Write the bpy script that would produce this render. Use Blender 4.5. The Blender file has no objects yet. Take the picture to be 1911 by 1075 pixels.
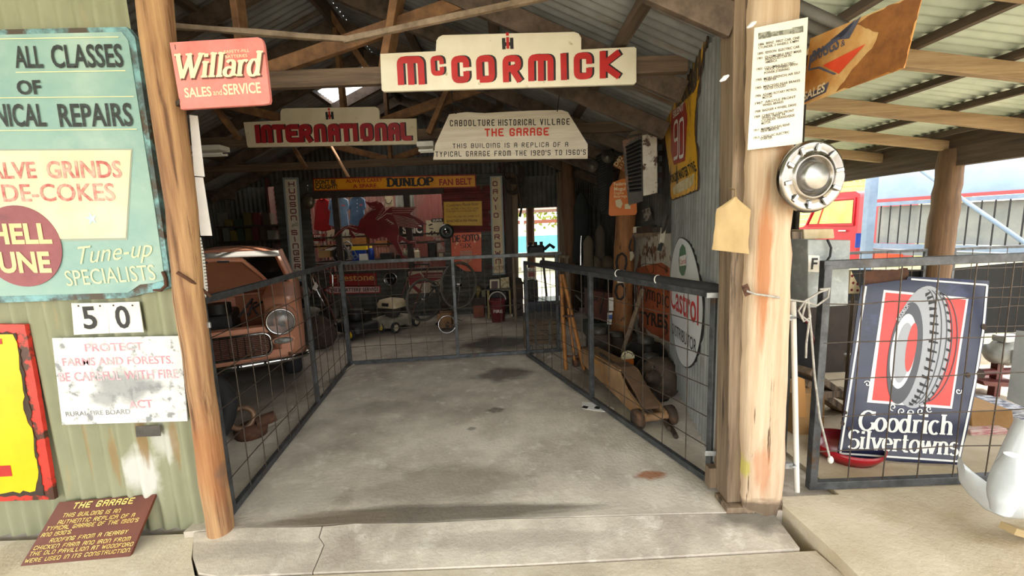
import bpy, bmesh, math, random
from mathutils import Vector, Matrix
random.seed(7)
SC = bpy.context.scene
COL = SC.collection
# ---------------------------------------------------------------- camera
FPX, ROLL, PITCH, EYE = 780.0, math.radians(2.3), math.radians(8.2), 1.55
_D = Vector((math.tan(ROLL)*math.cos(PITCH)*math.cos(ROLL), math.cos(ROLL)*math.cos(PITCH), math.sin(PITCH))).normalized()
_Y = (Vector((0, 0, 1)) - _D*_D.z).normalized()
_X = _D.cross(_Y)
RC = Matrix((_X, _Y, -_D))                      # camera (right, down, forward) -> world
_X = _Y.cross(-_D) if RC.determinant() < 0 else _X
RC = Matrix((_X, _Y, -_D))
cam = bpy.data.objects.new('camera', bpy.data.cameras.new('camera'))
COL.objects.link(cam)
cx_, cy_, cz_ = RC.col[0], -RC.col[1], -RC.col[2]
m4 = Matrix((cx_, cy_, cz_)).transposed().to_4x4()
m4.translation = (0, 0, EYE)
cam.matrix_world = m4
cam.data.sensor_width = 36.0
cam.data.lens = FPX/1911*36.0
cam.data.clip_start = 0.02
cam.data.clip_end = 400
SC.camera = cam
# ---------------------------------------------------------------- sky, sun, exposure
W = bpy.data.worlds.new('sky'); SC.world = W; W.use_nodes = True
nt = W.node_tree; nt.nodes.clear()
wo = nt.nodes.new('ShaderNodeOutputWorld'); bg = nt.nodes.new('ShaderNodeBackground')
sky = nt.nodes.new('ShaderNodeTexSky'); sky.sky_type = 'NISHITA'; sky.sun_disc = False
sky.sun_elevation = math.radians(58); sky.sun_rotation = math.radians(30); sky.dust_density = 4; sky.air_density = 1.0
mixw = nt.nodes.new('ShaderNodeMixRGB'); mixw.inputs[0].default_value = 0.72
mixw.inputs[2].default_value = (5.4, 5.2, 4.9, 1)            # bright hazy cloud over the blue
nt.links.new(sky.outputs[0], mixw.inputs[1]); nt.links.new(mixw.outputs[0], bg.inputs[0]); nt.links.new(bg.outputs[0], wo.inputs[0])
bg.inputs[1].default_value = 0.42
sun = bpy.data.objects.new('sun', bpy.data.lights.new('sun', 'SUN')); COL.objects.link(sun)
sun.data.energy = 2.6; sun.data.angle = math.radians(1.2); sun.data.color = (1, .94, .84)
sun.rotation_euler = Vector((-0.36, -0.42, -0.83)).to_track_quat('-Z', 'Y').to_euler()   # from behind the building, right of it
SC.view_settings.view_transform = 'Standard'; SC.view_settings.look = 'None'
SC.view_settings.gamma = 1; SC.view_settings.use_curve_mapping = False
SC.view_settings.exposure = 1.28
SC.cycles.use_denoising = True
SC.cycles.max_bounces = 10; SC.cycles.diffuse_bounces = 6; SC.cycles.transparent_max_bounces = 8
SC.cycles.sample_clamp_indirect = 6
# ---------------------------------------------------------------- geometry helpers
def ray(px, py): return RC @ Vector((px-955.5, py-537.5, FPX))
def F(px, py, z=0.0):                            # point of the floor (or a level) seen at a pixel
    r = ray(px, py); return r*((z-EYE)/r.z) + Vector((0, 0, EYE))
def Y(px, py, y):                                # point of the upright plane y = const
    r = ray(px, py); return r*(y/r.y) + Vector((0, 0, EYE))
def X(px, py, x):
    r = ray(px, py); return r*(x/r.x) + Vector((0, 0, EYE))
def V(*a): return Vector(a)
class Fr:                                        # a flat frame in the place: u to the right, v up, n out of its face
    def __init__(s, o, u=(1, 0, 0), v=(0, 0, 1)):
        s.o = Vector(o); s.u = Vector(u).normalized(); v = Vector(v); s.v = (v - s.u*v.dot(s.u)).normalized(); s.n = s.u.cross(s.v)
        s.M = Matrix((s.u, s.v, s.n)).transposed().to_4x4(); s.M.translation = s.o
    def px(s, x, y):
        r = ray(x, y); c = Vector((0, 0, EYE)); t = (s.o-c).dot(s.n)/r.dot(s.n); p = c+r*t-s.o
        return (p.dot(s.u), p.dot(s.v))
    def P(s, pts): return [s.px(*p) for p in pts]
    def pt(s, a, b, d=0.0): return s.o+s.u*a+s.v*b+s.n*d
def YF(y): return Fr((0, y, 0))                  # upright, facing the street
def rrect(x0, y0, x1, y1, r, n=5):
    out = []
    for cx, cy, a in ((x1-r, y1-r, 0), (x0+r, y1-r, 90), (x0+r, y0+r, 180), (x1-r, y0+r, 270)):
        for k in range(n+1):
            t = math.radians(a+90*k/n); out.append((cx+r*math.cos(t), cy+r*math.sin(t)))
    return out
def ell(cx, cy, rx, ry, n=40, a0=0, a1=360, rot=0):
    o = []; full = abs(a1-a0) >= 360
    for k in range(n if full else n+1):
        t = math.radians(a0+(a1-a0)*k/n); x, y = rx*math.cos(t), ry*math.sin(t); c, s_ = math.cos(rot), math.sin(rot)
        o.append((cx+x*c-y*s_, cy+x*s_+y*c))
    return o
def smooth(p, k=4):                                # closed curve through the points
    o = []; n = len(p)
    for i in range(n):
        a, b, c, d = p[i-1], p[i], p[(i+1) % n], p[(i+2) % n]
        for j in range(k):
            t = j/k; o.append(tuple(.5*(2*b[q]+(c[q]-a[q])*t+(2*a[q]-5*b[q]+4*c[q]-d[q])*t*t+(3*b[q]-a[q]-3*c[q]+d[q])*t**3) for q in (0, 1)))
    return o
def rough(poly, amp, step, seed=1):              # chewed edge for worn enamel and torn sheet
    rn = random.Random(seed); o = []
    for i, p in enumerate(poly):
        q = poly[(i+1) % len(poly)]; L = math.hypot(q[0]-p[0], q[1]-p[1]); k = max(1, int(L/step))
        for j in range(k):
            t = j/k; a = amp if j else 0
            o.append((p[0]+(q[0]-p[0])*t+rn.uniform(-a, a), p[1]+(q[1]-p[1])*t+rn.uniform(-a, a)))
    return o
class MB:
    def __init__(s, M=None):
        s.v, s.f, s.mi, s.sm = [], [], [], []; s.M = M or Matrix(); s.k = 0
    def add(s, vs, fs, smooth=False):
        b = len(s.v); s.v += [s.M @ Vector(p) for p in vs]
        for f in fs: s.f.append([i+b for i in f]); s.mi.append(s.k); s.sm.append(smooth)
        return s
    def box(s, c, d, R=None, tap=1.0):
        hx, hy, hz = d[0]/2, d[1]/2, d[2]/2; c = Vector(c)
        q = [Vector((x*hx*(tap if z > 0 else 1), y*hy*(tap if z > 0 else 1), z*hz)) for z in (-1, 1) for x, y in ((-1, -1), (1, -1), (1, 1), (-1, 1))]
        if R is not None:
            R = Matrix.Rotation(R, 3, 'Z') if isinstance(R, (int, float)) else R
            q = [R @ p for p in q]
        return s.add([c+p for p in q], [(3, 2, 1, 0), (4, 5, 6, 7), (0, 1, 5, 4), (1, 2, 6, 5), (2, 3, 7, 6), (3, 0, 4, 7)])
    def box2(s, a, b):
        return s.box([(a[i]+b[i])/2 for i in range(3)], [abs(b[i]-a[i]) for i in range(3)])
    def bar(s, p, q, w, h=None, up=(0, 0, 1), n=1, amp=0, w2=None):    # rectangular timber from p to q
        p, q = Vector(p), Vector(q); h = h or w; t = (q-p).normalized(); up = Vector(up)
        if abs(t.dot(up)) > .98: up = Vector((0, 1, 0))
        a = t.cross(up).normalized(); b = a.cross(t); vs, fs = [], []
        for i in range(n+1):
            c = p.lerp(q, i/n); k = 1 if w2 is None else 1+(w2/w-1)*i/n
            for x, y in ((-1, -1), (1, -1), (1, 1), (-1, 1)):
                vs.append(c+a*(x*w*k/2+random.uniform(-amp, amp))+b*(y*h*k/2+random.uniform(-amp, amp)))
        for i in range(n):
            for j in range(4): fs.append((i*4+j, i*4+(j+1) % 4, i*4+4+(j+1) % 4, i*4+4+j))
        fs += [(3, 2, 1, 0), tuple(n*4+j for j in range(4))]
        return s.add(vs, fs)
    def tube(s, pts, r, n=8, closed=False, smooth=True):
        pts = [Vector(p) for p in pts]; m = len(pts); rs = r if isinstance(r, (list, tuple)) else [r]*m; vs, fs = [], []; a = None
        for i in range(m):
            if closed: t = pts[(i+1) % m]-pts[i-1]
            else: t = pts[min(i+1, m-1)]-pts[max(i-1, 0)]
            t.normalize()
            if a is None: a = t.orthogonal().normalized()
            a = (a-t*a.dot(t)).normalized() if (a-t*a.dot(t)).length > 1e-6 else t.orthogonal().normalized()
            b = t.cross(a)
            for j in range(n):
                w = 2*math.pi*j/n; vs.append(pts[i]+(a*math.cos(w)+b*math.sin(w))*rs[i])
        for i in range(m if closed else m-1):
            i2 = (i+1) % m
            for j in range(n): fs.append((i*n+j, i*n+(j+1) % n, i2*n+(j+1) % n, i2*n+j))
        s.add(vs, fs, smooth)
        if not closed: s.add(vs[:n], [tuple(reversed(range(n)))]); s.add(vs[-n:], [tuple(range(n))])
        return s
    def cyl(s, p, q, r, n=16): return s.tube([p, q], r, n)
    def lathe(s, prof, c=(0, 0, 0), ax=(0, 0, 1), n=24, smooth=True, sx=1.0):  # prof: (radius, along axis)
        c, ax = Vector(c), Vector(ax).normalized(); a = Vector((1, 0, 0)) if abs(ax.x) < .9 else Vector((0, 1, 0))
        a = (a-ax*a.dot(ax)).normalized(); b = ax.cross(a); vs, fs = [], []; m = len(prof)
        for r, h in prof:
            for j in range(n):
                w = 2*math.pi*j/n; vs.append(c+ax*h+(a*math.cos(w)*sx+b*math.sin(w))*max(r, 1e-4))
        for i in range(m-1):
            for j in range(n): fs.append((i*n+j, i*n+(j+1) % n, (i+1)*n+(j+1) % n, (i+1)*n+j))
        s.add(vs, fs, smooth)
        return s
    def disc(s, c, ax, r, n=24): return s.lathe([(0, 0), (r, 0)], c, ax, n, False)
    def torus(s, c, ax, R, r, n=32, m=8, sx=1.0):
        return s.lathe([(R+r*math.cos(2*math.pi*k/m), r*math.sin(2*math.pi*k/m)) for k in range(m+1)], c, ax, n, True, sx)
    def ball(s, c, r, sc=(1, 1, 1), n=14):
        m = n//2+1; vs = [(c[0]+r*sc[0]*math.sin(math.pi*i/m)*math.cos(2*math.pi*j/n), c[1]+r*sc[1]*math.sin(math.pi*i/m)*math.sin(2*math.pi*j/n), c[2]+r*sc[2]*math.cos(math.pi*i/m)) for i in range(m+1) for j in range(n)]
        return s.add(vs, [(i*n+j, (i+1)*n+j, (i+1)*n+(j+1) % n, i*n+(j+1) % n) for i in range(m) for j in range(n)], True)
    def prism(s, fr, poly, d0=0.0, d1=0.01):     # poly in a frame, from depth d0 to face d1
        a = sum(poly[i][0]*poly[(i+1) % len(poly)][1]-poly[(i+1) % len(poly)][0]*poly[i][1] for i in range(len(poly)))
        if a < 0: poly = list(reversed(poly))
        n = len(poly); vs = [fr.pt(x, y, d0) for x, y in poly]+[fr.pt(x, y, d1) for x, y in poly]
        fs = [tuple(range(n, 2*n)), tuple(reversed(range(n)))]+[(i, (i+1) % n, n+(i+1) % n, n+i) for i in range(n)]
        return s.add(vs, fs)
    def flat(s, fr, poly, d=0.0015):
        a = sum(poly[i][0]*poly[(i+1) % len(poly)][1]-poly[(i+1) % len(poly)][0]*poly[i][1] for i in range(len(poly)))
        if a < 0: poly = list(reversed(poly))
        return s.add([fr.pt(x, y, d) for x, y in poly], [tuple(range(len(poly)))])
    def grid(s, fn, nu, nv, smooth=True, th=0):   # fn(i/nu, j/nv) -> point
        vs = [fn(i/nu, j/nv) for j in range(nv+1) for i in range(nu+1)]
        return s.add(vs, [(j*(nu+1)+i, j*(nu+1)+i+1, (j+1)*(nu+1)+i+1, (j+1)*(nu+1)+i) for j in range(nv) for i in range(nu)], smooth)
    def loft(s, rings, smooth=True, caps=True):
        n = len(rings[0]); vs = [p for r in rings for p in r]
        s.add(vs, [(i*n+j, i*n+(j+1) % n, (i+1)*n+(j+1) % n, (i+1)*n+j) for i in range(len(rings)-1) for j in range(n)], smooth)
        if caps: s.add(rings[0], [tuple(reversed(range(n)))]); s.add(rings[-1], [tuple(range(n))])
        return s
    def build(s, name, mats, parent=None, label=None, bev=0, solid=0):
        mats = mats if isinstance(mats, (list, tuple)) else [mats]
        if parent is not None: o = WL[parent.name]
        else:
            xs = [p.x for p in s.v]; ys = [p.y for p in s.v]; zs = [p.z for p in s.v]
            o = Vector(((min(xs)+max(xs))/2, (min(ys)+max(ys))/2, min(zs)))
        me = bpy.data.meshes.new(name); me.from_pydata([p-o for p in s.v], [], s.f)
        for m in mats: me.materials.append(m)
        me.polygons.foreach_set('material_index', s.mi); me.polygons.foreach_set('use_smooth', s.sm); me.validate(); me.update()
        ob = bpy.data.objects.new(name, me); COL.objects.link(ob)
        if parent is not None: ob.parent = parent; WL[ob.name] = o
        else: ob.location = o; WL[ob.name] = o
        if solid:
            d = ob.modifiers.new('thick', 'SOLIDIFY'); d.thickness = solid; d.offset = 0
        if bev:
            b = ob.modifiers.new('bev', 'BEVEL'); b.width = bev; b.segments = 2; b.limit_method = 'ANGLE'; b.angle_limit = math.radians(40)
        if label: ob['label'] = label
        return ob
WL = {}
def thing(name, label, cat, loc, group=None):
    o = bpy.data.objects.new(name, None); COL.objects.link(o); o.location = loc; o.empty_display_size = .05
    WL[o.name] = Vector(loc); o['label'] = label; o['category'] = cat
    if group: o['group'] = group
    return o
def tag(o, label, cat, group=None, kind=None):
    o['label'] = label; o['category'] = cat
    if group: o['group'] = group
    if kind: o['kind'] = kind
    return o
def struct(o, label=None):
    o['kind'] = 'structure'
    if label: o['label'] = label
    return o
def dup(o, loc, rz=0, label=None, group=None, parent=None):
    c = o.copy(); COL.objects.link(c)
    if parent is None:
        c.location = loc; c.rotation_euler = (0, 0, rz); WL[c.name] = Vector(loc)
        if label: c['label'] = label
        if group: c['group'] = group
    else: c.parent = parent
    for ch in list(o.children): dup(ch, None, parent=c)
    return c
# ---------------------------------------------------------------- materials
def lin(h):
    if isinstance(h, str): h = [int(h[i:i+2], 16)/255 for i in (0, 2, 4)]
    return tuple(c/12.92 if c <= .04045 else ((c+.055)/1.055)**2.4 for c in h)+(1,)
MATS = {}
def M(name, c, c2=None, s=6, lo=.35, hi=.65, st=(1, 1, 1), r=.6, met=0, bump=0, c3=None, s3=4, lo3=.58, hi3=.62, st3=(1, 1, 1), det=6, spec=.5, blobs=None, trans=0, bs=None):
    if name in MATS: return MATS[name]
    m = bpy.data.materials.new(name); m.use_nodes = True; t = m.node_tree; N, L = t.nodes, t.links
    b = N['Principled BSDF']; b.inputs['Roughness'].default_value = r; b.inputs['Metallic'].default_value = met
    b.inputs['Specular IOR Level'].default_value = spec
    col = N.new('ShaderNodeRGB'); col.outputs[0].default_value = lin(c); cur = col.outputs[0]
    tc = N.new('ShaderNodeTexCoord')
    def noise(sc, stv, lo_, hi_, d):
        mp = N.new('ShaderNodeMapping'); mp.inputs['Scale'].default_value = stv; L.new(tc.outputs['Object'], mp.inputs[0])
        nz = N.new('ShaderNodeTexNoise'); nz.inputs['Scale'].default_value = sc; nz.inputs['Detail'].default_value = d; nz.inputs['Roughness'].default_value = .62; L.new(mp.outputs[0], nz.inputs[0])
        rp = N.new('ShaderNodeMapRange'); rp.inputs[1].default_value = lo_; rp.inputs[2].default_value = hi_; L.new(nz.outputs[0], rp.inputs[0])
        return nz.outputs[0], rp.outputs[0]
    def mix(fac, a, cc):
        x = N.new('ShaderNodeMixRGB'); L.new(fac, x.inputs[0]); L.new(a, x.inputs[1]); x.inputs[2].default_value = lin(cc); return x.outputs[0]
    raw = None
    if c2: raw, f = noise(s, st, lo, hi, det); cur = mix(f, cur, c2)
    if c3: r3, f = noise(s3, st3, lo3, hi3, 8); cur = mix(f, cur, c3); raw = raw or r3
    for (px, py, pz, rx, ry, rz, cc, amt) in blobs or []:      # stains with a shape of their own
        mp = N.new('ShaderNodeMapping'); mp.vector_type = 'TEXTURE'; mp.inputs['Location'].default_value = (px, py, pz); mp.inputs['Scale'].default_value = (rx, ry, rz)
        L.new(tc.outputs['Object'], mp.inputs[0])
        ln = N.new('ShaderNodeVectorMath'); ln.operation = 'LENGTH'; L.new(mp.outputs[0], ln.inputs[0])
        nz = N.new('ShaderNodeTexNoise'); nz.inputs['Scale'].default_value = 1.6; nz.inputs['Detail'].default_value = 6; L.new(mp.outputs[0], nz.inputs[0])
        ad = N.new('ShaderNodeMath'); ad.operation = 'MULTIPLY_ADD'; ad.inputs[1].default_value = 1.1; L.new(nz.outputs[0], ad.inputs[0]); L.new(ln.outputs['Value'], ad.inputs[2])
        rp = N.new('ShaderNodeMapRange'); rp.inputs[1].default_value = 1.45; rp.inputs[2].default_value = 1.05; rp.inputs[4].default_value = amt; L.new(ad.outputs[0], rp.inputs[0])
        cur = mix(rp.outputs[0], cur, cc)
    L.new(cur, b.inputs['Base Color'])
    if bump:
        if bs or raw is None: raw, _ = noise(bs or 40, st, 0, 1, 5)
        bp = N.new('ShaderNodeBump'); bp.inputs['Strength'].default_value = bump; bp.inputs['Distance'].default_value = .02; L.new(raw, bp.inputs['Height']); L.new(bp.outputs[0], b.inputs['Normal'])
    if trans:
        tr = N.new('ShaderNodeBsdfTranslucent'); L.new(cur, tr.inputs[0]); ms = N.new('ShaderNodeMixShader'); ms.inputs[0].default_value = trans
        L.new(b.outputs[0], ms.inputs[1]); L.new(tr.outputs[0], ms.inputs[2]); L.new(ms.outputs[0], N['Material Output'].inputs[0])
    MATS[name] = m; return m
def wood(name, c, c2, ax=2, c3=None, r=.75, s=5, bump=.35, **k):
    st = [6, 6, 6]; st[ax] = .35
    return M(name, c, c2, s=s, lo=.3, hi=.7, st=tuple(st), r=r, bump=bump, c3=c3, s3=2.2, st3=tuple(st), **k)
log_tan = M('log_tan', 'b48d62', '80583a', s=3, lo=.38, hi=.62, st=(7, 7, .35), r=.7, bump=.45, c3='5e3f26', s3=3.5, lo3=.56, hi3=.66, st3=(9, 9, .3), blobs=[(0, -.08, .45, .12, .3, .35, 'a8642f', .4), (.05, -.08, .35, .05, .3, .12, '6a5546', .7), (-.1, -.08, 1.9, .06, .3, .25, '8c8a5c', .5)])
post_grey = M('post_grey', 'cfb99e', 'ad9072', s=3, lo=.3, hi=.7, st=(7, 7, .3), r=.85, bump=.5, c3='5c4530', s3=4, lo3=.63, hi3=.68, st3=(8, 8, .25), blobs=[(-.06, -.1, 1.3, .05, .3, .5, 'a8683a', .8), (.05, -.1, 1.75, .1, .3, .25, 'b07844', .6), (-.02, -.1, .25, .06, .3, .2, 'b06a3c', .5), (-.1, -.1, .25, .03, .2, .08, 'b8b040', .7), (.02, -.1, .02, .2, .3, .08, '4a3a2c', .8)])
plank_grey = wood('plank_grey', '8f7b64', '5f4d3b', 2, '463a2e')
beamx = wood('beam_brown', '776350', '4a3a2c', 0, '94795a', lo3=.6, hi3=.75)
beamy = wood('purlin_brown', '645444', '3e332a', 1)
beamr = M('rafter_brown', '69584a', '42362b', s=9, r=.8, bump=.3)
strutm = M('strut_brown', '8a6440', '5c4028', s=8, r=.8, bump=.3)
battenm = M('batten_grey', '94826c', '665644', s=9, r=.8)
galv = M('galvanised', '8b8d8c', '63645f', s=5, lo=.3, hi=.75, st=(1, 1, .6), r=.5, met=.25, c3='5e5348', s3=3, lo3=.58, hi3=.75)
galvroof = M('roof_iron', '9a9d9c', '6c6d6b', s=2.5, lo=.3, hi=.75, r=.6, met=.15, c3='6b5846', s3=1.3, lo3=.56, hi3=.68, st3=(.5, 3, 1))
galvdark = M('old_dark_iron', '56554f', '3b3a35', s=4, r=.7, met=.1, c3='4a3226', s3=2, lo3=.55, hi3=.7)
redwall = M('red_painted_iron', '6d2420', '4a1c19', s=5, r=.7, c3='5a5650', s3=3)
skilroof = M('pale_roof_iron', 'c3cfbe', 'a5b3a0', s=3, lo=.3, hi=.8, r=.6, c3='d2dccc', s3=2, lo3=.5, hi3=.75)
greenwall = M('green_painted_iron', '96967a', '7d8063', s=3.5, lo=.3, hi=.75, st=(1, 1, .5), r=.62, c3='a8946a', s3=5, lo3=.6, hi3=.78, st3=(2.5, 1, .35),
              blobs=[(1.47, 0, .33, .13, .3, .2, 'cfcfca', .85), (1.62, 0, .5, .08, .3, .14, 'cfcfca', .6), (1.5, 0, .52, .028, .3, .2, '8a6a3c', .8), (1.67, 0, .5, .022, .3, .2, '8f7040', .7), (1.2, 0, .5, .03, .3, .25, '93764a', .6), (1.33, 0, .42, .02, .3, .2, '94703e', .6)])
steel = M('dark_gate_steel', '5a5d60', '3c3d3f', s=14, r=.5, met=.5, c3='54402f', s3=8, lo3=.6, hi3=.72)
wire = M('rusty_wire', '5a4e42', '3c342d', s=18, r=.6, met=.4)
galvbracket = M('bright_bracket', 'b9bcbd', '8f9193', s=20, r=.4, met=.6)
rubber = M('rubber', '1d1d1e', '28272a', s=10, r=.8)
chrome = M('chrome', 'c8c9ca', 'b0b0b0', s=5, r=.12, met=1)
alum = M('spun_aluminium', 'c2c2c0', 'aaaaa8', s=8, r=.28, met=1)
blackp = M('black_paint', '151516', '1f1f20', s=12, r=.55)
signblack = M('sign_black', '1c1b1b', '2a2826', s=30, lo=.45, hi=.7, r=.6)
whitep = M('white_paint', 'e4e2da', 'd3cfc4', s=5, r=.5)
cream = M('cream_sign', 'e6dfca', 'd5ccb2', s=4, lo=.3, hi=.75, r=.55, c3='b4a688', s3=14, lo3=.66, hi3=.72)
cream2 = M('aged_cream_sign', 'd4c9ae', 'bcae90', s=4, lo=.3, hi=.75, r=.6, c3='98876a', s3=10, lo3=.64, hi3=.74)
signred = M('sign_red', 'b8221f', 'a01b1b', s=9, lo=.4, hi=.75, r=.5)
darkred = M('deep_red', '7d1519', '681114', s=7, r=.45)
rust = M('rust', '5c3a28', '3c281d', s=9, r=.85, bump=.3, c3='74482c', s3=6, lo3=.55, hi3=.7)
rustdark = M('dark_rusty_iron', '453528', '2c231c', s=9, r=.8, bump=.3, c3='61422a', s3=6, lo3=.56, hi3=.7)
darkiron = M('oily_iron', '2c2a28', '1c1b1a', s=9, r=.55, met=.4, c3='43382e', s3=7, lo3=.58, hi3=.7)
grease = M('greasy_cast', '57534c', '3a3732', s=12, r=.55, met=.3)
cardb = M('cardboard', 'b08a5a', '9c7748', s=4, r=.85)
paperw = M('paper_white', 'efece4', 'dedad0', s=3, r=.85)
# ---------------------------------------------------------------- lettering
_tcache = {}
def font_mesh(t, bold):
    k = (t, bold)
    if k not in _tcache:
        cu = bpy.data.curves.new('t', 'FONT'); cu.body = t; cu.offset = bold; cu.resolution_u = 3; cu.fill_mode = 'FRONT'
        ob = bpy.data.objects.new('t', cu); COL.objects.link(ob); bpy.context.view_layer.update()
        me = bpy.data.meshes.new_from_object(ob.evaluated_get(bpy.context.evaluated_depsgraph_get()))
        vs = [(v.co.x, v.co.y) for v in me.vertices]; fs = [tuple(p.vertices) for p in me.polygons]
        bpy.data.objects.remove(ob); bpy.data.curves.remove(cu); bpy.data.meshes.remove(me); _tcache[k] = (vs, fs)
    return _tcache[k]
XC = {'0': 0, 'q': .25, 'h': .5, 't': .75, '1': 1, '8': .86, '2': .14, '4': .42}
BLK = {'A': '00 01 11 10;0h 1h', 'B': '00 01 11 1h 0h;1h 10 00', 'C': '1t 11 01 00 10 1q', 'D': '00 01 11 10 00', 'E': '11 01 00 10;0h th', 'F': '11 01 00;0h th',
       'G': '1t 11 01 00 10 14 h4', 'H': '00 01;10 11;0h 1h', 'I': 'h0 h1', 'J': '11 10 00 0q', 'K': '!00 01;11 0h 10', 'L': '01 00 10', 'M': '00 01 11 10;h1 h0', 'N': '00 01 11 10',
       'n': '!00 01 10 11', 'm': '!00 01 hh 11 10', 'O': '00 01 11 10 00', 'P': '00 01 11 1h 0h', 'R': '00 01 11 1h 0h;!hh 10', 'S': '18 11 01 0h 1h 10 00 02', 'T': '01 11;h1 h0',
       'U': '01 00 10 11', 'V': '!01 h0 11', 'W': '!01 q0 ht t0 11', 'X': '!01 10;!00 11', 'Y': '!01 hh 11;hh h0', 'Z': '!01 11 00 10', '0': '00 01 11 10 00', '1': 'h0 h1', '2': '0t 01 11 1h 0h 00 10',
       '3': '0t 01 11 10 00 0q;hh 1h', '4': '!t0 t1 0q 1q', '5': '11 01 0h 1h 10 00 02', '6': '18 11 01 00 10 1h 0h', '7': '!01 11 h0', '8': '00 01 11 10 00;0h 1h', '9': '00 10 11 01 0h 1h',
       "'": 'h1 ht', '.': 'h0 h0', '-': 'qh th', '!': 'h1 hq;h0 h0', 'a': '!00 h1 10;qq tq'}
WID = {'I': .18, '1': .18, "'": .15, '.': .15, 'M': 1.35, 'W': 1.35, 'm': 1.35, ' ': .55, '-': .6, '!': .15}
def arc(cx, cy, rx, ry, a0, a1, n=14): return [(cx+rx*math.cos(math.radians(a0+(a1-a0)*k/n)), cy+ry*math.sin(math.radians(a0+(a1-a0)*k/n))) for k in range(n+1)]
XH = .66
def st(x, y0, y1, s='11'): return ([(x, y0), (x, y1)], s)
# serif letters: width, strokes; each stroke is points plus which ends carry a slab
SER = {
 'W': (1.25, [([(.05, 1), (.38, 0)], '10'), ([(.38, 0), (.66, .9)], '00'), ([(.6, 1), (.88, 0)], '10'), ([(.88, 0), (1.2, 1)], '01')]),
 'G': (.85, [(arc(.45, .5, .4, .5, 40, 320), '00'), ([(.78, .42), (.78, .06)], '10'), ([(.76, .98), (.76, .78)], '00')]),
 'S': (.7, [(arc(.36, .74, .28, .26, 30, 250, 12)+arc(.36, .26, .3, .26, 80, -150, 12), '00')]),
 'D': (.85, [st(.18, 0, 1), ([(.05, 1), (.35, 1)]+arc(.35, .5, .45, .5, 90, -90)+[(.05, 0)], '00')]),
 'E': (.75, [st(.18, 0, 1), ([(.05, .98), (.68, .98), (.68, .8)], '00'), ([(.05, .02), (.7, .02), (.7, .22)], '00'), ([(.18, .5), (.5, .5)], '00'), ([(.5, .62), (.5, .38)], '00')]),
 'O': (.85, [(arc(.42, .5, .37, .48, 90, 450, 26), '00')]),
 'T': (.8, [st(.4, 0, 1, '10'), ([(.05, .8), (.05, .97), (.75, .97), (.75, .8)], '00')]),
 'I': (.4, [st(.2, 0, 1)]), 'X': (.8, [([(.1, 1), (.68, 0)], '11'), ([(.68, 1), (.1, 0)], '11')]),
 'U': (.85, [([(.18, 1), (.18, .3)]+arc(.42, .3, .24, .3, 180, 360, 10)+[(.66, 1)], '11')]),
 'N': (.9, [st(.15, 0, 1), ([(.15, 1), (.72, 0)], '00'), ([(.72, 0), (.72, 1)], '01')]), 'L': (.7, [st(.18, 0, 1), ([(.05, .03), (.64, .03), (.64, .25)], '00')]),
 'P': (.78, [st(.18, 0, 1), ([(.05, .98), (.4, .98)]+arc(.4, .73, .3, .25, 90, -90, 10)+[(.18, .48)], '00')]), 'R': (.8, [st(.18, 0, 1), ([(.05, .98), (.4, .98)]+arc(.4, .74, .28, .24, 90, -90, 10)+[(.18, .5)], '00'), ([(.42, .5), (.72, 0)], '01')]),
 'i': (.36, [st(.18, 0, XH), ([(.18, .83), (.18, .97)], '00'), ([(.06, XH-.02), (.18, XH-.02)], '00')]), 'l': (.36, [st(.18, 0, 1), ([(.06, .98), (.18, .98)], '00')]),
 'a': (.62, [(arc(.3, .48, .18, .18, 150, 0, 8)+[(.48, .03)], '01'), (arc(.27, .2, .2, .18, 60, 360, 14), '00')]),
 'r': (.52, [st(.17, 0, XH), (arc(.36, .42, .19, .22, 180, 50, 8), '00')]), 'd': (.68, [st(.5, 0, 1), (arc(.29, .33, .22, .33, 20, 340, 18), '00'), ([(.38, .98), (.5, .98)], '00')]),
 'o': (.66, [(arc(.33, .33, .25, .33, 90, 450, 20), '00')]), 'c': (.56, [(arc(.31, .33, .24, .33, 50, 310, 16), '00')]), 'h': (.7, [st(.17, 0, 1), (arc(.36, .42, .19, .23, 170, 0, 10)+[(.55, 0)], '01')]),
 'v': (.66, [([(.08, XH), (.33, 0)], '10'), ([(.33, 0), (.58, XH)], '01')]), 'e': (.6, [([(.08, .36), (.54, .36)]+arc(.31, .33, .24, .33, 10, 310, 18), '00')]),
 't': (.46, [([(.2, .9), (.2, .14)]+arc(.32, .14, .12, .13, 180, 320, 6), '00'), ([(.06, XH-.02), (.4, XH-.02)], '00')]), 'w': (.95, [([(.08, XH), (.28, 0)], '10'), ([(.28, 0), (.46, XH)], '00'), ([(.44, XH), (.66, 0)], '00'), ([(.66, 0), (.86, XH)], '01')]),
 'n': (.7, [st(.17, 0, XH), (arc(.36, .42, .19, .23, 170, 0, 10)+[(.55, 0)], '01')]), 's': (.52, [(arc(.26, .49, .18, .17, 30, 250, 9)+arc(.26, .17, .2, .17, 80, -150, 9), '00')]),
 'y': (.66, [([(.08, XH), (.33, 0)], '10'), ([(.58, XH), (.22, -.3)], '10')]), 'm': (1.0, [st(.15, 0, XH), (arc(.32, .42, .17, .23, 170, 0, 8)+[(.49, 0)], '01'), (arc(.66, .42, .17, .23, 170, 0, 8)+[(.83, 0)], '01')]),
 'p': (.68, [st(.17, -.32, XH), (arc(.36, .33, .22, .33, 160, -160, 18), '00')]), ' ': (.35, []), '.': (.25, [([(.12, 0), (.12, .1)], '00')]),
}
_dk = [0]
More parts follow.
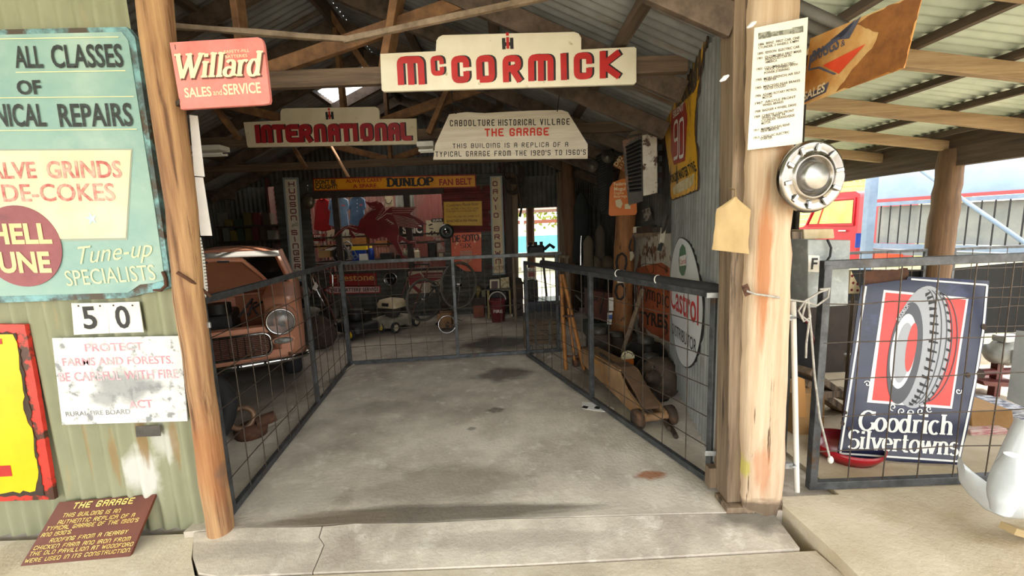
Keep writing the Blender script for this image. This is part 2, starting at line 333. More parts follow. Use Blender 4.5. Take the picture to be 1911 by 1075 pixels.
def strip(mb, T, pts, thick, thin):
    _dk[0] = (_dk[0]+1) % 9
    m = len(pts); vs = []
    for i in range(m):
        a, b = pts[max(i-1, 0)], pts[min(i+1, m-1)]; dx, dy = b[0]-a[0], b[1]-a[1]; L = math.hypot(dx, dy) or 1e-6; dx, dy = dx/L, dy/L
        w = (thin+(thick-thin)*abs(dy)**1.3)/2; k = 1.0
        if 0 < i < m-1:
            e = math.hypot(pts[i][0]-a[0], pts[i][1]-a[1]) or 1; c = ((pts[i][0]-a[0])*dx+(pts[i][1]-a[1])*dy)/e; k = min(1/max(c, .5), 1.6)
        _dk[0] += .03
        vs += [T(pts[i][0]-dy*w*k, pts[i][1]+dx*w*k), T(pts[i][0]+dy*w*k, pts[i][1]-dx*w*k)]
    mb.add(vs, [(2*i, 2*i+1, 2*i+3, 2*i+2) for i in range(m-1)])
def rnd(pts, r):
    o = [pts[0]]
    for i in range(1, len(pts)-1):
        p, a, b = pts[i], pts[i-1], pts[i+1]
        def to(q, rr):
            L = math.hypot(q[0]-p[0], q[1]-p[1]) or 1; rr = min(rr, L/2); return (p[0]+(q[0]-p[0])/L*rr, p[1]+(q[1]-p[1])/L*rr)
        s, e = to(a, r), to(b, r)
        for k in range(5):
            t = k/4; o.append(((1-t)**2*s[0]+2*t*(1-t)*p[0]+t*t*e[0], (1-t)**2*s[1]+2*t*(1-t)*p[1]+t*t*e[1]))
    return o+[pts[-1]]
def lay(mb, fr, text, p0, p1, top, font='f', wt=None, d=0.0015, shear=0, aspect=.62, gap=.16, up=None):
    """letters on a frame, baseline from p0 to p1 (local), cap height top; fitted to that length"""
    L = math.hypot(p1[0]-p0[0], p1[1]-p0[1]); ux, uy = (p1[0]-p0[0])/L, (p1[1]-p0[1])/L; vx, vy = up or (-uy, ux)
    def T(x, y): return fr.pt(p0[0]+ux*x+vx*y, p0[1]+uy*x+vy*y, d+_dk[0]*.00012)
    if font == 'f':
        vs, fs = font_mesh(text, wt or 0)
        if not vs: return
        x0 = min(v[0] for v in vs); x1 = max(v[0] for v in vs); cap = .729
        mb.add([T((x-x0)/(x1-x0)*L+shear*y*top/cap, y*top/cap) for x, y in vs], fs); return
    if font == 's':
        W_ = sum(SER[c][0] for c in text); k = L/W_; x = 0; tk = (wt or .17)*top; tn = tk*.42
        for c in text:
            w, ss = SER[c]
            for pts, sf in ss:
                q = [(x+a*k+shear*b*top, b*top) for a, b in pts]; strip(mb, T, q, tk, tn)
                for e, fl in ((0, sf[0]), (-1, sf[1])):
                    if fl == '1':
                        ex, ey = q[e]; sy = tn/2*(1 if ey < top*.3 else -1); hw = tk*.5+tn*.6; strip(mb, T, [(ex-hw, ey+sy), (ex+hw, ey+sy)], tn, tn)
            x += w*k
        return
    ws = [WID.get(c, 1.0) for c in text]; tot = sum(ws)+gap/aspect*(len(text)-1); k = L/tot; x = 0; t = (wt or .2)*top
    for c, w in zip(text, ws):
        if c != ' ':
            for stk in BLK[c].split(';'):
                sharp = stk[0] == '!'; q = [(XC[z[0]], XC[z[1]]) for z in stk.replace('!', '').split()]
                cw = w*k; q = [(x+t/2*.8+a*max(cw-t*.8, .001) if c not in "I1'.!" else x+cw/2, t/2+b*(top-t)) for a, b in q]
                if c in '.!' and q[0] == q[1]: q = [(q[0][0], q[0][1]-t/2), (q[0][0], q[0][1]+t/2)]
                elif len(q) == 2 or True:
                    def ext(a, b): l = math.hypot(a[0]-b[0], a[1]-b[1]) or 1; return (a[0]+(a[0]-b[0])/l*t/2, a[1]+(a[1]-b[1])/l*t/2)
                    if q[0] != q[-1]: q = [ext(q[0], q[1])]+q[1:-1]+[ext(q[-1], q[-2])]
                if len(q) > 2 and not sharp: q = rnd(q, min(top*.16, k*.4))
                elif len(q) > 2: q = rnd(q, t*.3)
                strip(mb, T, q, t, t)
        x += (w+gap/aspect)*k
def sign(name, label, fr, poly, th, mats, cat='sign', group=None, bev=0, part='panel'):
    xs = [a for a, b in poly]; ys = [b for a, b in poly]
    r = thing(name, label, cat, fr.pt((min(xs)+max(xs))/2, min(ys), -th/2), group)
    mb = MB(); mb.prism(fr, poly, -th, 0); mb.build(part, mats, r, bev=bev)
    return r
def words(root, fr, mat, items, name='lettering', label=None, join=False, **kw):
    """items: text, baseline start pixel, baseline end pixel, cap height in pixels at the start, options"""
    mb = MB(); ob = None
    for it in items:
        if not join: mb = MB()
        t, a, b, h = it[:4]; o = dict(kw); o.update(it[4] if len(it) > 4 else {})
        A, B, Cc = fr.px(*a), fr.px(*b), fr.px(a[0]-h*o.pop('lean', .04), a[1]-h)
        up = None
        if o.pop('skew', 0): 
            H = math.hypot(Cc[0]-A[0], Cc[1]-A[1]); up = ((Cc[0]-A[0])/H, (Cc[1]-A[1])/H)
        lay(mb, fr, t, A, B, math.hypot(Cc[0]-A[0], Cc[1]-A[1]), up=up, **o)
        if not join: ob = mb.build(name, mat, root, label)
    return mb.build(name, mat, root, label) if join else ob
# ---------------------------------------------------------------- the setting
WY = 2.12                                        # street front
concrete = M('worn_concrete', 'a39a8c', '857c70', s=2.2, lo=.3, hi=.75, r=.85, bump=.12, bs=60, c3='b8b0a2', s3=5, lo3=.56, hi3=.75, blobs=[
    (-1.4+1.5, -2.4, 0, 1, 1, 1, '857c70', 0)] if False else None)
def floor_mat(name, ox, oy, stains):
    return M(name, 'd6ccbc', 'a99e90', s=2.6, lo=.36, hi=.66, r=.85, bump=.3, bs=45, c3='ded6c8', s3=9, lo3=.55, hi3=.72, det=10, blobs=[(x-ox, y-oy, 0, rx, ry, 9, c, a) for x, y, rx, ry, c, a in stains])
# interior slab: its street edge is broken
edge = [(-1.82, 2.05), (-1.5, 2.075), (-1.2, 2.06), (-.9, 2.07), (-.5, 2.055), (-.1, 2.06), (.3, 2.05), (.7, 2.045), (1.1, 2.035), (1.4, 2.03)]
GF = Fr((0, 0, 0), (1, 0, 0), (0, 1, 0))
mb = MB(); mb.prism(GF, edge+[(1.4, 2.1), (1.95, 2.1), (1.95, 9.6), (-5.2, 9.6), (-5.2, 2.15), (-1.82, 2.15)], -.15, 0)
stains = [(F(940, 698).x, F(940, 698).y, .42, .28, '4a443c', .75), (F(925, 765).x, F(925, 765).y, .1, .07, '4a443c', .7), (F(880, 800).x, F(880, 800).y, .05, .04, '554d44', .6), (F(1215, 886).x, F(1215, 886).y, .13, .06, '9c6038', .85),
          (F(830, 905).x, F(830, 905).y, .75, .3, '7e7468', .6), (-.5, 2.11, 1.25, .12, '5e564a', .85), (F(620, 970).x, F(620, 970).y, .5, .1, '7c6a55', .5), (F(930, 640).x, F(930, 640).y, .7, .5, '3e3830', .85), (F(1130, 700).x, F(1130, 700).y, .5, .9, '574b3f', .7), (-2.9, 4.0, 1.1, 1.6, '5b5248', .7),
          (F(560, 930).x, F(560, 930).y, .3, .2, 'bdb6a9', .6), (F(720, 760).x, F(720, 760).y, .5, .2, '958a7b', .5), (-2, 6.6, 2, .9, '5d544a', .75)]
fl = mb.build('floor', floor_mat('floor_concrete', -1.625, 5.815, stains)); struct(fl, 'worn concrete garage floor with oil stains')
# ramp apron at the door, cracked across
crack = [(F(598, 988).x, 2.05), (F(592, 1005).x, 1.98), (F(600, 1020).x, 1.93), (F(588, 1045).x, 1.85), (F(580, 1062).x, 1.775)]
def apron(poly, nm):
    mb = MB(); mb.prism(GF, poly, -.16, 0)
    for i, p in enumerate(mb.v): mb.v[i] = Vector((p.x, p.y, p.z-.03*max(0, min(1, (2.06-p.y)/.3))))
    o = mb.build(nm, floor_mat('apron_concrete', 0, 1.9, [(1.15, 2.0, .35, .15, '5f5a50', .8), (-.2, 1.9, .7, .08, '968d80', .5)])); struct(o, 'cracked concrete apron at the garage door')
e2 = [(x, y-.008) for x, y in edge if x > -1.6]
ci = [(x-.003, y) for x, y in crack]; cj = [(x+.003, y) for x, y in crack]
frontL, frontR = [(-1.44, 1.775), (-1.56, 1.8), (-1.66, 1.9)], [(1.33, 1.80), (.6, 1.785), (0, 1.775)]
sp = crack[0][0]
apron([(-1.76, 2.045)]+[p for p in e2 if p[0] < sp]+ci+frontL, 'apron')
apron([p for p in e2 if p[0] > sp and p[0] < 1.3]+[(1.34, 2.02)]+frontR+list(reversed(cj)), 'apron')
mb = MB(); mb.prism(GF, [(-9, -9), (1.42, -9), (1.42, 1.65), (1.4, 1.79), (.6, 1.775), (0, 1.765), (-1.44, 1.765), (-1.57, 1.79), (-1.67, 1.9), (-1.79, 2.08), (-9, 2.1)], -.2, -.035)
struct(mb.build('pavement', M('pavement_concrete', 'd8cdb8', 'b4a893', s=2.2, lo=.38, hi=.66, det=10, r=.88, bump=.3, bs=50, c3='e2dace', s3=4, lo3=.55, hi3=.8)), 'pale concrete pavement before the garage')
mb = MB(); mb.prism(GF, [(1.45, -9), (9, -9), (9, 4.6), (1.75, 4.6), (1.75, 2.1), (1.39, 2.1), (1.42, 1.7)], -.2, .03)
struct(mb.build('slab', M('slab_concrete', 'cfc2aa', 'af9f82', s=2, lo=.38, hi=.66, det=10, r=.85, bump=.3, bs=55, c3='b09a74', s3=2.5, lo3=.56, hi3=.75, st3=(.7, 2, 1))), 'raised concrete slab beside the garage post', )
mb = MB(); mb.grid(lambda u, v: V(-60+120*u, -40+130*v, -.22), 4, 4)
struct(mb.build('ground', M('yard_ground', 'a59c86', '8d9168', s=.6, r=.95, c3='b5ab98', s3=1.4, lo3=.5, hi3=.7)), 'bare yard ground')
# corrugated sheet: along = direction of the ridges
def corrug(mb, o, across, along, out, wid, length, pitch=.085, amp=.011, n=8, cut=None):
    o, across, along, out = Vector(o), Vector(across).normalized(), Vector(along).normalized(), Vector(out).normalized(); k = max(2, int(wid/pitch*n))
    mb.grid(lambda u, v: o+across*(u*wid)+along*(v*length)+out*(amp*math.sin(u*wid/pitch*2*math.pi)), k, 1)
mb = MB(); corrug(mb, (-5.3, WY, -.03), (1, 0, 0), (0, 0, 1), (0, -1, 0), 3.56, 4.6)
ob = mb.build('wall_front', greenwall); ob.location = (-3.52, WY, -.03); struct(ob, 'faded green corrugated front wall')
# roof: gable along y, ridge at x = RX
RX, RZ, SL = -1.7, 3.82, .445
def roofz(x): return RZ-SL*abs(x-RX)
def sheet(mb, x0, x1, y0, y1):
    a, b = V(x0, y0, roofz(x0)+.06), V(x1, y0, roofz(x1)+.06); d = b-a; corrug(mb, a, (0, 1, 0), d, V(-d.z, 0, d.x) if d.x > 0 else V(d.z, 0, -d.x), y1-y0, d.length)
mb = MB()
for y0, y1 in ((1.75, 2.9), (2.9, 4.6), (4.6, 6.05), (6.75, 7.75)): sheet(mb, RX, -5.4, y0, y1)
sheet(mb, -4.2, -5.4, 7.75, 8.2); sheet(mb, -2.55, -5.4, 6.05, 6.75); sheet(mb, RX, -1.82, 6.05, 6.75)
sheet(mb, RX, 1.36, 1.75, 2.05); sheet(mb, RX, 1.6, 2.05, 2.9)
for y0, y1 in ((2.9, 4.6), (4.6, 6.3), (6.3, 7.75)): sheet(mb, RX, 1.75, y0, y1)
struct(mb.build('ceiling', galvroof), 'corrugated iron roof seen from below')
# trusses
nb = [0]
def timber(name, p, q, w, h, mat, n=4, amp=.003): 
    mb = MB(); mb.bar(p, q, w, h, n=n, amp=amp); o = mb.build(name, mat, bev=.004); struct(o); return o
for ty in (2.9, 4.6, 6.3):
    timber('tie_beam', (-4.95, ty, 2.56), (1.2 if ty < 3 else 1.58, ty, 2.56), .05, .105, beamx, 10)
    for s, xe in ((-1, -5.0), (1, 1.2 if ty < 3 else 1.6)):
        timber('rafter', (RX, ty+.05, RZ-.13), (xe, ty+.05, roofz(xe)-.13), .05, .14, beamr)
    timber('truss_strut', (RX, ty+.05, 2.5), (RX, ty+.05, RZ-.1), .045, .1, strutm)
    timber('truss_strut', (RX+.05, ty+.06, 2.62), (RX+1.45, ty+.06, roofz(RX+1.45)-.16), .045, .09, strutm)
    timber('truss_strut', (RX-.05, ty+.06, 2.62), (RX-1.45, ty+.06, roofz(RX-1.45)-.16), .045, .09, strutm)
for ty in (2.1, 3.75, 5.45, 7.2):
    for xe in (-5.0, 1.08 if ty < 2.5 else 1.38 if ty < 4 else 1.6): timber('rafter', (RX, ty, RZ-.13), (xe, ty, roofz(xe)-.13), .05, .14, beamr)
for k in range(1, 5):
    for s in (-1, 1):
        x = RX+s*k*.82; timber('purlin', (x, 1.8, roofz(x)-.03), (x, 7.7, roofz(x)-.03), .075, .05, beamy)
timber('ridge_beam', (RX, 1.8, RZ-.1), (RX, 7.7, RZ-.1), .04, .16, beamy)
# leaning struts and thin braces seen in the front bay
timber('truss_strut', Y(716, 150, 2.96), Y(749, -40, 2.96), .15, .05, strutm)
timber('roof_batten', Y(300, 47, 2.6), Y(650, 74, 2.75), .03, .03, battenm); timber('roof_batten', Y(642, 75, 2.75), Y(1060, -14, 2.5), .03, .035, battenm)
timber('truss_strut', Y(596, -4, 4.52), Y(700, 150, 4.52), .05, .06, strutm); timber('truss_strut', Y(838, 160, 4.5), Y(800, 250, 4.5), .08, .05, strutm)
timber('roof_batten', Y(612, 262, 6.1), Y(650, 330, 6.1), .09, .02, M('sunlit_batten', 'c99c72', 'a87c54', s=8, r=.7))  # sunlight on this strut is put into its paler colour
timber('truss_strut', Y(402, 200, 4.5), Y(446, 258, 4.5), .07, .05, strutm); timber('truss_strut', Y(548, 276, 6.25), Y(572, 314, 6.25), .06, .05, strutm)
timber('wall_plate', (1.62, 3.9, 2.34), (1.62, 7.8, 2.34), .09, .1, beamy); timber('wall_plate', (-5.0, 2.2, 2.3), (-5.0, 7.8, 2.3), .09, .1, beamy)
# side and back walls
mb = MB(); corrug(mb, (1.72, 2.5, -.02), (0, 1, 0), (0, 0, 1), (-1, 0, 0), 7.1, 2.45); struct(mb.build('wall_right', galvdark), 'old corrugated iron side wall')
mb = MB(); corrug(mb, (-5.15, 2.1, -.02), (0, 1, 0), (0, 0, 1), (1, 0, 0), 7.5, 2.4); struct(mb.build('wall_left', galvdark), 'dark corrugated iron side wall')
BY = 7.62                                        # workshop back wall with the long window
def bz(px, py): return Y(px, py, BY)
wx0, wx1 = bz(583, 430).x, bz(828, 430).x; wz0, wz1 = bz(740, 502).z, bz(740, 364).z
bx0, bx1 = bz(520, 430).x, bz(950, 430).x
mb = MB()
def hsheet(x0, x1, z0, z1, pitch=.085): corrug(mb, (x0, BY, z0), (0, 0, 1), (1, 0, 0), (0, -1, 0), z1-z0, x1-x0, pitch)
hsheet(bx0, wx0, -.02, 2.52); hsheet(wx0, wx1, -.02, wz0); hsheet(wx0, wx1, wz1, 2.52)
mb.k = 0; hsheet(wx1, bx1, -.02, 1.5); mb.k = 1; hsheet(wx1, bx1, 1.5, wz1+.1); mb.k = 0; hsheet(wx1, bx1, wz1+.1, 2.52)
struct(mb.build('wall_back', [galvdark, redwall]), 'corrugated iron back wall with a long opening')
mb = MB(); k = int(6.9/.085*6)                   # gable end over it, upright ridges
mb.grid(lambda u, v: V(-5.15+6.9*u, 7.72+.011*math.sin(u*6.9/.085*6.283), 2.45+(roofz(-5.15+6.9*u)+.06-2.45)*v), k, 1)
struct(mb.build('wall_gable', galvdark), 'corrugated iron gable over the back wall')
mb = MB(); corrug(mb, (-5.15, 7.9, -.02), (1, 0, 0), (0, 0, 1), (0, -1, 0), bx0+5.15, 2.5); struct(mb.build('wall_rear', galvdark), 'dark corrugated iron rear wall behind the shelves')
mb = MB()
for px in (632, 764):
    x = bz(px, 430).x; mb.box((x, BY-.02, (wz0+wz1)/2), (.11, .06, wz1-wz0))
mb.box(((wx0+wx1)/2, BY-.03, wz0-.02), (wx1-wx0+.1, .16, .05)); mb.box(((wx0+wx1)/2, BY-.02, wz1+.04), (wx1-wx0+.1, .06, .1))
struct(mb.build('window_1', M('dark_window_timber', '3c3128', '2a221c', s=8, r=.8), bev=.004), 'dark timber frame of the long back opening')
# room behind the opening, under a milky skylight sheet
mb = MB(); corrug(mb, (-4.3, 9.3, -.02), (1, 0, 0), (0, 0, 1), (0, -1, 0), 4.2, 2.7); mb.box((-4.3, 8.5, 1.3), (.04, 1.7, 2.6)); mb.box((-.15, 8.5, 1.3), (.04, 1.7, 2.6))
struct(mb.build('wall_store', M('store_iron', '4a3a34', '5c2a26', s=1.5, lo=.4, hi=.6, st=(1, 1, .5), r=.7, c3='6a6660', s3=1.2, lo3=.55, hi3=.6)), 'dark and red iron walls of the store behind the opening')
mb = MB(); mb.box((-2.2, 8.52, 2.75), (4.4, 1.6, .01)); struct(mb.build('ceiling_skylight', M('milky_sheet', 'f2efe6', r=.5, trans=.85)), 'milky skylight sheet over the store')
# back doorway: framed between the post and the right wall
mb = MB()
dz = lambda px, py: Y(px, py, 7.75)
corrug(mb, (bx1-.1, 7.78, dz(1000, 388).z), (1, 0, 0), (0, 0, 1), (0, -1, 0), 1.75+.1-bx1, 2.6-dz(1000, 388).z); corrug(mb, (dz(1040, 430).x, 7.78, -.02), (1, 0, 0), (0, 0, 1), (0, -1, 0), 1.75-dz(1040, 430).x, 2.6)
struct(mb.build('wall_doorway', galvdark), 'iron wall around the bright back doorway')
for (a, b) in (((958, 300), (962, 600)), ((1046, 350), (1052, 560))):
    p, q = dz(*a), dz(*b); mb = MB(); mb.bar((p.x, 7.7, 2.5), (q.x, 7.7, 0), .14, .1, n=5, amp=.006); struct(mb.build('door_jamb', plank_grey, bev=.005), 'rough timber door jamb')
# front posts
def log(mb, pts, rs, n=18, amp=.006, sub=22):
    P, R = [], []
    for i in range(sub+1):
        t = i/sub*(len(pts)-1); k = min(int(t), len(pts)-2); f = t-k
        P.append(Vector(pts[k]).lerp(Vector(pts[k+1]), f)+V(random.uniform(-amp, amp), random.uniform(-amp, amp), 0)); R.append((rs[k]*(1-f)+rs[k+1]*f)*random.uniform(.97, 1.03))
    mb.tube(P, R, n)
p0, p1 = Y(410, 965, 2.06), Y(280, -60, 2.06)
mb = MB(); log(mb, [(p0.x, 2.06, -.05), (p0.x+.005, 2.06, .9), (p0.x*.4+p1.x*.6, 2.06, 1.7), (p1.x, 2.06, p1.z), (p1.x-.06, 2.06, 3.5)], [.064, .062, .064, .07, .07])
tag(mb.build('timber_post', log_tan), 'round honey-coloured timber post left of the open doorway', 'post')
r = thing('timber_post', 'massive weathered split timber post right of the doorway, rotted at its foot', 'post', (1.28, 2.1, 0))
def slab_post(mb, pxl, pxr, y, dep, z0, z1, n=26, amp=.007, rot=True):
    rings = []
    for i in range(n+1):
        z = z0+(z1-z0)*i/n; a = pxl(z); b = pxr(z); c = (a+b)/2; w = (b-a)/2; rg = []
        for k in range(16):
            t = 2*math.pi*k/16; sx = math.copysign(abs(math.cos(t))**.45, math.cos(t)); sy = math.copysign(abs(math.sin(t))**.45, math.sin(t)); g = 1-.12*math.exp(-z/.08)*(k % 3) if rot else 1
            rg.append(V(c+w*sx*g+random.uniform(-amp, amp), y+dep/2+dep/2*sy*g+random.uniform(-amp, amp), z))
        rings.append(rg)
    mb.loft(rings)
xl0, xr0 = Y(1393, 940, 2.0).x, Y(1472, 930, 2.0).x; xl1, xr1 = Y(1410, 20, 2.0).x, Y(1500, 20, 2.0).x; zt = Y(1450, 20, 2.0).z
lx = lambda z: xl0+(xl1-xl0)*z/zt; rx_ = lambda z: xr0+(xr1-xr0)*z/zt
mb = MB(); slab_post(mb, lx, rx_, 2.0, .2, -.02, 2.76); mb.build('trunk', post_grey, r)
mb = MB(); a, b = Y(1356, 945, 2.06).x, Y(1392, 945, 2.06).x; mb.bar(((a+b)/2, 2.13, .03), (Y(1389, 0, 2.06).x, 2.13, 2.76), .09, .12, up=(0, 1, 0), n=14, amp=.003); mb.build('facing_plank', plank_grey, r, 'grey sawn plank', bev=.004)
mb = MB(); mb.box(((a+b)/2, 2.1, .0), (.13, .14, .05)); mb.build('foot_block', plank_grey, r, bev=.004)
# post inside on the right, the tall ones carrying the back bay
p = F(1158, 640); q = Y(1172, 232, 5.3)
mb = MB(); log(mb, [(p.x, p.y, 0), (p.x+.03, p.y, .8), (q.x-.02, p.y, 1.7), (q.x+.02, p.y, 2.36)], [.145, .125, .12, .1], amp=.008)
tag(mb.build('timber_post', M('barky_post', '9c6a3c', '6e4525', s=4, st=(3, 3, .5), r=.75, bump=.4, c3='50321d', s3=9, lo3=.6, hi3=.66, st3=(1, 1, .6))), 'knotty brown timber post inside the garage hung with straps and labels', 'post')
p = Y(1065, 480, 6.9)
mb = MB(); log(mb, [(p.x-.05, 6.9, 0), (p.x, 6.9, 1.3), (p.x-.02, 6.9, 1.9), (p.x-.03, 6.9, 2.6)], [.08, .1, .13, .09], amp=.012); tag(mb.build('timber_post', wood('mid_post', '6e4c30', '44301f', 2)), 'bent bare tree-trunk post right of the bright back doorway', 'post')
for px, nm in ((950, 'right'),):
    mb = MB(); mb.box((Y(px, 430, 7.55).x, 7.58, 1.25), (.13, .14, 2.5)); tag(mb.build('timber_post', wood('dark_post', '4f4236', '352b23', 2), bev=.01), 'dark square timber post right of the tall cream tractor sign', 'post')
# skillion roof beside the garage
SX0, SZ0, SS = 1.5, 2.63, .14
def skz(x): return SZ0-SS*(x-SX0)
mb = MB()
for y0, y1 in ((.6, 2.3), (2.3, 3.9), (3.9, 6.6)):
    a, b = V(1.4, y0, skz(1.4)+.1), V(4.75, y0, skz(4.75)+.1); corrug(mb, a, (0, 1, 0), b-a, (0, 0, 1), y1-y0, (b-a).length)
struct(mb.build('ceiling_verandah', skilroof), 'pale green-white iron of the side verandah roof')
for y in (1.2, 1.97, 2.7, 3.58, 4.35, 5.1, 5.85): timber('verandah_rafter', (1.42, y, skz(1.42)-.03), (4.62, y, skz(4.62)-.03), .05, .1, wood('verandah_timber', 'a88f6c', '7c6346', 0, 'c0a680', lo3=.58, hi3=.75), 6)
for x in (1.9, 2.5, 3.1, 3.7, 4.3): timber('verandah_purlin', (x, .7, skz(x)+.055), (x, 6.5, skz(x)+.055), .05, .05, beamy)
timber('verandah_beam', (4.48, .6, skz(4.48)-.075), (4.48, 6.6, skz(4.48)-.075), .09, .31, beamy, 8)
p = V(4.45, 4.33, 0)
mb = MB(); log(mb, [(p.x-.02, p.y, 0), (p.x, p.y, 1.2), (p.x+.03, p.y, 2.15)], [.125, .115, .105]); tag(mb.build('timber_post', log_dark := wood('verandah_log', '76593c', '4e3924', 2)), 'round brown log post holding up the side verandah roof', 'post')

# unseen awning added above the camera to cut top light on the front
mb = MB(); corrug(mb, (-7, 1.7, 3.25), (1, 0, 0), (0, -1, -.06), (0, 0, 1), 8.4, 4.9, .085, .011, 4)
struct(mb.build('added_awning', skilroof), 'added unseen iron awning cutting the top light on the street front')
for x in (-6.5, -4, -1.5, 1.3): timber('added_awning_rafter', (x, 1.7, 3.18), (x, -3.15, 2.88), .05, .1, beamy)
# ---------------------------------------------------------------- signs on the street front
teal = M('teal_sign', '98b5a9', '769d9b', s=2.2, lo=.3, hi=.7, st=(1, 1, 1.6), r=.5, c3='bccabc', s3=1.7, lo3=.5, hi3=.8)
tealrim = M('teal_rim', '7fb0b5', '4a5a5a', s=9, lo=.4, hi=.6, r=.6, c3='4b3f33', s3=7, lo3=.5, hi3=.6)
brushblack = M('brushed_black', '1f2423', '3f4d4b', s=20, lo=.5, hi=.75, st=(1, 1, 4), r=.6)
paleyel = M('pale_yellow_paint', 'e6dfae', 'd3d0a4', s=10, r=.6)
fr = Fr((0, WY-.035, 0))
poly = fr.P([(-130, 58), (236, 50), (252, 70), (300, 400), (320, 535)])+fr.P([(300, 543), (268, 548), (240, 556), (-130, 570)])
r = sign('repairs_sign', 'big pale teal painted board listing repair work, on the green wall, partly outside the picture', fr, poly, .03, tealrim, part='frame')
mb = MB(); f2 = Fr((0, WY-.036, 0)); mb.prism(f2, f2.P([(-120, 68), (228, 60), (240, 76), (291, 400), (305, 500)]+[(310, 522), (288, 528), (262, 531), (240, 546), (-120, 556)]), 0, .003); mb.build('board', teal, r)
f3 = Fr((0, WY-.0395, 0))
mb = MB(); mb.prism(f3, f3.P([(-120, 279), (248, 277), (238, 448), (100, 450), (-120, 452)]), 0, .001); mb.build('panel', M('grey_outline', '9aa396', r=.6), r, 'grey outline of the cream panel')
f4 = Fr((0, WY-.0415, 0))
mb = MB(); mb.prism(f4, f4.P([(-120, 282), (245, 280), (235, 444), (100, 446), (-120, 448)]), 0, .001); mb.build('panel', M('cream_panel', 'e0d8bc', 'd2c6a6', s=4, r=.6), r, 'cream panel')
c0 = f4.px(40, 460); rr = abs(f4.px(117, 460)[0]-f4.px(-35, 460)[0])/2
mb = MB(); mb.prism(f4, ell(c0[0], c0[1], rr, rr, 48), .001, .003); mb.build('roundel', M('faded_maroon', '9a565c', '7f4048', s=5, lo=.35, hi=.7, r=.6, c3='5e3a42', s3=4, lo3=.56, hi3=.7), r, 'faded maroon disc')
words(r, f4, brushblack, [('ALL', (30, 126), (82, 126), 41, dict(wt=.022)), ('CLASSES', (99, 126), (232, 124), 43, dict(wt=.022)), ('OF', (34, 176), (79, 175), 26, dict(wt=.03)),
    ('MECHANICAL', (-118, 236), (88, 235), 42, dict(wt=.022)), ('REPAIRS', (113, 236), (250, 234), 43, dict(wt=.022))], label='black lettering')
mb = MB()
for a, b in (((-120, 185), (250, 181)), ((-120, 246), (256, 242)), ((30, 136), (235, 133)), ((-120, 76), (222, 70))):
    p, q = f4.px(*a), f4.px(*b); mb.flat(f4, [p, q, (q[0], q[1]+.004), (p[0], p[1]+.004)])
mb.build('stripe', paleyel, r, 'thin pale yellow lines')
words(r, f4, M('worn_red_letter', 'b0504c', 'd9a89a', s=16, lo=.4, hi=.6, r=.6), [('VALVE', (-42, 334), (70, 332), 31, dict(wt=.02, d=.003)), ('GRINDS', (90, 332), (229, 331), 32, dict(wt=.02, d=.003)), ('DE-COKES', (8, 376), (217, 374), 33, dict(wt=.012, d=.003))], label='worn red lettering')
words(r, f4, M('buff_letter', 'e3cf9c', 'd6bf8a', s=9, r=.6), [('SHELL', (-38, 455), (100, 453), 37, dict(wt=.035, d=.005)), ('TUNE', (-28, 508), (99, 507), 38, dict(wt=.035, d=.005))], label='buff lettering')
words(r, f4, paleyel, [('Tune-up', (140, 494), (282, 478), 34, dict(shear=.45, wt=-.006)), ('SPECIALISTS', (126, 534), (292, 522), 30, dict(wt=-.004))], label='pale yellow lettering')
mb = MB(); cx, cy = f4.px(172, 408); R_ = .032
mb.flat(f4, [(cx+R_*(1 if k % 2 == 0 else .38)*math.cos(math.radians(98+36*k)), cy+R_*(1.1 if k % 2 == 0 else .42)*math.sin(math.radians(98+36*k))) for k in range(10)], .003); mb.build('star', M('pale_blue_star', '9cc6d2', 'c4d8d8', s=20, r=.6), r, 'pale blue star')
# bent hook bracket over the sign corner
mb = MB(); q = [fr.pt(*fr.px(*p), d=.012) for p in ((308, 506), (313, 518), (314, 532), (304, 541), (290, 541))]; mb.tube(q, [.009, .009, .009, .008, .005], 6)
tag(mb.build('bent_bracket', rust), 'small rusty bent hook bracket at the lower corner of the teal sign', 'bracket')
# yellow enamel with a red rim, leaning low on the wall
fr = Fr((0, WY-.03, 0))
poly = rough(fr.P([(-60, 604), (46, 606), (62, 690), (102, 932), (-60, 938)]), .0015, .03)
r = sign('enamel_sign', 'yellow enamel sign with a chipped red rim, low on the green wall', fr, poly, .02, M('chipped_red_rim', 'cf3a2d', 'b52a22', s=8, r=.4, c3='4a2c22', s3=7, lo3=.52, hi3=.56), part='rim')
mb = MB(); f2 = Fr((0, WY-.031, 0)); mb.prism(f2, rough(f2.P([(-60, 618), (30, 621), (44, 690), (84, 924), (-60, 930)]), .007, .022, 5), 0, .002); mb.build('rust_band', rustdark, r, 'dark rusted band')
mb = MB(); f3 = Fr((0, WY-.0335, 0)); mb.prism(f3, rough(f3.P([(-60, 622), (24, 624), (32, 640), (40, 700), (46, 740), (44, 765), (60, 800), (72, 880), (66, 916), (-60, 926)]), .008, .03, 9), 0, .001); mb.build('face', M('enamel_yellow', 'f0c810', 'e2b80c', s=4, r=.3), r, 'bright yellow face')
mb = MB(); mb.flat(f3, f3.P([(-60, 872), (20, 868), (24, 888), (-60, 893)]), .0025); mb.flat(f3, f3.P([(-60, 634), (4, 632), (5, 642), (-60, 645)]), .0025); mb.build('lettering', signred, r, 'red letter edges cut by the picture')
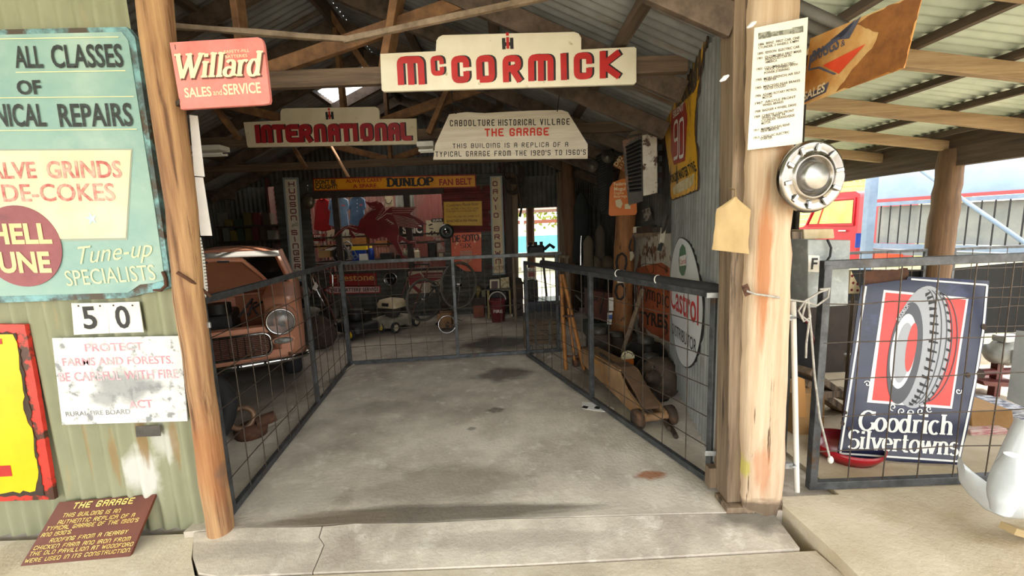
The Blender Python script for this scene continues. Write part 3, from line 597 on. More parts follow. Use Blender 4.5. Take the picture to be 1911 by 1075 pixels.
# number plates
fr = Fr((0, WY-.03, 0))
for ch, pts, tx in (('5', [(133, 566), (200, 565), (204, 622), (138, 625)], (158, 613, 184, 612)), ('0', [(200, 565), (259, 563), (268, 620), (205, 622)], (219, 612, 246, 611))):
    r = sign('number_plate', 'white plate with a black %s under the teal sign' % ('five' if ch == '5' else 'zero'), fr, fr.P(pts), .004, whitep, 'number plate', 'house number plates')
    words(r, fr, blackp, [(ch, tx[:2], tx[2:], 42, dict(wt=.02))], 'numeral')
    mb = MB()
    for t in (.2, .8):
        a = fr.px(pts[0][0]+(pts[1][0]-pts[0][0])*t, pts[0][1]+5); mb = MB(); mb.lathe([(.005, 0), (.003, .003), (0, .003)], fr.pt(*a), fr.n, 8); mb.build('screw', rustdark, r)
# PROTECT FARMS AND FORESTS
poly = fr.P([(97, 631), (336, 627), (350, 786), (116, 793)])
r = sign('fire_sign', 'scratched white tin sign about protecting farms and forests, lettering nearly worn away', fr, poly, .006,
    M('scratched_white', 'dcdcda', 'bfc0bf', s=30, lo=.4, hi=.8, r=.5, c3='8a8c8e', s3=14, lo3=.55, hi3=.63, blobs=[(.02, 0, .2, .2, .3, .12, '7e8183', .75), (-.1, 0, .14, .1, .3, .06, '85888a', .7), (.16, 0, .2, .1, .3, .05, '808386', .7)]))
words(r, fr, M('faded_pink_letter', 'c98a98', 'cdb4ba', s=14, lo=.45, hi=.6, r=.6), [('PROTECT', (160, 656), (268, 653), 15), ('FARMS AND FORESTS.', (118, 683), (324, 678), 15), ('BE CAREFUL WITH FIRE', (112, 712), (334, 705), 17), ('ACT', (242, 762), (286, 760), 15)], label='faded pink lettering', wt=.012)
words(r, fr, M('faded_grey_letter', '6d6d70', 'a5a5a8', s=14, lo=.45, hi=.6, r=.6), [('RURAL FIRE BOARD', (124, 777), (244, 772), 9)], label='faded grey lettering')
mb = MB(); mb.prism(fr, fr.P([(252, 796), (299, 794), (300, 814), (254, 816)]), -.004, 0); r = tag(mb.build('maker_plate', M('dark_plate', '3a3532', '55504a', s=12, r=.5), bev=.002), 'small dark metal plate below the scratched white sign', 'plate')
# brown board leaning at the foot of the wall
A, B = F(37, 1057, -.035), F(242, 1039, -.035); C_ = Y(112, 937, WY-.03)
fr = Fr(A, B-A, C_-A)
poly = [(0, 0), fr.px(242, 1039), fr.px(291, 922), fr.px(110, 937)]
r = sign('history_board', 'brown board with yellow hand lettering about the building, leaning on the foot of the wall', fr, poly, .016, M('brown_board', '6b3422', '552618', s=3, r=.5, c3='45201a', s3=3, lo3=.55, hi3=.7), bev=.002)
yl = M('yellow_hand_letter', 'e8d27c', 'd2b65c', s=20, r=.6)
kw = dict(font='b', skew=1, lean=-.62, aspect=.6, gap=.2)
words(r, fr, yl, [('THE GARAGE', (134, 950), (247, 940), 12, dict(wt=.19)), ('THIS BUILDING IS AN', (116, 966), (223, 957), 8), ('AUTHENTIC REPLICA OF A', (107, 979), (250, 965), 8), ("TYPICAL GARAGE OF THE 1920'S", (85, 991), (257, 974), 8),
    ("AND 1930'S.", (76, 1003), (133, 996), 8), ('ROOFING FROM A NEARBY', (92, 1013), (237, 996), 8), ('CHICKEN FARM AND IRON FROM', (62, 1027), (242, 1009), 8), ('THE OLD PAVILLION AT WOODFORD', (54, 1038), (247, 1019), 8), ('WERE USED IN ITS CONSTRUCTION.', (45, 1051), (243, 1030), 8)], wt=.15, **kw)
# Willard, bracketed off the left post
fr = Fr((0, 1.99, 0))
poly = fr.P([(316, 79), (330, 78), (480, 69), (488, 72), (492, 82), (504, 186), (502, 193), (492, 195), (337, 204)])
r = sign('battery_sign', 'pinkish red tin sign with cream lettering for batteries, fixed to the left post', fr, poly, .02, M('faded_red_tin', 'd98c86', 'd4645c', s=3.2, lo=.35, hi=.7, r=.5, c3='bd3a36', s3=3, lo3=.55, hi3=.72), bev=.002)
words(r, fr, M('brown_outline', '6b3a30', r=.6), [('Willard', (328, 150), (490, 144), 46, dict(font='s', wt=.2, d=.0008, skew=1, lean=-.09))], label='dark outline of the name')
words(r, fr, M('cream_letter', 'f2e6bf', 'e6d8ac', s=10, r=.6), [('Willard', (326, 147), (487, 141), 46, dict(font='s', wt=.185, d=.0022, skew=1, lean=-.09)), ('SALES', (346, 182), (396, 179), 18, dict(wt=.02)), ('and', (399, 178), (415, 177), 11), ('SERVICE', (418, 177), (488, 173), 20, dict(wt=.02)),
    ('SAFETY-FILL', (419, 100), (466, 97), 6), ('BATTERIES', (421, 109), (462, 106.5), 6)], label='cream lettering')
mb = MB(); a = Y(322, 90, 2.0); b = Y(330, 190, 2.0)
for q in (a, b): mb.bar(q+V(.03, .0, 0), q+V(-.03, .05, 0), .03, .02)
mb.build('bracket', rustdark, r)
# white sheets and a white rule on the inner face of the left post
for pts, lab, y in (([(353, 214), (369, 216), (382, 330), (362, 328)], 'upper white sheet edge-on behind the left post', 2.17), ([(363, 330), (379, 331), (396, 440), (374, 440)], 'lower white sheet edge-on behind the left post', 2.17)):
    a, b = Y(*pts[0], y), Y(*pts[1], y+.06); fr = Fr(Y(*pts[3], y), V(.062, .03, 0)); poly = fr.P(pts)
    mb = MB(); mb.prism(fr, poly, -.006, 0); tag(mb.build('notice_sheet', M('sheet_white', 'eeeae6', 'e0dcdc', s=6, r=.7), bev=.002), lab, 'notice', 'white sheets on the left post')
fr = Fr(Y(374, 550, 2.17), V(.06, .03, 0)); poly = fr.P([(362, 443), (375, 443), (382, 480), (388, 540), (384, 556), (376, 540), (370, 480)])
r = sign('measuring_rule', 'white toothed measuring strip curling below the two sheets on the left post', fr, poly, .004, whitep, 'ruler')
mb = MB()
for k in range(16): 
    a = fr.px(374+k*.7, 450+6*k); mb.flat(fr, [a, (a[0]+.014, a[1]), (a[0]+.014, a[1]+.004), (a[0], a[1]+.004)])
mb.build('tick_mark', blackp, r)
# McCORMICK on the first tie beam
def ih(root, fr, x, y, h):                      # the black H with a red bar through it
    k = h
    a = fr.px(x, y); b = fr.px(x, y-h); u = math.hypot(b[0]-a[0], b[1]-a[1])
    def bx(mb, x0, y0, x1, y1, d): mb.flat(fr, [(a[0]+u*x0, a[1]+u*y0), (a[0]+u*x1, a[1]+u*y0), (a[0]+u*x1, a[1]+u*y1), (a[0]+u*x0, a[1]+u*y1)], d)
    mb = MB(); bx(mb, -.37, 0, -.15, .68, .002); bx(mb, .15, 0, .37, .68, .002); bx(mb, -.15, .2, .15, .42, .002); mb.build('emblem', signblack, root, 'black letter of the emblem')
    mb = MB(); bx(mb, -.09, .02, .09, .72, .004); bx(mb, -.09, .8, .09, 1.0, .004); mb.build('emblem', signred, root, 'red bar of the emblem')
fr = Fr((0, 2.84, 0))
px = [(709, 100), (813, 95), (814, 76), (818, 69), (826, 65), (1072, 59), (1080, 62), (1085, 70), (1085, 92), (1184, 87), (1188, 90), (1188, 153), (1184, 157), (716, 171), (712, 168)]
r = sign('machinery_sign', 'largest cream hanging sign, red block letters under a stepped top, on the front tie beam', fr, fr.P(px), .025, cream, bev=.003)
ih(r, fr, 948, 92, 31)
def blk(root, fr, main, dx, dy, items, wt, **kw):
    words(root, fr, signblack, [(t, (a[0]+dx, a[1]+dy), (b[0]+dx, b[1]+dy), h, dict(d=.001)) for t, a, b, h in items], font='b', wt=wt, label='black letter shadow', join=True, **kw)
    words(root, fr, main, [(t, a, b, h, dict(d=.0025)) for t, a, b, h in items], font='b', wt=wt, label='red block letters', join=True, **kw)
blk(r, fr, signred, 4, -1, [('M', (744, 159), (792, 158), 53), ('C', (806, 142), (829, 141), 37), ('C', (845, 156), (876, 155), 51), ('O', (891, 155), (923, 154), 51), ('R', (940, 154), (972, 153), 50), ('M', (987, 152), (1032, 151), 50), ('I', (1047, 150), (1058, 149.5), 50), ('C', (1072, 149), (1104, 148), 50), ('K', (1120, 147), (1155, 146), 51)], .24)
# INTERNATIONAL on the second
fr = Fr((0, 4.52, 0))
px = [(454, 228), (523, 225), (523, 208), (526, 203), (533, 202), (700, 199), (706, 202), (708, 207), (708, 222), (777, 221), (779, 267), (777, 269), (463, 275), (461, 272)]
r = sign('machinery_sign', 'cream hanging sign with thirteen red block letters on the second tie beam', fr, fr.P(px), .025, cream2, bev=.003)
ih(r, fr, 616, 223, 21)
xs = [(477, 488), (490, 509), (511, 533), (535, 558), (560, 582), (588, 609), (614, 634), (636, 658), (661, 667), (674, 696), (701, 722), (726, 746), (749, 768)]
blk(r, fr, M('sign_deep_red', '9c1b20', '86161b', s=9, r=.5), 2.5, -.8, [(c, (x0, 267.5-(x0-477)*.016), (x1, 267.5-(x1-477)*.016), 34) for c, (x0, x1) in zip('INTERNATIONAL', xs)], .27)
# the village's own board
fr = Fr((0, 4.0, 0))
px = [(808, 298), (812, 270), (838, 213), (870, 209), (905, 211), (950, 208), (1000, 206), (1048, 205), (1060, 209), (1097, 269), (1097, 296)]
r = sign('village_board', 'whitewashed timber board naming the village and garage, sloping ends, hung below the large cream sign', fr, fr.P(px), .02, M('whitewashed_board', 'ddd5c4', 'c6bba6', s=6, lo=.35, hi=.7, st=(.4, 1, 5), r=.7), bev=.003)
words(r, fr, signblack, [('CABOOLTURE', (840, 236), (923, 235), 12), ('HISTORICAL', (930, 235), (1000, 234), 12), ('VILLAGE', (1008, 234), (1063, 233), 12), ('THIS BUILDING IS A REPLICA OF A', (845, 277), (1060, 274), 9), ("TYPICAL GARAGE FROM THE 1920'S TO 1960'S", (813, 293), (1093, 289), 10)], font='b', wt=.15, label='black hand lettering', aspect=.55, gap=.3)
words(r, fr, M('orange_red_letter', 'c8321e', r=.6), [('THE GARAGE', (905, 255), (1024, 253), 15)], font='b', wt=.2, label='red hand lettering', aspect=.6, gap=.2)
mb = MB(); mb.tube([Y(851, 212, 3.99), Y(845, 190, 3.9), V(Y(838, 172, 3.8).x, 3.76, roofz(Y(838, 172, 3.8).x)-.15)], .006, 6); mb.build('chain', darkiron, r); q = Y(1040, 208, 3.99); mb = MB(); mb.tube([q, V(q.x, 3.76, roofz(q.x)-.15)], .004, 6); mb.build('chain', darkiron, r)
# fluorescent fittings
for pts, y, lab in (([(780, 268), (812, 266), (812, 281), (781, 283)], 4.45, 'white strip light fitting beside the village board'), ([(360, 276), (421, 277), (421, 288), (360, 289)], 4.45, 'strip light fitting in the dark left bay')):
    a = Y(*pts[0], y); b = Y(*pts[2], y); r = thing('strip_light', lab, 'light', ((a.x+b.x)/2, y, b.z))
    mb = MB(); mb.box(((a.x+b.x)/2, y, (a.z+b.z)/2+.02), (abs(b.x-a.x), .16, .05)); mb.build('housing', whitep, r, bev=.005)
    for s in (-.04, .04): mb = MB(); mb.cyl(((a.x+b.x)/2-abs(b.x-a.x)/2+.01, y+s, b.z), ((a.x+b.x)/2+abs(b.x-a.x)/2-.01, y+s, b.z), .013, 10); mb.build('tube', M('unlit_tube', 'eeeee8', r=.25), r)
# list of firsts on the right post, hubcap, bag, projecting engine sign
A, B = Y(1395, 280, 1.99), Y(1497, 268, 1.95)
fr = Fr(A, V(B.x-A.x, -.055, 0)); poly = fr.P([(1395, 280), (1497, 268), (1508, 32), (1408, 52)])
r = sign('history_list', 'tall white paper list of motoring firsts pinned on the right post', fr, poly, .004, M('cream_paper', 'efe8d8', 'e4dbc8', s=3, r=.8), 'notice', part='sheet')
mb = MB()
for a, b in (((1415, 62), (1438, 58)), ((1478, 52), (1499, 48))): 
    p, q = fr.px(a[0], a[1]+12), fr.px(b[0], b[1]+12); t0, t1 = fr.px(*a), fr.px(*b); mb.flat(fr, [p, q, t1, t0])
mb.flat(fr, fr.P([(1438, 60), (1478, 54), (1477, 63), (1437, 69)])); mb.build('banner', M('grey_print', '9a9a8c', '6b6b60', s=60, lo=.45, hi=.55, r=.8), r)
L_ = [('1886  BENZ  FIRST CAR, ONE', 1415, 86, 1492), ('CYLINDER, 3 WHEELS, 5 MPH', 1415, 92, 1490), ('1895  EDISON  ELECTRIC CAR', 1414, 103, 1492), ('1901  OLDSMOBILE FIRST MASS', 1413, 112, 1495), ('PRODUCED CAR IN', 1428, 114, 1476), ('AMERICA', 1428, 119, 1450), ('1903  COLUMBIA ELECTRIC', 1412, 132, 1483), ('TRUCK, OFFERED WITH', 1427, 133, 1488), ('POWER STEERING', 1426, 139, 1473),
   ('1905  MORS (FRENCH) AIR SELF', 1411, 152, 1493), ('STARTER', 1426, 153, 1449), ('1905  MERCEDES REAR BRAKES', 1410, 167, 1493), ('WATER COOLED', 1425, 169, 1466), ('1906  ADAMS ROTARY PETROL', 1410, 182, 1487), ('MOTOR', 1423, 185, 1441), ('1907  ARGYLE FRONT', 1409, 196, 1485), ('WHEEL BRAKES', 1423, 199, 1462), ('1908  BADGER 4 WHEEL DRIVE', 1409, 211, 1486), ('1909  CHRISTIE (USA) FRONT', 1408, 221, 1482),
   ('WHEEL DRIVE, V4', 1421, 223, 1465), ('CYLINDER TRANSVERSE', 1421, 228, 1483), ('MOTOR', 1421, 233, 1438), ('1911  MARMON(USA) REAR', 1407, 246, 1474), ('VIEW MIRROR', 1419, 248, 1454), ('1913  CADILLAC ELECTRIC', 1407, 260, 1473), ('STARTER', 1419, 262, 1441)]
words(r, fr, signblack, [(t, (x0, y0), (x1, y0-(x1-x0)*.175), 4.6, dict(wt=.012)) for t, x0, y0, x1 in L_])
mb = MB()
for p in ((1403, 46), (1352, 146)): 
    c = Y(p[0], p[1], 1.97); mb.tube([c+V(-.02, 0, -.012), c, c+V(.02, .005, .012)], [.004, .012, .005], 6)
tag(mb.build('cloth_tie', M('white_rag', 'ecebe8', r=.9)), 'scraps of white tie at the head of the right doorway post', 'tie')
# hubcap
c = Y(1514, 330, 1.93); ax = V(.1, -1, 0).normalized(); R0 = 61/FPX*1.93*1.06
r = thing('hubcap', 'bright domed chrome hubcap hanging on the side of the right post', 'hubcap', c-V(0, 0, R0))
mb = MB(); mb.lathe([(R0, -.012), (R0, 0), (R0*.97, .012), (R0*.9, .016), (R0*.78, .006), (R0*.62, .012), (R0*.58, .022), (R0*.54, .018), (R0*.44, -.006), (R0*.43, -.008)], c, ax, 56); mb.build('rim', M('brown_reflection_chrome', '96928c', '6e655c', s=5, lo=.4, hi=.7, r=.2, met=1), r)  # brownish tone in the chrome stands in for dark reflections
mb = MB(); mb.lathe([(R0*.44, -.008), (R0*.4, .0), (R0*.38, .028), (R0*.34, .034), (0, .037)], c, ax, 40); mb.build('centre', M('brushed_centre', 'a8a6a2', '8e8c88', s=8, r=.35, met=1), r, 'spun aluminium centre')
u = V(0, 0, 1).cross(ax).normalized(); v = ax.cross(u)
for k in range(10):
    t = 2*math.pi*k/10+.2; d = u*math.cos(t)+v*math.sin(t); e = ax.cross(d); mb = MB()
    mb.bar(c+d*R0*.68+ax*.012, c+d*R0*.9+ax*.018, .018, .012, up=ax); mb.build('rib', chrome, r, bev=.003)
# paper bag on the door edge
fr = Fr(Y(1364, 470, 1.97), V(1, -.05, 0)); rn = random.Random(4)
P2 = fr.P([(1328, 466), (1397, 474), (1400, 392), (1372, 366), (1338, 390)]); 
r = thing('paper_bag', 'crumpled brown paper bag hanging from a nail by the right post', 'bag', fr.pt(P2[0][0]*.5+P2[1][0]*.5, P2[0][1], -.02))
def bagf(u, v):
    lo = P2[0][0]+(P2[1][0]-P2[0][0])*u; b = P2[0][1]+(P2[1][1]-P2[0][1])*u
    if v < .75: w = v/.75; x = lo+((P2[4][0]+(P2[2][0]-P2[4][0])*u)-lo)*w; y = b+((P2[4][1]+(P2[2][1]-P2[4][1])*u)-b)*w
    else: w = (v-.75)/.25; w = min(w, .94); x = (P2[4][0]+(P2[2][0]-P2[4][0])*u)*(1-w)+P2[3][0]*w; y = (P2[4][1]+(P2[2][1]-P2[4][1])*u)*(1-w)+P2[3][1]*w
    return x, y
for s_, nm in ((1, 'front'), (-1, 'back')):
    mb = MB(); g = {}
    mb.grid(lambda u, v: fr.pt(*bagf(u, v), d=s_*(.022*math.sin(math.pi*u)**.5*(1-.8*max(0, (v-.55)/.45)))+.004*math.sin(9*u+7*v)+.003*math.sin(17*v-5*u)), 16, 16); mb.build(nm, M('kraft_paper', 'bfa578', '9f855a', s=5, lo=.3, hi=.75, st=(1, 1, .5), r=.85, bump=.5), r)
mb = MB(); q = fr.pt(*P2[3]); mb.tube([q+V(0, 0, -.005), q+V(.004, .01, .03), q+V(.006, .06, .04)], .004, 6); mb.build('string', M('string', '8a7350', r=.9), r)
# projecting rusty engine sign, seen along its face
A = V(1.44, 2.0, Y(1497, 196, 2.0).z); fr = Fr(A, V(.06, -.5, 0)); poly = fr.P([(1497, 196), (1686, 127), (1722, -16), (1512, 72)])
r = sign('engine_sign', 'rusted orange projecting tin sign with a red triangle, out from the right post', fr, poly, .006, M('rusting_enamel', 'd8c28c', 'c98a3a', s=3, lo=.3, hi=.6, r=.6, c3='9a6024', s3=4, lo3=.4, hi3=.7))
mb = MB(); mb.flat(fr, rough(fr.P([(1600, 45), (1640, 60), (1628, 90), (1600, 120), (1590, 130), (1560, 172), (1686, 127), (1722, -16), (1620, 30)]), .006, .02, 3), .001); mb.build('rust_patch', M('orange_rust', '96602a', '7a4a1e', s=14, r=.9, bump=.5), r)
nav = M('navy_ink', '3c4254', '55586a', s=14, r=.5)
mb = MB(); mb.flat(fr, fr.P([(1508, 132), (1512, 104), (1534, 90), (1598, 35), (1582, 60), (1546, 90), (1516, 107), (1512, 128), (1530, 124), (1562, 138), (1557, 140), (1528, 128)]), .0015); mb.flat(fr, fr.P([(1550, 75), (1608, 30), (1585, 72)]), .0015); mb.flat(fr, fr.P([(1499, 178), (1530, 165), (1548, 152), (1542, 172), (1499, 193)]), .0015); mb.build('outline', nav, r, 'navy outline')
mb = MB(); mb.flat(fr, fr.P([(1536, 122), (1616, 82), (1566, 138)]), .002); mb.build('triangle', M('orange_red_tri', 'd94a28', 'c24020', s=9, r=.5), r, 'orange red triangle')
words(r, fr, nav, [('BRIGGS', (1515, 116), (1566, 90), 19, dict(wt=.03, d=.002, shear=.15)), ('&', (1570, 88), (1578, 84), 12, dict(d=.002))], label='navy lettering')
words(r, fr, M('pale_ink', 'ddd2b4', r=.6), [('SALES', (1500, 188), (1540, 170), 15, dict(wt=.02, d=.003, shear=.15))], label='pale lettering')
# ---------------------------------------------------------------- welded mesh gates
def gate(name, label, A, B, z0, zt, ups, ncol, nrow, cat='gate', tb=.04):
    """A, B: foot points (near, far); frame of square tube with a welded wire grid"""
    A, B = Vector(A), Vector(B); u = (B-A).normalized(); L = (B-A).length; r = thing(name, label, cat, (A+B)/2*1+V(0, 0, 0)); up = V(0, 0, 1); nrm = u.cross(up)
    P = lambda t, z: A+u*(t*L)+up*z
    for nm, a, b in (('top_rail', P(0, zt), P(1, zt)), ('bottom_rail', P(0, z0), P(1, z0))):
        mb = MB(); mb.bar(a-u*tb/2, b+u*tb/2, tb*.8, tb); mb.build(nm, steel, r, bev=.003)
    for t in ups:
        mb = MB(); mb.bar(P(t, z0-.02), P(t, zt), tb*.9, tb*.9, up=nrm); mb.build('upright', steel, r, bev=.003)
    rn = random.Random(len(label))
    for k in range(1, ncol):
        t = k/ncol
        if min(abs(t-q) for q in ups) < .02: continue
        mb = MB(); mb.tube([P(t+rn.uniform(-.004, .004), z0)+nrm*.012, P(t, (z0+zt)/2)+nrm*.016, P(t, zt)+nrm*.012], .0032, 5); mb.build('wire', wire, r)
    for k in range(1, nrow):
        z = z0+(zt-z0)*k/nrow; mb = MB(); mb.tube([P(i/8, z+rn.uniform(-.006, .006))+nrm*.019 for i in range(9)], .0032, 5); mb.build('wire', wire, r)
    return r, P
g, P = gate('mesh_gate', 'left welded mesh gate folded back beside the copper-coloured car', F(434, 962), F(653, 683), .03, 1.235, (0, .565, 1), 13, 6)
mb = MB(); c = Y(380, 607, 2.08); mb.box(c, (.07, .012, .03)); mb.build('hinge_plate', galvbracket, g, 'bright galvanised hinge plate', bev=.003)
g, P = gate('mesh_gate', 'rear welded mesh gate closing off the back of the garage', F(655, 682), F(1048, 657), .03, 1.225, (0, .5, .985), 14, 6)
g, P = gate('mesh_gate', 'right welded mesh gate in front of the trolley jack', F(1324, 905), F(986, 666), .03, 1.14, (0, .475, 1), 13, 6)
for px, py in ((1332, 551), (1328, 846)):
    c = Y(px, py, 2.22); mb = MB(); mb.box(c, (.075, .012, .03), R=-.1); mb.build('hinge_plate', galvbracket, g, 'bright galvanised hinge plate', bev=.003)
mb = MB(); mb.tube([P(-.02, 1.165)+V(0, 0, .012), P(.3, 1.168)+V(0, 0, .012), P(.6, 1.16)+V(0, 0, .012), P(.83, 1.165)+V(0, 0, .01)], .026, 12); mb.build('rail_sleeve', rubber, g, 'black rubber sleeve on the top rail')
for t in (.33, .17): mb = MB(); mb.torus(P(t, 1.165)+V(0, 0, .012), P(1, 0)-P(0, 0), .027, .004, 16, 6); mb.build('cable_tie', whitep, g, 'white cable tie')
# chain/rope at the left gate head
mb = MB(); mb.tube([Y(330, 508, 1.97), Y(350, 520, 1.99), Y(372, 535, 2.06), Y(392, 553, 2.12)], .008, 6); tag(mb.build('chain', rust), 'rusty chain from the left post to the gate head', 'chain')
# ---------------------------------------------------------------- corrugated door leaf on the right, opened inwards
A, B = V(1.12, 2.2, 0), V(1.44, 3.76, 0); du = (B-A).normalized(); W_ = (B-A).length
fr = Fr(B, -du)                                   # faces the garage, u runs towards the street
if fr.n.x > 0: fr = Fr(A, du)
flip = (fr.o-A).length > .1
r = thing('garage_door', 'tall grey corrugated iron door standing open on the right, covered with oil and tyre signs', 'door', (A+B)/2)
mb = MB(); z0, z1 = .16, 2.55
corrug(mb, fr.pt(.06, z0), fr.u, (0, 0, 1), fr.n, W_-.1, z1-z0, .076, .013); mb.build('cladding', galv, r)
fs = lambda a: W_-a if flip else a                # a measured from the street edge
for a, w in ((.03, .07), (W_-.03, .06)):
    mb = MB(); mb.bar(fr.pt(fs(a), .05, -.03), fr.pt(fs(a), 2.66, -.03), w, .06, up=fr.n, n=6, amp=.002); mb.build('stile', plank_grey, r, bev=.004)
for z in (.25, 1.3, 2.5): mb = MB(); mb.bar(fr.pt(.06, z, -.045), fr.pt(W_-.06, z, -.045), .05, .09); mb.build('rail', plank_grey, r, bev=.004)
mb = MB(); mb.bar(V(1.135, 2.165, .08), V(1.135, 2.165, 1.2), .02, .03); mb.build('edge_strip', whitep, r, 'white painted strip at the lower edge')
mb = MB(); mb.box(fr.pt(fs(.02), .09, .02), (.05, .05, .12)); mb.build('foot_block', plank_grey, r)
f2 = Fr(fr.pt(0, 0, .016), fr.u)
# SILENT 90 tyre enamel
px = [(1319, 66), (1312, 110), (1306, 160), (1300, 200), (1298, 250), (1303, 290), (1304, 350), (1296, 358), (1265, 370), (1252, 371), (1250, 330), (1243, 280), (1240, 250), (1243, 215), (1252, 190), (1256, 150), (1275, 115)]
px = smooth(px, 3); poly = rough(f2.P(px), .003, .03, 3)
r = sign('tyre_sign', 'tall buckled yellow enamel tyre sign with a big ninety, high on the open door', f2, poly, .006, M('chipped_enamel_edge', '4a3426', '2c221c', s=10, r=.6))
mb = MB(); f3 = Fr(f2.pt(0, 0, .001), f2.u); inset = []
cx = sum(p[0] for p in f2.P(px))/len(px); cy = sum(p[1] for p in f2.P(px))/len(px)
mb.flat(f3, rough([(cx+(a-cx)*.95, cy+(b-cy)*.98) for a, b in f2.P(px)], .006, .025, 8), .0005); mb.build('face', M('old_enamel_yellow', 'dba512', 'c8920e', s=4, r=.35, c3='3a2c20', s3=5, lo3=.56, hi3=.58, st3=(1, 2.5, .7)), r, 'yellow face')
mb = MB(); mb.flat(f3, rough(f3.P([(1272, 118), (1310, 80), (1308, 140), (1296, 170), (1262, 205), (1257, 170), (1262, 140)]), .008, .02, 5), .0015); mb.build('chip', M('bare_dark_chip', '4a3a28', '33281e', s=9, r=.8, c3='b48a20', s3=9, lo3=.56, hi3=.58, st3=(1, 3, 1)), r, 'dark bare patch')
mb = MB(); mb.flat(f3, f3.P([(1253, 208), (1279, 190), (1283, 215), (1279, 300), (1258, 308), (1252, 280)]), .002); mb.build('roundel', M('enamel_red', 'a8281e', '8a2018', s=6, r=.35, c3='3a2820', s3=9, lo3=.6, hi3=.64), r, 'red shield')
words(r, f3, whitep, [('SILENT', (1257, 221), (1277, 204), 13, dict(wt=.02, d=.003, skew=1, lean=0))], label='white lettering')
words(r, f3, M('enamel_white', 'dcdcd6', r=.3), [('9', (1258, 300), (1266, 296), 72, dict(d=.003, skew=1, lean=0)), ('0', (1268, 297), (1277, 294), 74, dict(d=.003, skew=1, lean=0))], font='b', wt=.09, label='white numerals')
words(r, f3, signblack, [("WORLD'S MASTER TYRE", (1251, 343), (1301, 318), 14, dict(wt=.03, d=.002, skew=1, lean=.2))], label='black lettering')
mb = MB(); mb.flat(f3, rough(f3.P([(1255, 350), (1275, 335), (1296, 325), (1294, 345), (1275, 356), (1258, 364)]), .006, .02, 4), .002); mb.build('chip', M('enamel_white_chip', 'cfc7a8', 'a88c3c', s=12, r=.4), r, 'pale chipped patch')
# Castrol oval
a0 = f2.P([(1272, 442), (1283, 687), (1241, 580), (1312, 590)])
prof = [(1272, 443), (1288, 456), (1300, 490), (1308, 530), (1313, 570), (1312, 605), (1306, 645), (1297, 675), (1284, 687), (1272, 680), (1262, 655), (1255, 610), (1251, 560), (1251, 510), (1256, 472), (1264, 449)]
prof = smooth(prof)
r = sign('oil_sign', 'white pointed-oval enamel oil sign with red name, on the open door', f2, f2.P(prof), .008, blackp)
mb = MB(); q = f2.P(prof); cx = sum(p[0] for p in q)/len(q); cy = sum(p[1] for p in q)/len(q); f3 = Fr(f2.pt(0, 0, .0008), f2.u)
mb.flat(f3, [(cx+(a-cx)*.965, cy+(b-cy)*.985) for a, b in q], .0005); mb.build('face', M('enamel_grey_white', 'd4d6d6', 'c6c9ca', s=3, r=.3), r, 'white face')
mb = MB(); mb.flat(f3, f3.P([(1274, 455), (1279, 462), (1281, 478), (1281, 500), (1277, 514), (1272, 514), (1268, 505), (1267, 485), (1269, 465)]), .002); mb.build('leaf', M('castor_green', '1f5c33', r=.4), r, 'green leaf badge')
mb = MB(); mb.flat(f3, f3.P([(1269, 479), (1281, 475), (1281, 495), (1269, 497)]), .003); mb.build('band', whitep, r, 'white band on the badge')
words(r, f3, signred, [('Castrol', (1270, 494), (1281, 491), 10, dict(d=.004, skew=1, lean=0))], label='small red name')
words(r, f3, signred, [('Castrol', (1252, 572), (1304, 607), 46, dict(wt=.01, d=.002, skew=1, lean=0))], label='large red name')
words(r, f3, signblack, [('DISTRIBUTOR', (1255, 622), (1300, 660), 20, dict(d=.002, skew=1, lean=0))], label='black lettering')
# Olympic tyres on the side wall
f2 = Fr((1.66, 5.3, 0), (0, -1, 0))
px = [(1182, 442), (1262, 434), (1262, 700), (1225, 662), (1204, 644), (1184, 618)]
r = sign('tyre_sign', 'rusty white tin tyre sign with an orange shield behind the open door', f2, f2.P(px), .01, M('rusted_white_tin', 'c9c4b6', 'b3aa97', s=4, r=.6, c3='6b452c', s3=3.5, lo3=.53, hi3=.58, st3=(1, 1, .8)))
mb = MB(); q = f2.P([(1188, 502), (1196, 498), (1212, 494), (1235, 490), (1250, 500), (1252, 640), (1238, 632), (1215, 622), (1198, 606), (1190, 580)]); mb.flat(f2, q, .0015); mb.build('shield', M('faded_orange', 'b4613c', '9a4c2c', s=5, r=.6, c3='4a2c20', s3=4, lo3=.56, hi3=.62), r, 'faded orange shield')
mb = MB()
for pts in ([(1207, 540), (1205, 480), (1212, 460), (1219, 478), (1220, 508), (1212, 512), (1207, 500)], [(1186, 520), (1188, 500), (1203, 492), (1228, 494), (1246, 505)], [(1187, 540), (1188, 590), (1197, 616), (1216, 634), (1240, 645)]):
    mb.tube([f2.pt(*f2.px(*p), d=.002) for p in pts], .004, 4)
mb.build('outline', signblack, r, 'dark outline and torch')
words(r, f2, signblack, [('Olympic', (1189, 548), (1250, 575), 24, dict(font='s', wt=.2, d=.003, skew=1, lean=0)), ('TYRES', (1194, 602), (1247, 614), 22, dict(wt=.03, d=.003, skew=1, lean=0))], label='dark lettering')
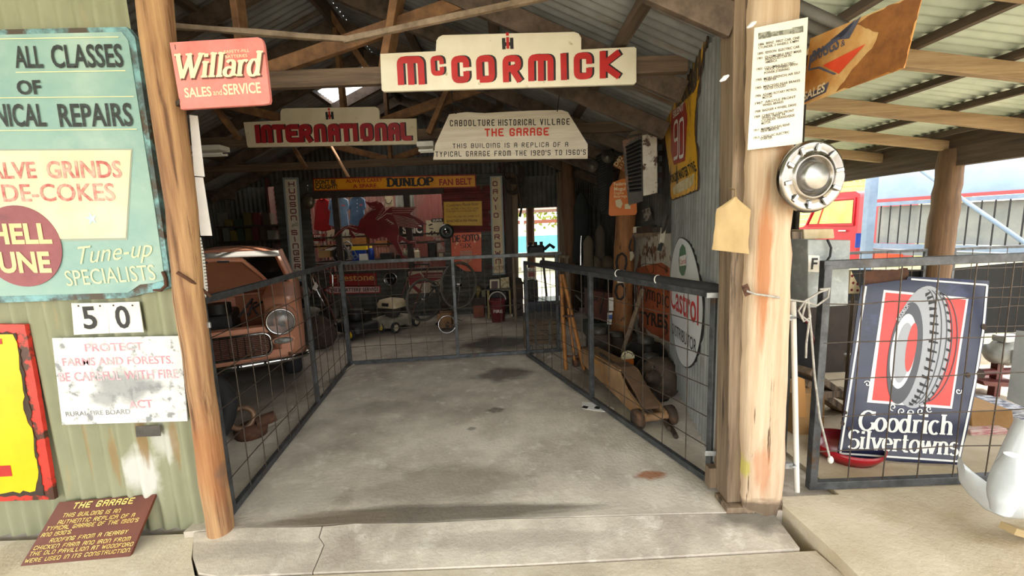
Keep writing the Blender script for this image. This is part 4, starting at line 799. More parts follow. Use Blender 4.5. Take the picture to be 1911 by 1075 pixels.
# things on the knotty post and side wall
f2 = Fr((1.3, 5.18, 0), (1, -.1, 0))
r = sign('bearing_card', 'orange cut-out advertising card for engine bearings, on the knotty post', f2, f2.P([(1138, 350), (1144, 340), (1160, 334), (1171, 333), (1172, 380), (1188, 379), (1189, 396), (1186, 401), (1139, 403), (1136, 400)]), .008, M('card_orange', 'd9772c', 'cf6c24', s=3, r=.5))
words(r, f2, M('card_cream', 'f0dcae', r=.5), [('Federal', (1146, 347), (1170, 345), 6.5, dict(wt=.015)), ('Mogul', (1146, 356), (1167, 355), 7, dict(wt=.015)), ('Engine', (1146, 362.5), (1164, 362), 5), ('Bearings', (1146, 369), (1170, 368), 5)], label='cream lettering')
mb = MB(); mb.flat(f2, f2.P([(1148, 374), (1158, 371), (1162, 380), (1158, 389), (1150, 385)]), .002); mb.flat(f2, f2.P([(1166, 381), (1176, 380), (1177, 390), (1166, 390)]), .002); mb.build('bearing_picture', M('card_pale', 'd8c8a0', r=.5), r, 'pale bearing shells')
f2 = Fr((1.3, 5.16, 0), (1, -.1, 0))
r = sign('number_plate', 'old orange number plate hung slantwise on the knotty post', f2, f2.P([(1163, 288), (1169, 293), (1166, 321), (1144, 309)]), .004, M('plate_orange', 'a8622c', '8c4c20', s=6, r=.5), 'number plate')
words(r, f2, M('plate_pale', 'e6cf9a', r=.5), [('D82', (1151, 311), (1163, 294), 8, dict(wt=.02)), ('217', (1158, 316), (1167, 302), 6)], label='pale characters')
def loop(name, lab, pts, rr, mat, y, cat, w=5): mb = MB(); mb.tube([Y(px, py, y) for px, py in pts], rr, 8, closed=True); return tag(mb.build(name, mat), lab, cat)
loop('fan_belt', 'upper black fan belt loop on the knotty post', [(1153, 508), (1150, 490), (1153, 477), (1161, 473), (1168, 479), (1169, 492), (1165, 508), (1159, 514)], .014, rubber, 5.185, 'belt')
loop('fan_belt', 'lower black fan belt loop on the knotty post', [(1151, 532), (1148, 545), (1152, 557), (1159, 559), (1165, 552), (1166, 538), (1160, 530)], .014, rubber, 5.185, 'belt')
f2 = Fr((1.3, 5.165, 0), (1, -.12, 0))
for pts, lab in (([(1152, 505), (1167, 504), (1167, 515), (1152, 516)], 'upper white price tag between the fan belts'), ([(1152, 517), (1167, 516), (1167, 528), (1152, 528)], 'lower white price tag between the fan belts'), ([(1135, 556), (1145, 555), (1145, 580), (1135, 580)], 'narrow white card left of the knotty post'), ([(1134, 584), (1143, 583), (1141, 606), (1133, 605)], 'blue and white packet left of the knotty post')):
    mb = MB(); mb.prism(f2, f2.P(pts), -.006, 0); q = [M('tag_white', 'd8d4cc', 'c4c0b6', s=20, r=.7)]
    if 'blue' in lab: mb.k = 1; c = f2.P([(1134.5, 588), (1143, 587), (1142, 596), (1134, 596)]); mb.flat(f2, c, .001); q.append(M('packet_blue', '2a4f8a', r=.5))
    tag(mb.build('price_tag' if 'tag' in lab else 'card' if 'card' in lab else 'packet', q), lab, 'tag')
# truck grilles on the side wall
g_ = thing('truck_grille', 'big truck grille with black louvres and rusty white flank, beside the knotty post', 'grille', Y(1200, 380, 4.55))
a = [Y(x, y, 4.5) for x, y in ((1164, 262), (1197, 252), (1199, 368), (1172, 382))]
fl_ = Fr(a[3], a[2]-a[3])
def q4(fr, pts): return fr.P(pts)
mb = MB(); f2 = Fr((0, 4.5, 0), (1, -.25, 0)); mb.prism(f2, f2.P([(1162, 262), (1172, 252), (1198, 247), (1200, 375), (1174, 383), (1168, 340)]), -.05, -.02); mb.build('frame', M('grille_grey', '3c3831', '2c2822', s=8, r=.6, c3='6b4a34', s3=6), g_)
for k in range(13):
    t = k/12; p, q = f2.pt(*f2.px(1168+t*6, 276+t*80), d=0), f2.pt(*f2.px(1196+t*1, 262+t*92), d=0); mb = MB(); mb.bar(p, q, .03, .012, up=(0, -.6, .8)); mb.build('louvre', blackp, g_)
mb = MB(); f3 = Fr(f2.pt(*f2.px(1198, 370), d=-.02), V(.75, -.45, 0)); mb.prism(f3, f3.P([(1198, 252), (1226, 246), (1227, 360), (1200, 366)]), -.04, 0); mb.build('flank', M('rusty_white_flank', 'c9c2b4', 'a89a86', s=6, r=.6, c3='4a3222', s3=9, lo3=.54, hi3=.58), g_, 'rusty white flank', bev=.006)
mb = MB(); mb.prism(f2, f2.P([(1162, 262), (1180, 244), (1226, 240), (1226, 247), (1198, 251)]), -.2, -.02); mb.build('hood_lip', M('grille_brown', '6a5a48', '4a3c2e', s=8, r=.7), g_)
for k in range(6):
    a = f3.px(1231, 256+20*k); mb = MB(); mb.box(f3.pt(*a, d=-.01), (.03, .03, .05)); mb.build('bracket', blackp, g_)
g_ = thing('truck_grille', 'narrow dark ribbed car grille with two lamps, hung left of the knotty post', 'grille', Y(1125, 400, 5.6))
f2 = Fr((0, 5.6, 0), (1, -.2, 0)); mb = MB(); mb.prism(f2, f2.P([(1112, 292), (1128, 283), (1146, 276), (1142, 370), (1132, 398), (1122, 400), (1115, 370)]), -.05, 0); mb.build('shell', M('grille_dark', '171614', '100f0e', s=8, r=.7, spec=.2), g_)
for k in range(22):
    t = k/21; p, q = f2.pt(*f2.px(1113+t*8, 296+t*98), d=.008), f2.pt(*f2.px(1134-t*4, 287+t*100), d=.008); mb = MB(); mb.cyl(p, q, .005, 6); mb.build('rib', M('dim_rib', '3a3833', '2a2825', s=9, r=.6), g_)
for x, y, R in ((1134, 293, 11), (1106, 310, 10)):
    c = f2.pt(*f2.px(x, y), d=.04); R = R/780*5.6; mb = MB(); mb.lathe([(R*.6, -.1), (R, -.02), (R*1.05, .0), (R*.95, .012), (0, .03)], c, f2.n, 20); mb.build('lamp', M('dull_lamp', '6a655c', '4a463e', s=6, r=.35, met=.5), g_)
# bits on the wall between post and door
f2 = Fr((1.66, 4.95, 0), (.3, -1, 0)); mb = MB(); mb.prism(f2, f2.P([(1198, 392), (1212, 387), (1218, 410), (1203, 413)]), -.006, 0); tag(mb.build('photograph', M('photo_print', '8a8378', '3c3833', s=18, lo=.45, hi=.55, r=.5)), 'small grey photograph propped on the ledge above the rusty tyre sign', 'picture')
f2 = Fr((1.62, 5.0, 0), (.3, -1, 0))
for pts, lab, mt in (([(1181, 424), (1188, 423), (1188, 434), (1181, 435)], 'small cream packet on the ledge', cream), ([(1190, 424), (1217, 420), (1217, 434), (1190, 437)], 'dark tin box on the ledge', rustdark), ([(1219, 424), (1232, 423), (1232, 434), (1219, 436)], 'small brown tin at the right end of the ledge', grease)):
    mb = MB(); mb.prism(f2, f2.P(pts), -.1, .02); tag(mb.build('tin', mt, bev=.004), lab, 'tin')
mb = MB(); mb.prism(f2, f2.P([(1180, 436), (1240, 433), (1240, 440), (1180, 443)]), -.12, .04); struct(mb.build('wall_ledge', plank_grey))
r = thing('hand_tool', 'white handled tool with a black grip hanging over the door edge', 'tool', Y(1232, 470, 3.6)); mb = MB(); mb.bar(Y(1246, 400, 3.55), Y(1236, 435, 3.6), .03, .02); mb.build('head', grease, r); mb = MB(); mb.bar(Y(1238, 425, 3.6), Y(1234, 455, 3.6), .04, .02); mb.build('handle', M('old_white_grip', 'b8b0a0', '8a8070', s=14, r=.6), r); mb = MB(); mb.bar(Y(1234, 453, 3.6), Y(1230, 468, 3.6), .04, .025); mb.build('grip', blackp, r)
loop('strap', 'dark strap loop right of the knotty post', [(1177, 450), (1182, 440), (1185, 452), (1184, 468), (1178, 470), (1174, 462)], .01, rubber, 4.9, 'strap')
mb = MB(); q = [Y(1178, 470, 4.9), Y(1180, 478, 4.88), Y(1177, 486, 4.9)]; mb.tube(q, [.02, .03, .012], 7); tag(mb.build('rag', M('old_rag', 'b0a690', '8c826c', s=14, r=.9)), 'knotted pale rag hanging beside the knotty post', 'rag')
mb = MB(); mb.bar(Y(1200, 540, 4.9), Y(1162, 660, 4.6)+V(0, 0, 0), .05, .03); tag(mb.build('plank', plank_grey), 'grey stick leaning beside the knotty post', 'plank')
# ---------------------------------------------------------------- the copper-coloured car
ca = math.radians(27); CS = V(math.cos(ca), math.sin(ca), 0); CB = V(-math.sin(ca), math.cos(ca), 0); C0 = V(-2.80, 3.79, 0)
def Lc(u, w, z): return C0+CS*u+CB*w+V(0, 0, z)
copper = M('copper_car_paint', 'cf9274', 'bd7e60', s=2, r=.32, spec=.6); coppermat = M('copper_inner_panel', 'cb8c6c', 'bb7c5e', s=3, r=.5)
r = thing('car', 'old copper-coloured saloon car with its bonnet up, behind the left gate', 'car', Lc(0, 1.9, 0))
def arch(w): return max([.3]+[c[1]+math.sqrt(max(0, .35**2-(w-c[0])**2)) for c in ((.68, .29), (2.85, .29)) if abs(w-c[0]) < .35])
def ztop(w): return .62+.33*min(1, max(0, w+.04)/.28)**.5 if w < .25 else .95+.05*min(1, (w-.25)/.8)
for s in (1, -1):
    rings = []; w = -.03
    while w < 3.45:
        k = min(1, (w+.05)/.3)**.5 if w < .25 else 1; k2 = 1-max(0, (w-3.1)/.6)**2*.35
        uo = (.62+.14*k)*k2; ui = .60-.18*k if w < 1.12 else .05; zb = max(arch(w), .46-.16*k); zt = ztop(w)-max(0, (w-2.9))*.12; rr = min(.09, (zt-zb)/2.2)
        zb = min(zb, zt-.06); sec = [(ui, zb), ((ui+uo)/2, zb), (uo-.02, zb), (uo, zb+rr*.5), (uo+.01, (zb+zt)/2), (uo-.015, zt-rr), (uo-.05, zt-rr*.35), (uo-.12, zt), ((ui+uo)/2, zt), (ui, zt-.01)]
        rings.append([Lc(s*u, w, z) for u, z in (sec if s > 0 else sec[::-1])]); w += .055
    mb = MB(); mb.loft(rings); mb.build('body_side', copper, r)
mb = MB(); mb.loft([[Lc(u, w, z) for u, z in ((-.66, .3), (.66, .3), (.66, .97), (-.66, .97))] for w in (1.12, 1.3, 3.2, 3.6)], False); mb.build('scuttle', copper, r)
mb = MB(); mb.loft([[Lc(u, w, z) for u, z in ((-.6, .36), (.6, .36), (.6, .46), (-.6, .46))] for w in (-.04, .05)], False); mb.loft([[Lc(u, w, z) for u, z in ((-.58, .64), (.58, .64), (.56, .70), (-.56, .70))] for w in (-.03, .1)], True); mb.build('nose_panel', copper, r, bev=.01)
mb = MB(); mb.box(Lc(0, .55, .36), (.8, 1.05, .06), R=ca); mb.build('engine_bay_floor', blackp, r)
mb = MB(); mb.box(Lc(0, .6, .6), (.28, .6, .4), R=ca); mb.cyl(Lc(.0, .5, .8), Lc(0, .5, .9), .12, 16); mb.build('engine', darkiron, r, bev=.03)
for k in range(3): mb = MB(); mb.tube([Lc(.25+.06*k, .9, .82), Lc(.3, .6, .9-.05*k), Lc(.2+.08*k, .25, .78)], .012, 6); mb.build('hose', rubber, r)
gp = rrect(-.47, .43, .47, .645, .07); gf = Fr(Lc(0, -.07, 0), CS)
mb = MB(); mb.tube([gf.pt(a, b, .005) for a, b in gp], .014, 8, True); mb.build('grille_surround', chrome, r)
mb = MB(); mb.prism(gf, gp, -.03, -.02); mb.build('grille_back', M('grille_maroon', '2e1712', r=.6), r)
for k in range(1, 12): mb = MB(); z = .43+.215*k/12; mb.bar(gf.pt(-.45, z, -.004), gf.pt(.45, z, -.004), .012, .006); mb.build('grille_slat', M('grille_copper', '8a5840', '6c3f2c', s=20, r=.35, met=.4), r)
for k in range(1, 14): mb = MB(); x = -.45+.9*k/14; mb.bar(gf.pt(x, .44, .004), gf.pt(x, .635, .004), .006, .012, up=gf.n); mb.build('grille_bar', chrome, r)
for s in (1, -1):
    c = Lc(s*.57, -.03, .735); ax = -CB
    mb = MB(); mb.lathe([(.15, -.16), (.152, -.05), (.142, .01), (.128, .03)], c, ax, 28); mb.build('lamp_pod', copper, r)
    h = MB(); h.lathe([(.128, .028), (.132, .042), (.116, .046), (.112, .036)], c, ax, 32); h = h.build('headlamp', chrome, r)
    mb = MB(); mb.lathe([(.112, .03), (.1, -.01), (.04, -.06), (0, -.065)], c, ax, 28); mb.build('reflector', alum, h)
    mb = MB(); mb.lathe([(.113, .036), (.08, .055), (.04, .063), (0, .065)], c, ax, 28); gm = M('lamp_glass', 'f2f4f6', r=.05); gm.node_tree.nodes['Principled BSDF'].inputs['Transmission Weight'].default_value = .85; mb.build('lens', gm, h)
    q = Lc(s*.575, -.055, .545); mb = MB(); mb.ball((0, 0, 0), 1); mb.v = [q+CS*(p.x*.085)+CB*(p.y*.03)+V(0, 0, p.z*.032) for p in mb.v]; mb.build('indicator', M('indicator_grey', '9a9a96', '6a6a68', s=30, r=.25), r)
    mb = MB(); mb.torus(Lc(s*.575, -.035, .545), CB, .06, .012, 24, 6, 1.0); mb.v = [Lc(0, 0, 0)+CS*((p-C0).dot(CS)*1+((p-C0).dot(CS)-s*.575)*.5)+CB*((p-C0).dot(CB))+V(0, 0, .545+(p.z-.545)*.55) for p in mb.v]; mb.build('indicator_rim', copper, r)
    for w in (.68, 2.85):
        mb = MB(); c = Lc(s*.62, w, .3); mb.lathe([(.19, -.08), (.27, -.085), (.3, -.06), (.305, 0), (.3, .06), (.27, .085), (.19, .08)], c, CS, 36); wh = mb.build('wheel', rubber, r, 'black tyre')
        mb = MB(); mb.lathe([(.19, .075), (.17, .05), (.1, .06), (.08, .085), (0, .09)], c, CS*s, 24); mb.build('rim', coppermat, wh)
mb = MB(); mb.tube([Lc(u, w, .365) for u, w in ((-.78, .22), (-.76, .0), (-.6, -.1), (0, -.14), (.6, -.1), (.76, .0), (.78, .22))], .028, 10); mb.build('bumper', chrome, r)
for u in (.2, .42): mb = MB(); mb.ball(Lc(u, -.16, .375), .022); mb.build('bumper_bolt', chrome, r)
# bonnet propped up
hf = [Lc(-.53, 1.1, .9), Lc(.53, 1.1, .9), Lc(.27, .5, 1.345), Lc(-.27, .5, 1.345)]
def hq(u, v): a = hf[0].lerp(hf[1], u); b = hf[3].lerp(hf[2], u); p = a.lerp(b, v); return p+(CB*.6+V(0, 0, .8))*(.03*math.sin(math.pi*v)*1+.02*math.sin(math.pi*u))
hn = (hf[1]-hf[0]).cross(hf[3]-hf[0]).normalized()
mb = MB(); mb.grid(hq, 10, 8); hd = mb.build('bonnet', coppermat, r, solid=.012)
mb = MB(); mb.tube([hq(*p)-V(0, 0, .012) for p in [(.02, .03), (.98, .03), (.98, .5), (.97, .97), (.5, .98), (.03, .97), (.02, .5)]], .02, 6, True); mb.build('bonnet_frame', copper, hd)
for u in (.35, .68): mb = MB(); mb.bar(hq(u-.09, .96)-V(0, 0, .02)-CB*.02, hq(u+.09, .96)-V(0, 0, .02)-CB*.02, .03, .02); mb.build('bonnet_slot', blackp, hd)
# roof, pillars, glass, white peak
rf = MB(); rf.grid(lambda u, v: Lc((-.56+1.12*u)*(1-.06*abs(2*v-1)), 1.5+1.35*v, 1.36+.05*math.sin(math.pi*u)*1+.045*math.sin(math.pi*v)-.05*abs(2*u-1)**4-.02*v), 14, 14); rf.build('roof', copper, r, solid=.03)
for s in (1, -1):
    for a, b in ((Lc(s*.68, 1.22, .96), Lc(s*.54, 1.5, 1.35)), (Lc(s*.69, 2.2, .97), Lc(s*.57, 2.2, 1.38)), (Lc(s*.66, 3.1, .95), Lc(s*.54, 2.85, 1.33))):
        mb = MB(); mb.bar(a, b, .05, .06); mb.build('pillar', copper, r, bev=.012)
    dg = M('car_glass', '10100f', r=.08); mb = MB(); mb.add([Lc(s*.67, 1.35, .99), Lc(s*.68, 2.2, .99), Lc(s*.56, 2.2, 1.35), Lc(s*.545, 1.55, 1.34)], [(0, 1, 2, 3)]); mb.build('side_window', dg, r)
mb = MB(); mb.grid(lambda u, v: Lc((-.66+1.32*u)*(1-.2*v), 1.24+.3*v-.05*math.sin(math.pi*u), .97+.38*v), 8, 4); mb.build('windscreen', M('car_glass', '10100f', r=.08), r)
mb = MB(); mb.grid(lambda u, v: Lc((-.57+1.14*u)*(1+.03*v), 1.5-.2*v-.04*math.sin(math.pi*u), 1.375-.055*v+.015*math.sin(math.pi*u)), 10, 3); mb.build('sun_visor', M('visor_white', 'cfccc4', r=.4), r, 'cream outside sun visor', solid=.012)
# floor things on the left
c = F(432, 865)+V(-.33, .12, .31); mb = MB(); ax = V(.9, -.35, 0).normalized()
mb.lathe([(.2, -.075), (.27, -.085), (.305, -.06), (.31, 0), (.305, .06), (.27, .085), (.2, .075), (.19, 0), (.2, -.075)], c, ax, 36); tag(mb.build('tyre', rubber), 'spare black tyre standing just inside the left gate by the post', 'tyre')
r = thing('pump_mechanism', 'rusty round pump mechanism on the floor inside the left gate', 'pump', F(475, 815)); c = F(470, 812)
mb = MB(); mb.lathe([(.0, 0), (.11, 0), (.12, .06), (.07, .1), (0, .1)], c, (0, 0, 1), 18); mb.build('base', rust, r)
mb = MB(); mb.torus(c+V(-.04, -.03, .16), (.4, -.8, .4), .08, .02, 24, 8); mb.build('ring', M('brown_brass', '8a6a50', '5c4433', s=9, r=.5, met=.3), r)
mb = MB(); mb.cyl(c+V(.05, .0, .1), c+V(.16, .08, .12), .045, 12); mb.build('barrel', rust, r, bev=0)
mb = MB(); mb.tube([F(499, 795, .02), F(530, 780, .02), F(550, 762, .02), F(556, 750, .03), F(575, 740, .02), F(610, 712, .02), F(640, 695, .02), F(660, 680, .02)], .012, 7); tag(mb.build('rope', M('pale_rope', 'a8a090', '857c6c', s=30, r=.9)), 'pale rope trailing over the floor behind the left gate', 'rope')
# dark sack near the gate corner
mb = MB(); c = F(586, 650); mb.ball(c+V(.06, .0, .2), .24, (1.1, .8, 1), 20)
for i, p in enumerate(mb.v): mb.v[i] = p+V(.02*math.sin(9*p.z+5*p.x), .02*math.sin(11*p.x), .025*math.sin(8*p.x+4*p.y) if p.z > .08 else max(0, .0-p.z)); mb.v[i].z = max(mb.v[i].z, .0)
tag(mb.build('sack', M('dark_sacking', '46392f', '2e2621', s=12, r=.95, bump=.4)), 'dark slumped sack on the floor behind the left gate', 'sack')
# ---------------------------------------------------------------- back wall signs
f2 = Fr((0, BY-.05, 0))
px = [(527, 331), (556, 331), (569, 526), (543, 524)]
r = sign('car_makers_board', 'tall narrow cream board lettered downwards with two car makers, left on the back wall', f2, f2.P(px), .02, M('board_edge_grey', '8f9a9a', r=.6))
f3 = Fr((0, BY-.052, 0)); mb = MB(); mb.prism(f3, f3.P([(531, 335), (553, 335), (565, 521), (547, 520)]), 0, .002); mb.build('face', M('board_cream', 'e2d8c4', 'cabfa8', s=4, r=.6), r, 'cream face')
mar = M('board_maroon', '7a2230', '64202a', s=9, r=.6)
def down(root, fr, mat, letters, x0, y0, x1, y1, h, w, wt=.2):
    n = len(letters); mb = MB()
    for i, c in enumerate(letters):
        if c == ' ': continue
        t = i/(n-1); x, y = x0+(x1-x0)*t, y0+(y1-y0)*t; ww = w*(.3 if c == 'I' else 1); A, B, Cc = fr.px(x-ww/2, y+h/2), fr.px(x+ww/2, y+h/2-.3), fr.px(x-ww/2-.5, y-h/2)
        lay(mb, fr, c, A, B, math.hypot(Cc[0]-A[0], Cc[1]-A[1]), font='b', wt=wt, d=.004)
    return mb.build('lettering', mat, root)
down(r, f3, mar, 'HUDSON', 544.5, 344, 549, 407, 9.5, 11); down(r, f3, mar, 'SINGER', 550, 434, 556, 497, 9.5, 11)
words(r, f3, signblack, [('AND', (545, 424), (557, 421), 6, dict(shear=.2, d=.004)), ('CARS', (548, 512), (562, 511), 7, dict(d=.004))], label='black lettering')
px = [(914, 329), (937, 328), (943, 512), (919, 513)]
r = sign('tractor_board', 'tall narrow cream board lettered downwards with a tractor maker, right on the back wall', f2, f2.P(px), .02, M('board_edge_grey', '8f9a9a', r=.6))
mb = MB(); mb.prism(f3, f3.P([(917, 331), (934, 330), (940, 510), (922, 511)]), 0, .002); mb.build('face', M('board_tan', 'd2c09c', 'b8a27a', s=4, r=.6), r, 'tan face')
down(r, f3, mar, 'DAVID', 924, 343, 926, 402, 9, 9); down(r, f3, mar, 'BROWN', 927, 427, 930, 488, 9.5, 10)
words(r, f3, mar, [('TRACTORS', (916, 505), (943, 503), 8, dict(d=.004))])
r = sign('fan_belt_sign', 'long yellow enamel sign for fan belts across the top of the back wall', f2, f2.P([(584, 333), (888, 325), (889, 350), (585, 357)]), .015, M('red_sign_rim', '8c2a1c', r=.5))
mb = MB(); mb.prism(f3, f3.P([(586, 335), (886, 327.5), (887, 348), (587, 355)]), 0, .002); mb.build('face', M('amber_enamel', 'e29a1c', 'd08a14', s=5, r=.4, c3='8a5a18', s3=9, lo3=.66, hi3=.7), r, 'amber face')
words(r, f3, signblack, [("DON'T BE", (589, 344), (627, 343), 8, dict(wt=.04)), ('CAUGHT!', (589, 353), (630, 352), 8, dict(wt=.04)), ('DUNLOP', (722, 348), (809, 346), 15, dict(font='s', wt=.34))], d=.004, label='black lettering')
words(r, f3, M('dark_sign_red', '9c2a1c', r=.5), [('ALWAYS CARRY', (646, 341), (714, 339), 7, dict(wt=.03)), ('A SPARE', (659, 351), (703, 349.5), 7, dict(wt=.03)), ('FAN BELT', (820, 346), (881, 344), 12, dict(wt=.03))], d=.004, label='red lettering')
r = sign('customer_notice', 'mustard yellow notice to customers beside the back opening', f2, f2.P([(828, 377), (899, 375), (900, 421), (829, 421)]), .01, M('mustard', 'c89a18', 'b48a14', s=5, r=.5))
mp = M('sign_brown', '4a3010', r=.6)
words(r, f2, mp, [('Customers Please Note', (833, 386), (892, 383), 6, dict(shear=.3)), ('ALL WORK STRICTLY CASH', (832, 392), (893, 390.5), 4), ('UNLESS PRIOR ARRANGEMENTS ARE MADE', (832, 396), (889, 394.5), 3), ('TOOLS WILL NOT BE LOANED OUT', (833, 407), (895, 405), 4), ('BANKCARD & VISA Welcome', (834, 415), (891, 413), 5, dict(wt=.015))], d=.002)
r = sign('car_sign', 'rusty orange tin car sign on the back wall below the mustard notice', f2, f2.P([(841, 435), (898, 433), (899, 507), (868, 506), (843, 490)]), .01, M('orange_tin', 'd0562a', 'b8481f', s=3, r=.5, c3='e0ac80', s3=4, lo3=.6, hi3=.63))
words(r, f2, M('brown_black_ink', '3a1a10', r=.6), [('DE SOTO', (844, 452), (894, 449), 12, dict(font='s', wt=.2)), ('SIX', (859, 463), (880, 462), 8, dict(font='s', wt=.2))], d=.002)
mb = MB(); mb.flat(f2, rough(f2.P([(858, 468), (881, 467), (881, 485), (870, 495), (858, 484)]), .006, .03, 3), .002); mb.build('picture', M('faded_picture', '9a6a5a', 'c88060', s=9, r=.6), r)
# winged horse cut-out in front of the opening
fh = Fr((0, BY-.12, 0)); Z = lambda pts: fh.P([(560+x/4.886, 340+y/4.886) for x, y in pts])
body = [(590, 178), (640, 186), (700, 172), (745, 190), (775, 230), (790, 280), (770, 330), (800, 370), (890, 400), (905, 440), (900, 480), (990, 535), (1040, 530), (1062, 560), (1045, 600), (1020, 590), (1030, 560), (990, 560), (930, 530), (900, 560), (905, 600), (940, 660), (975, 700), (930, 700), (880, 620), (850, 570), (790, 510), (750, 500), (690, 520), (630, 510), (585, 470), (500, 460), (460, 440), (510, 500), (490, 515), (455, 480), (445, 430), (420, 420), (380, 460), (320, 500), (290, 510), (340, 450), (430, 395), (500, 400), (530, 400), (545, 350), (590, 290), (660, 240), (640, 232), (625, 215)]
r = sign('winged_horse_sign', 'dark red cut-out of a leaping winged horse hung in front of the back opening', fh, Z(body), .012, M('horse_red', '6e1418', '571014', s=4, r=.4), part='body')
mb = MB(); f4 = Fr((0, BY-.134, 0)); Z4 = lambda pts: f4.P([(560+x/4.886, 340+y/4.886) for x, y in pts])
mb.prism(f4, Z4([(700, 345), (760, 285), (800, 250), (830, 228), (1065, 226), (1000, 290), (1080, 330), (1160, 385), (1070, 395), (1140, 420), (960, 415), (850, 395), (780, 395), (740, 385)]), 0, .01); mb.build('wing', M('horse_red', '6e1418'), r)
wl = M('horse_line', 'd8c8b0', 'b8a48c', s=20, r=.5)
f5 = Fr((0, BY-.147, 0)); Z5 = lambda pts: [f5.pt(*p) for p in f5.P([(560+x/4.886, 340+y/4.886) for x, y in pts])]
mb = MB()
for k in range(7): mb.tube(Z5([(850+6*k, 300+15*k), (960, 320+14*k), (1085-12*abs(k-3), 345+12*k)]), .0025, 4)
for k in range(3): mb.tube(Z5([(840, 240+20*k), (1050-25*k, 236+20*k)]), .0025, 4)
mb.tube(Z5([(705, 345), (745, 320), (790, 285), (840, 290)]), .004, 5)
for k in range(7): mb.tube(Z5([(775+9*k, 345+7*k-(k % 2)*12), (795+9*k, 335+6*k), (800+9*k, 352+6*k)]), .0025, 4)
mb.build('wing_line', wl, r, 'pale feather lines')
mb = MB(); mb.tube(Z5([(775, 225), (780, 260), (745, 300), (720, 330), (705, 345)]), .003, 4)
for k in range(9): mb.tube(Z5([(772-8*k, 232+13*k), (752-8*k, 230+13*k)]), .0025, 4)
mb.tube(Z5([(570, 330), (600, 290), (650, 255), (690, 245)]), .003, 4); mb.tube(Z5([(310, 500), (350, 455), (440, 405), (520, 430)]), .003, 4); mb.tube(Z5([(895, 480), (890, 540), (930, 620), (940, 670)]), .003, 4); mb.tube(Z5([(1000, 545), (1050, 540), (1056, 580)]), .003, 4); mb.tube(Z5([(700, 190), (712, 188), (716, 198)]), .003, 4); mb.tube(Z5([(645, 215), (655, 228), (680, 225)]), .0025, 4)
mb.build('body_line', wl, r, 'pale mane and outline strokes')
# low on the back wall
r = sign('tyre_maker_sign', 'dark red tyre maker sign low on the back wall above an arrow sign', f2, f2.P([(614, 506), (703, 505), (703, 535), (615, 536)]), .01, M('dim_red', '8a1d18', '74160f', s=5, r=.5))
words(r, f2, M('gold_letter', 'c89450', r=.5), [('Firestone', (620, 525), (698, 523), 13, dict(wt=.01))], d=.002)
r = sign('arrow_sign', 'pale pink arrow-shaped sign for tyre and battery service pointing left', f2, f2.P([(604, 542), (616, 533), (710, 533), (710, 547), (616, 549)]), .01, M('arrow_edge_red', '8a2320', r=.5))
mb = MB(); mb.flat(f2, f2.P([(607, 541.5), (617, 535), (708, 535), (708, 545), (617, 547)]), .001); mb.build('face', M('pale_pink', 'c8a8a0', 'b48e88', s=6, r=.6), r, 'pale pink face')
words(r, f2, M('ink_dark', '2a1a22', r=.6), [('TYRE & BATTERY SERVICE', (611, 545), (707, 543), 7, dict(wt=.02))], d=.003)
mb = MB(); c = f2.pt(*f2.px(730, 520), d=.02); mb.lathe([(.12, 0), (.125, .02), (.105, .03), (.09, .012), (.03, .02), (.02, .04), (0, .045)], c, f2.n, 36); r = tag(mb.build('hubcap', M('dark_hubcap', '2a2a2a', '1e1e1e', s=6, r=.3, met=.6)), 'small dark hubcap with a bright edge low on the back wall', 'hubcap')
mb = MB(); mb.torus(c+f2.n*.024, f2.n, .115, .009, 36, 8); mb.build('trim_ring', chrome, r)
r = sign('winged_sign', 'cream and maroon winged panel low on the back wall behind the bicycle', f2, f2.P([(761, 501), (826, 500), (827, 546), (764, 549)]), .01, M('dim_cream', 'b8a48c', 'a08c74', s=5, r=.6))
mb = MB(); mb.flat(f2, f2.P([(763, 515), (785, 509), (826, 508), (824, 520), (803, 526), (772, 531), (788, 544), (782, 548), (764, 532)]), .002); mb.build('wing_shape', darkred, r, 'maroon wing')
mb = MB()
for a, b in (((783, 509), (797, 524)),): mb.flat(f2, f2.P([a, (a[0]+4, a[1]), (b[0]+2, b[1]), (b[0]-2, b[1])]), .004)
for y in (513, 517): mb.flat(f2, f2.P([(797, y), (824, y-.5), (824, y+.5), (797, y+1)]), .004)
mb.build('stripe', M('dim_cream', 'b8a48c'), r, 'cream stripes')
mb = MB(); c = f2.pt(*f2.px(579, 378), d=.08); mb.lathe([(0, 0), (.05, 0), (.1, .03), (.125, .08), (.12, .1), (.06, .13), (0, .135)], c-f2.n*.06, f2.n, 24); tag(mb.build('old_headlamp', M('tarnished_dome', '6e6654', '4c4638', s=6, r=.35, met=.6)), 'tarnished round lamp on the back wall beside the red shirt', 'lamp')
c = f2.pt(*f2.px(834, 432), d=.05); r = thing('round_lamp', 'black round lamp with a bright centre at the right end of the back opening', 'lamp', c-V(0, 0, .14)); mb = MB(); mb.lathe([(0, -.03), (.12, -.02), (.135, 0), (.12, .03), (.07, .04), (.06, .03)], c, f2.n, 28); mb.build('body', M('lamp_green_black', '232a26', r=.4), r); mb = MB(); mb.lathe([(.06, .03), (.05, .045), (0, .055)], c, f2.n, 20); mb.build('glass', chrome, r)
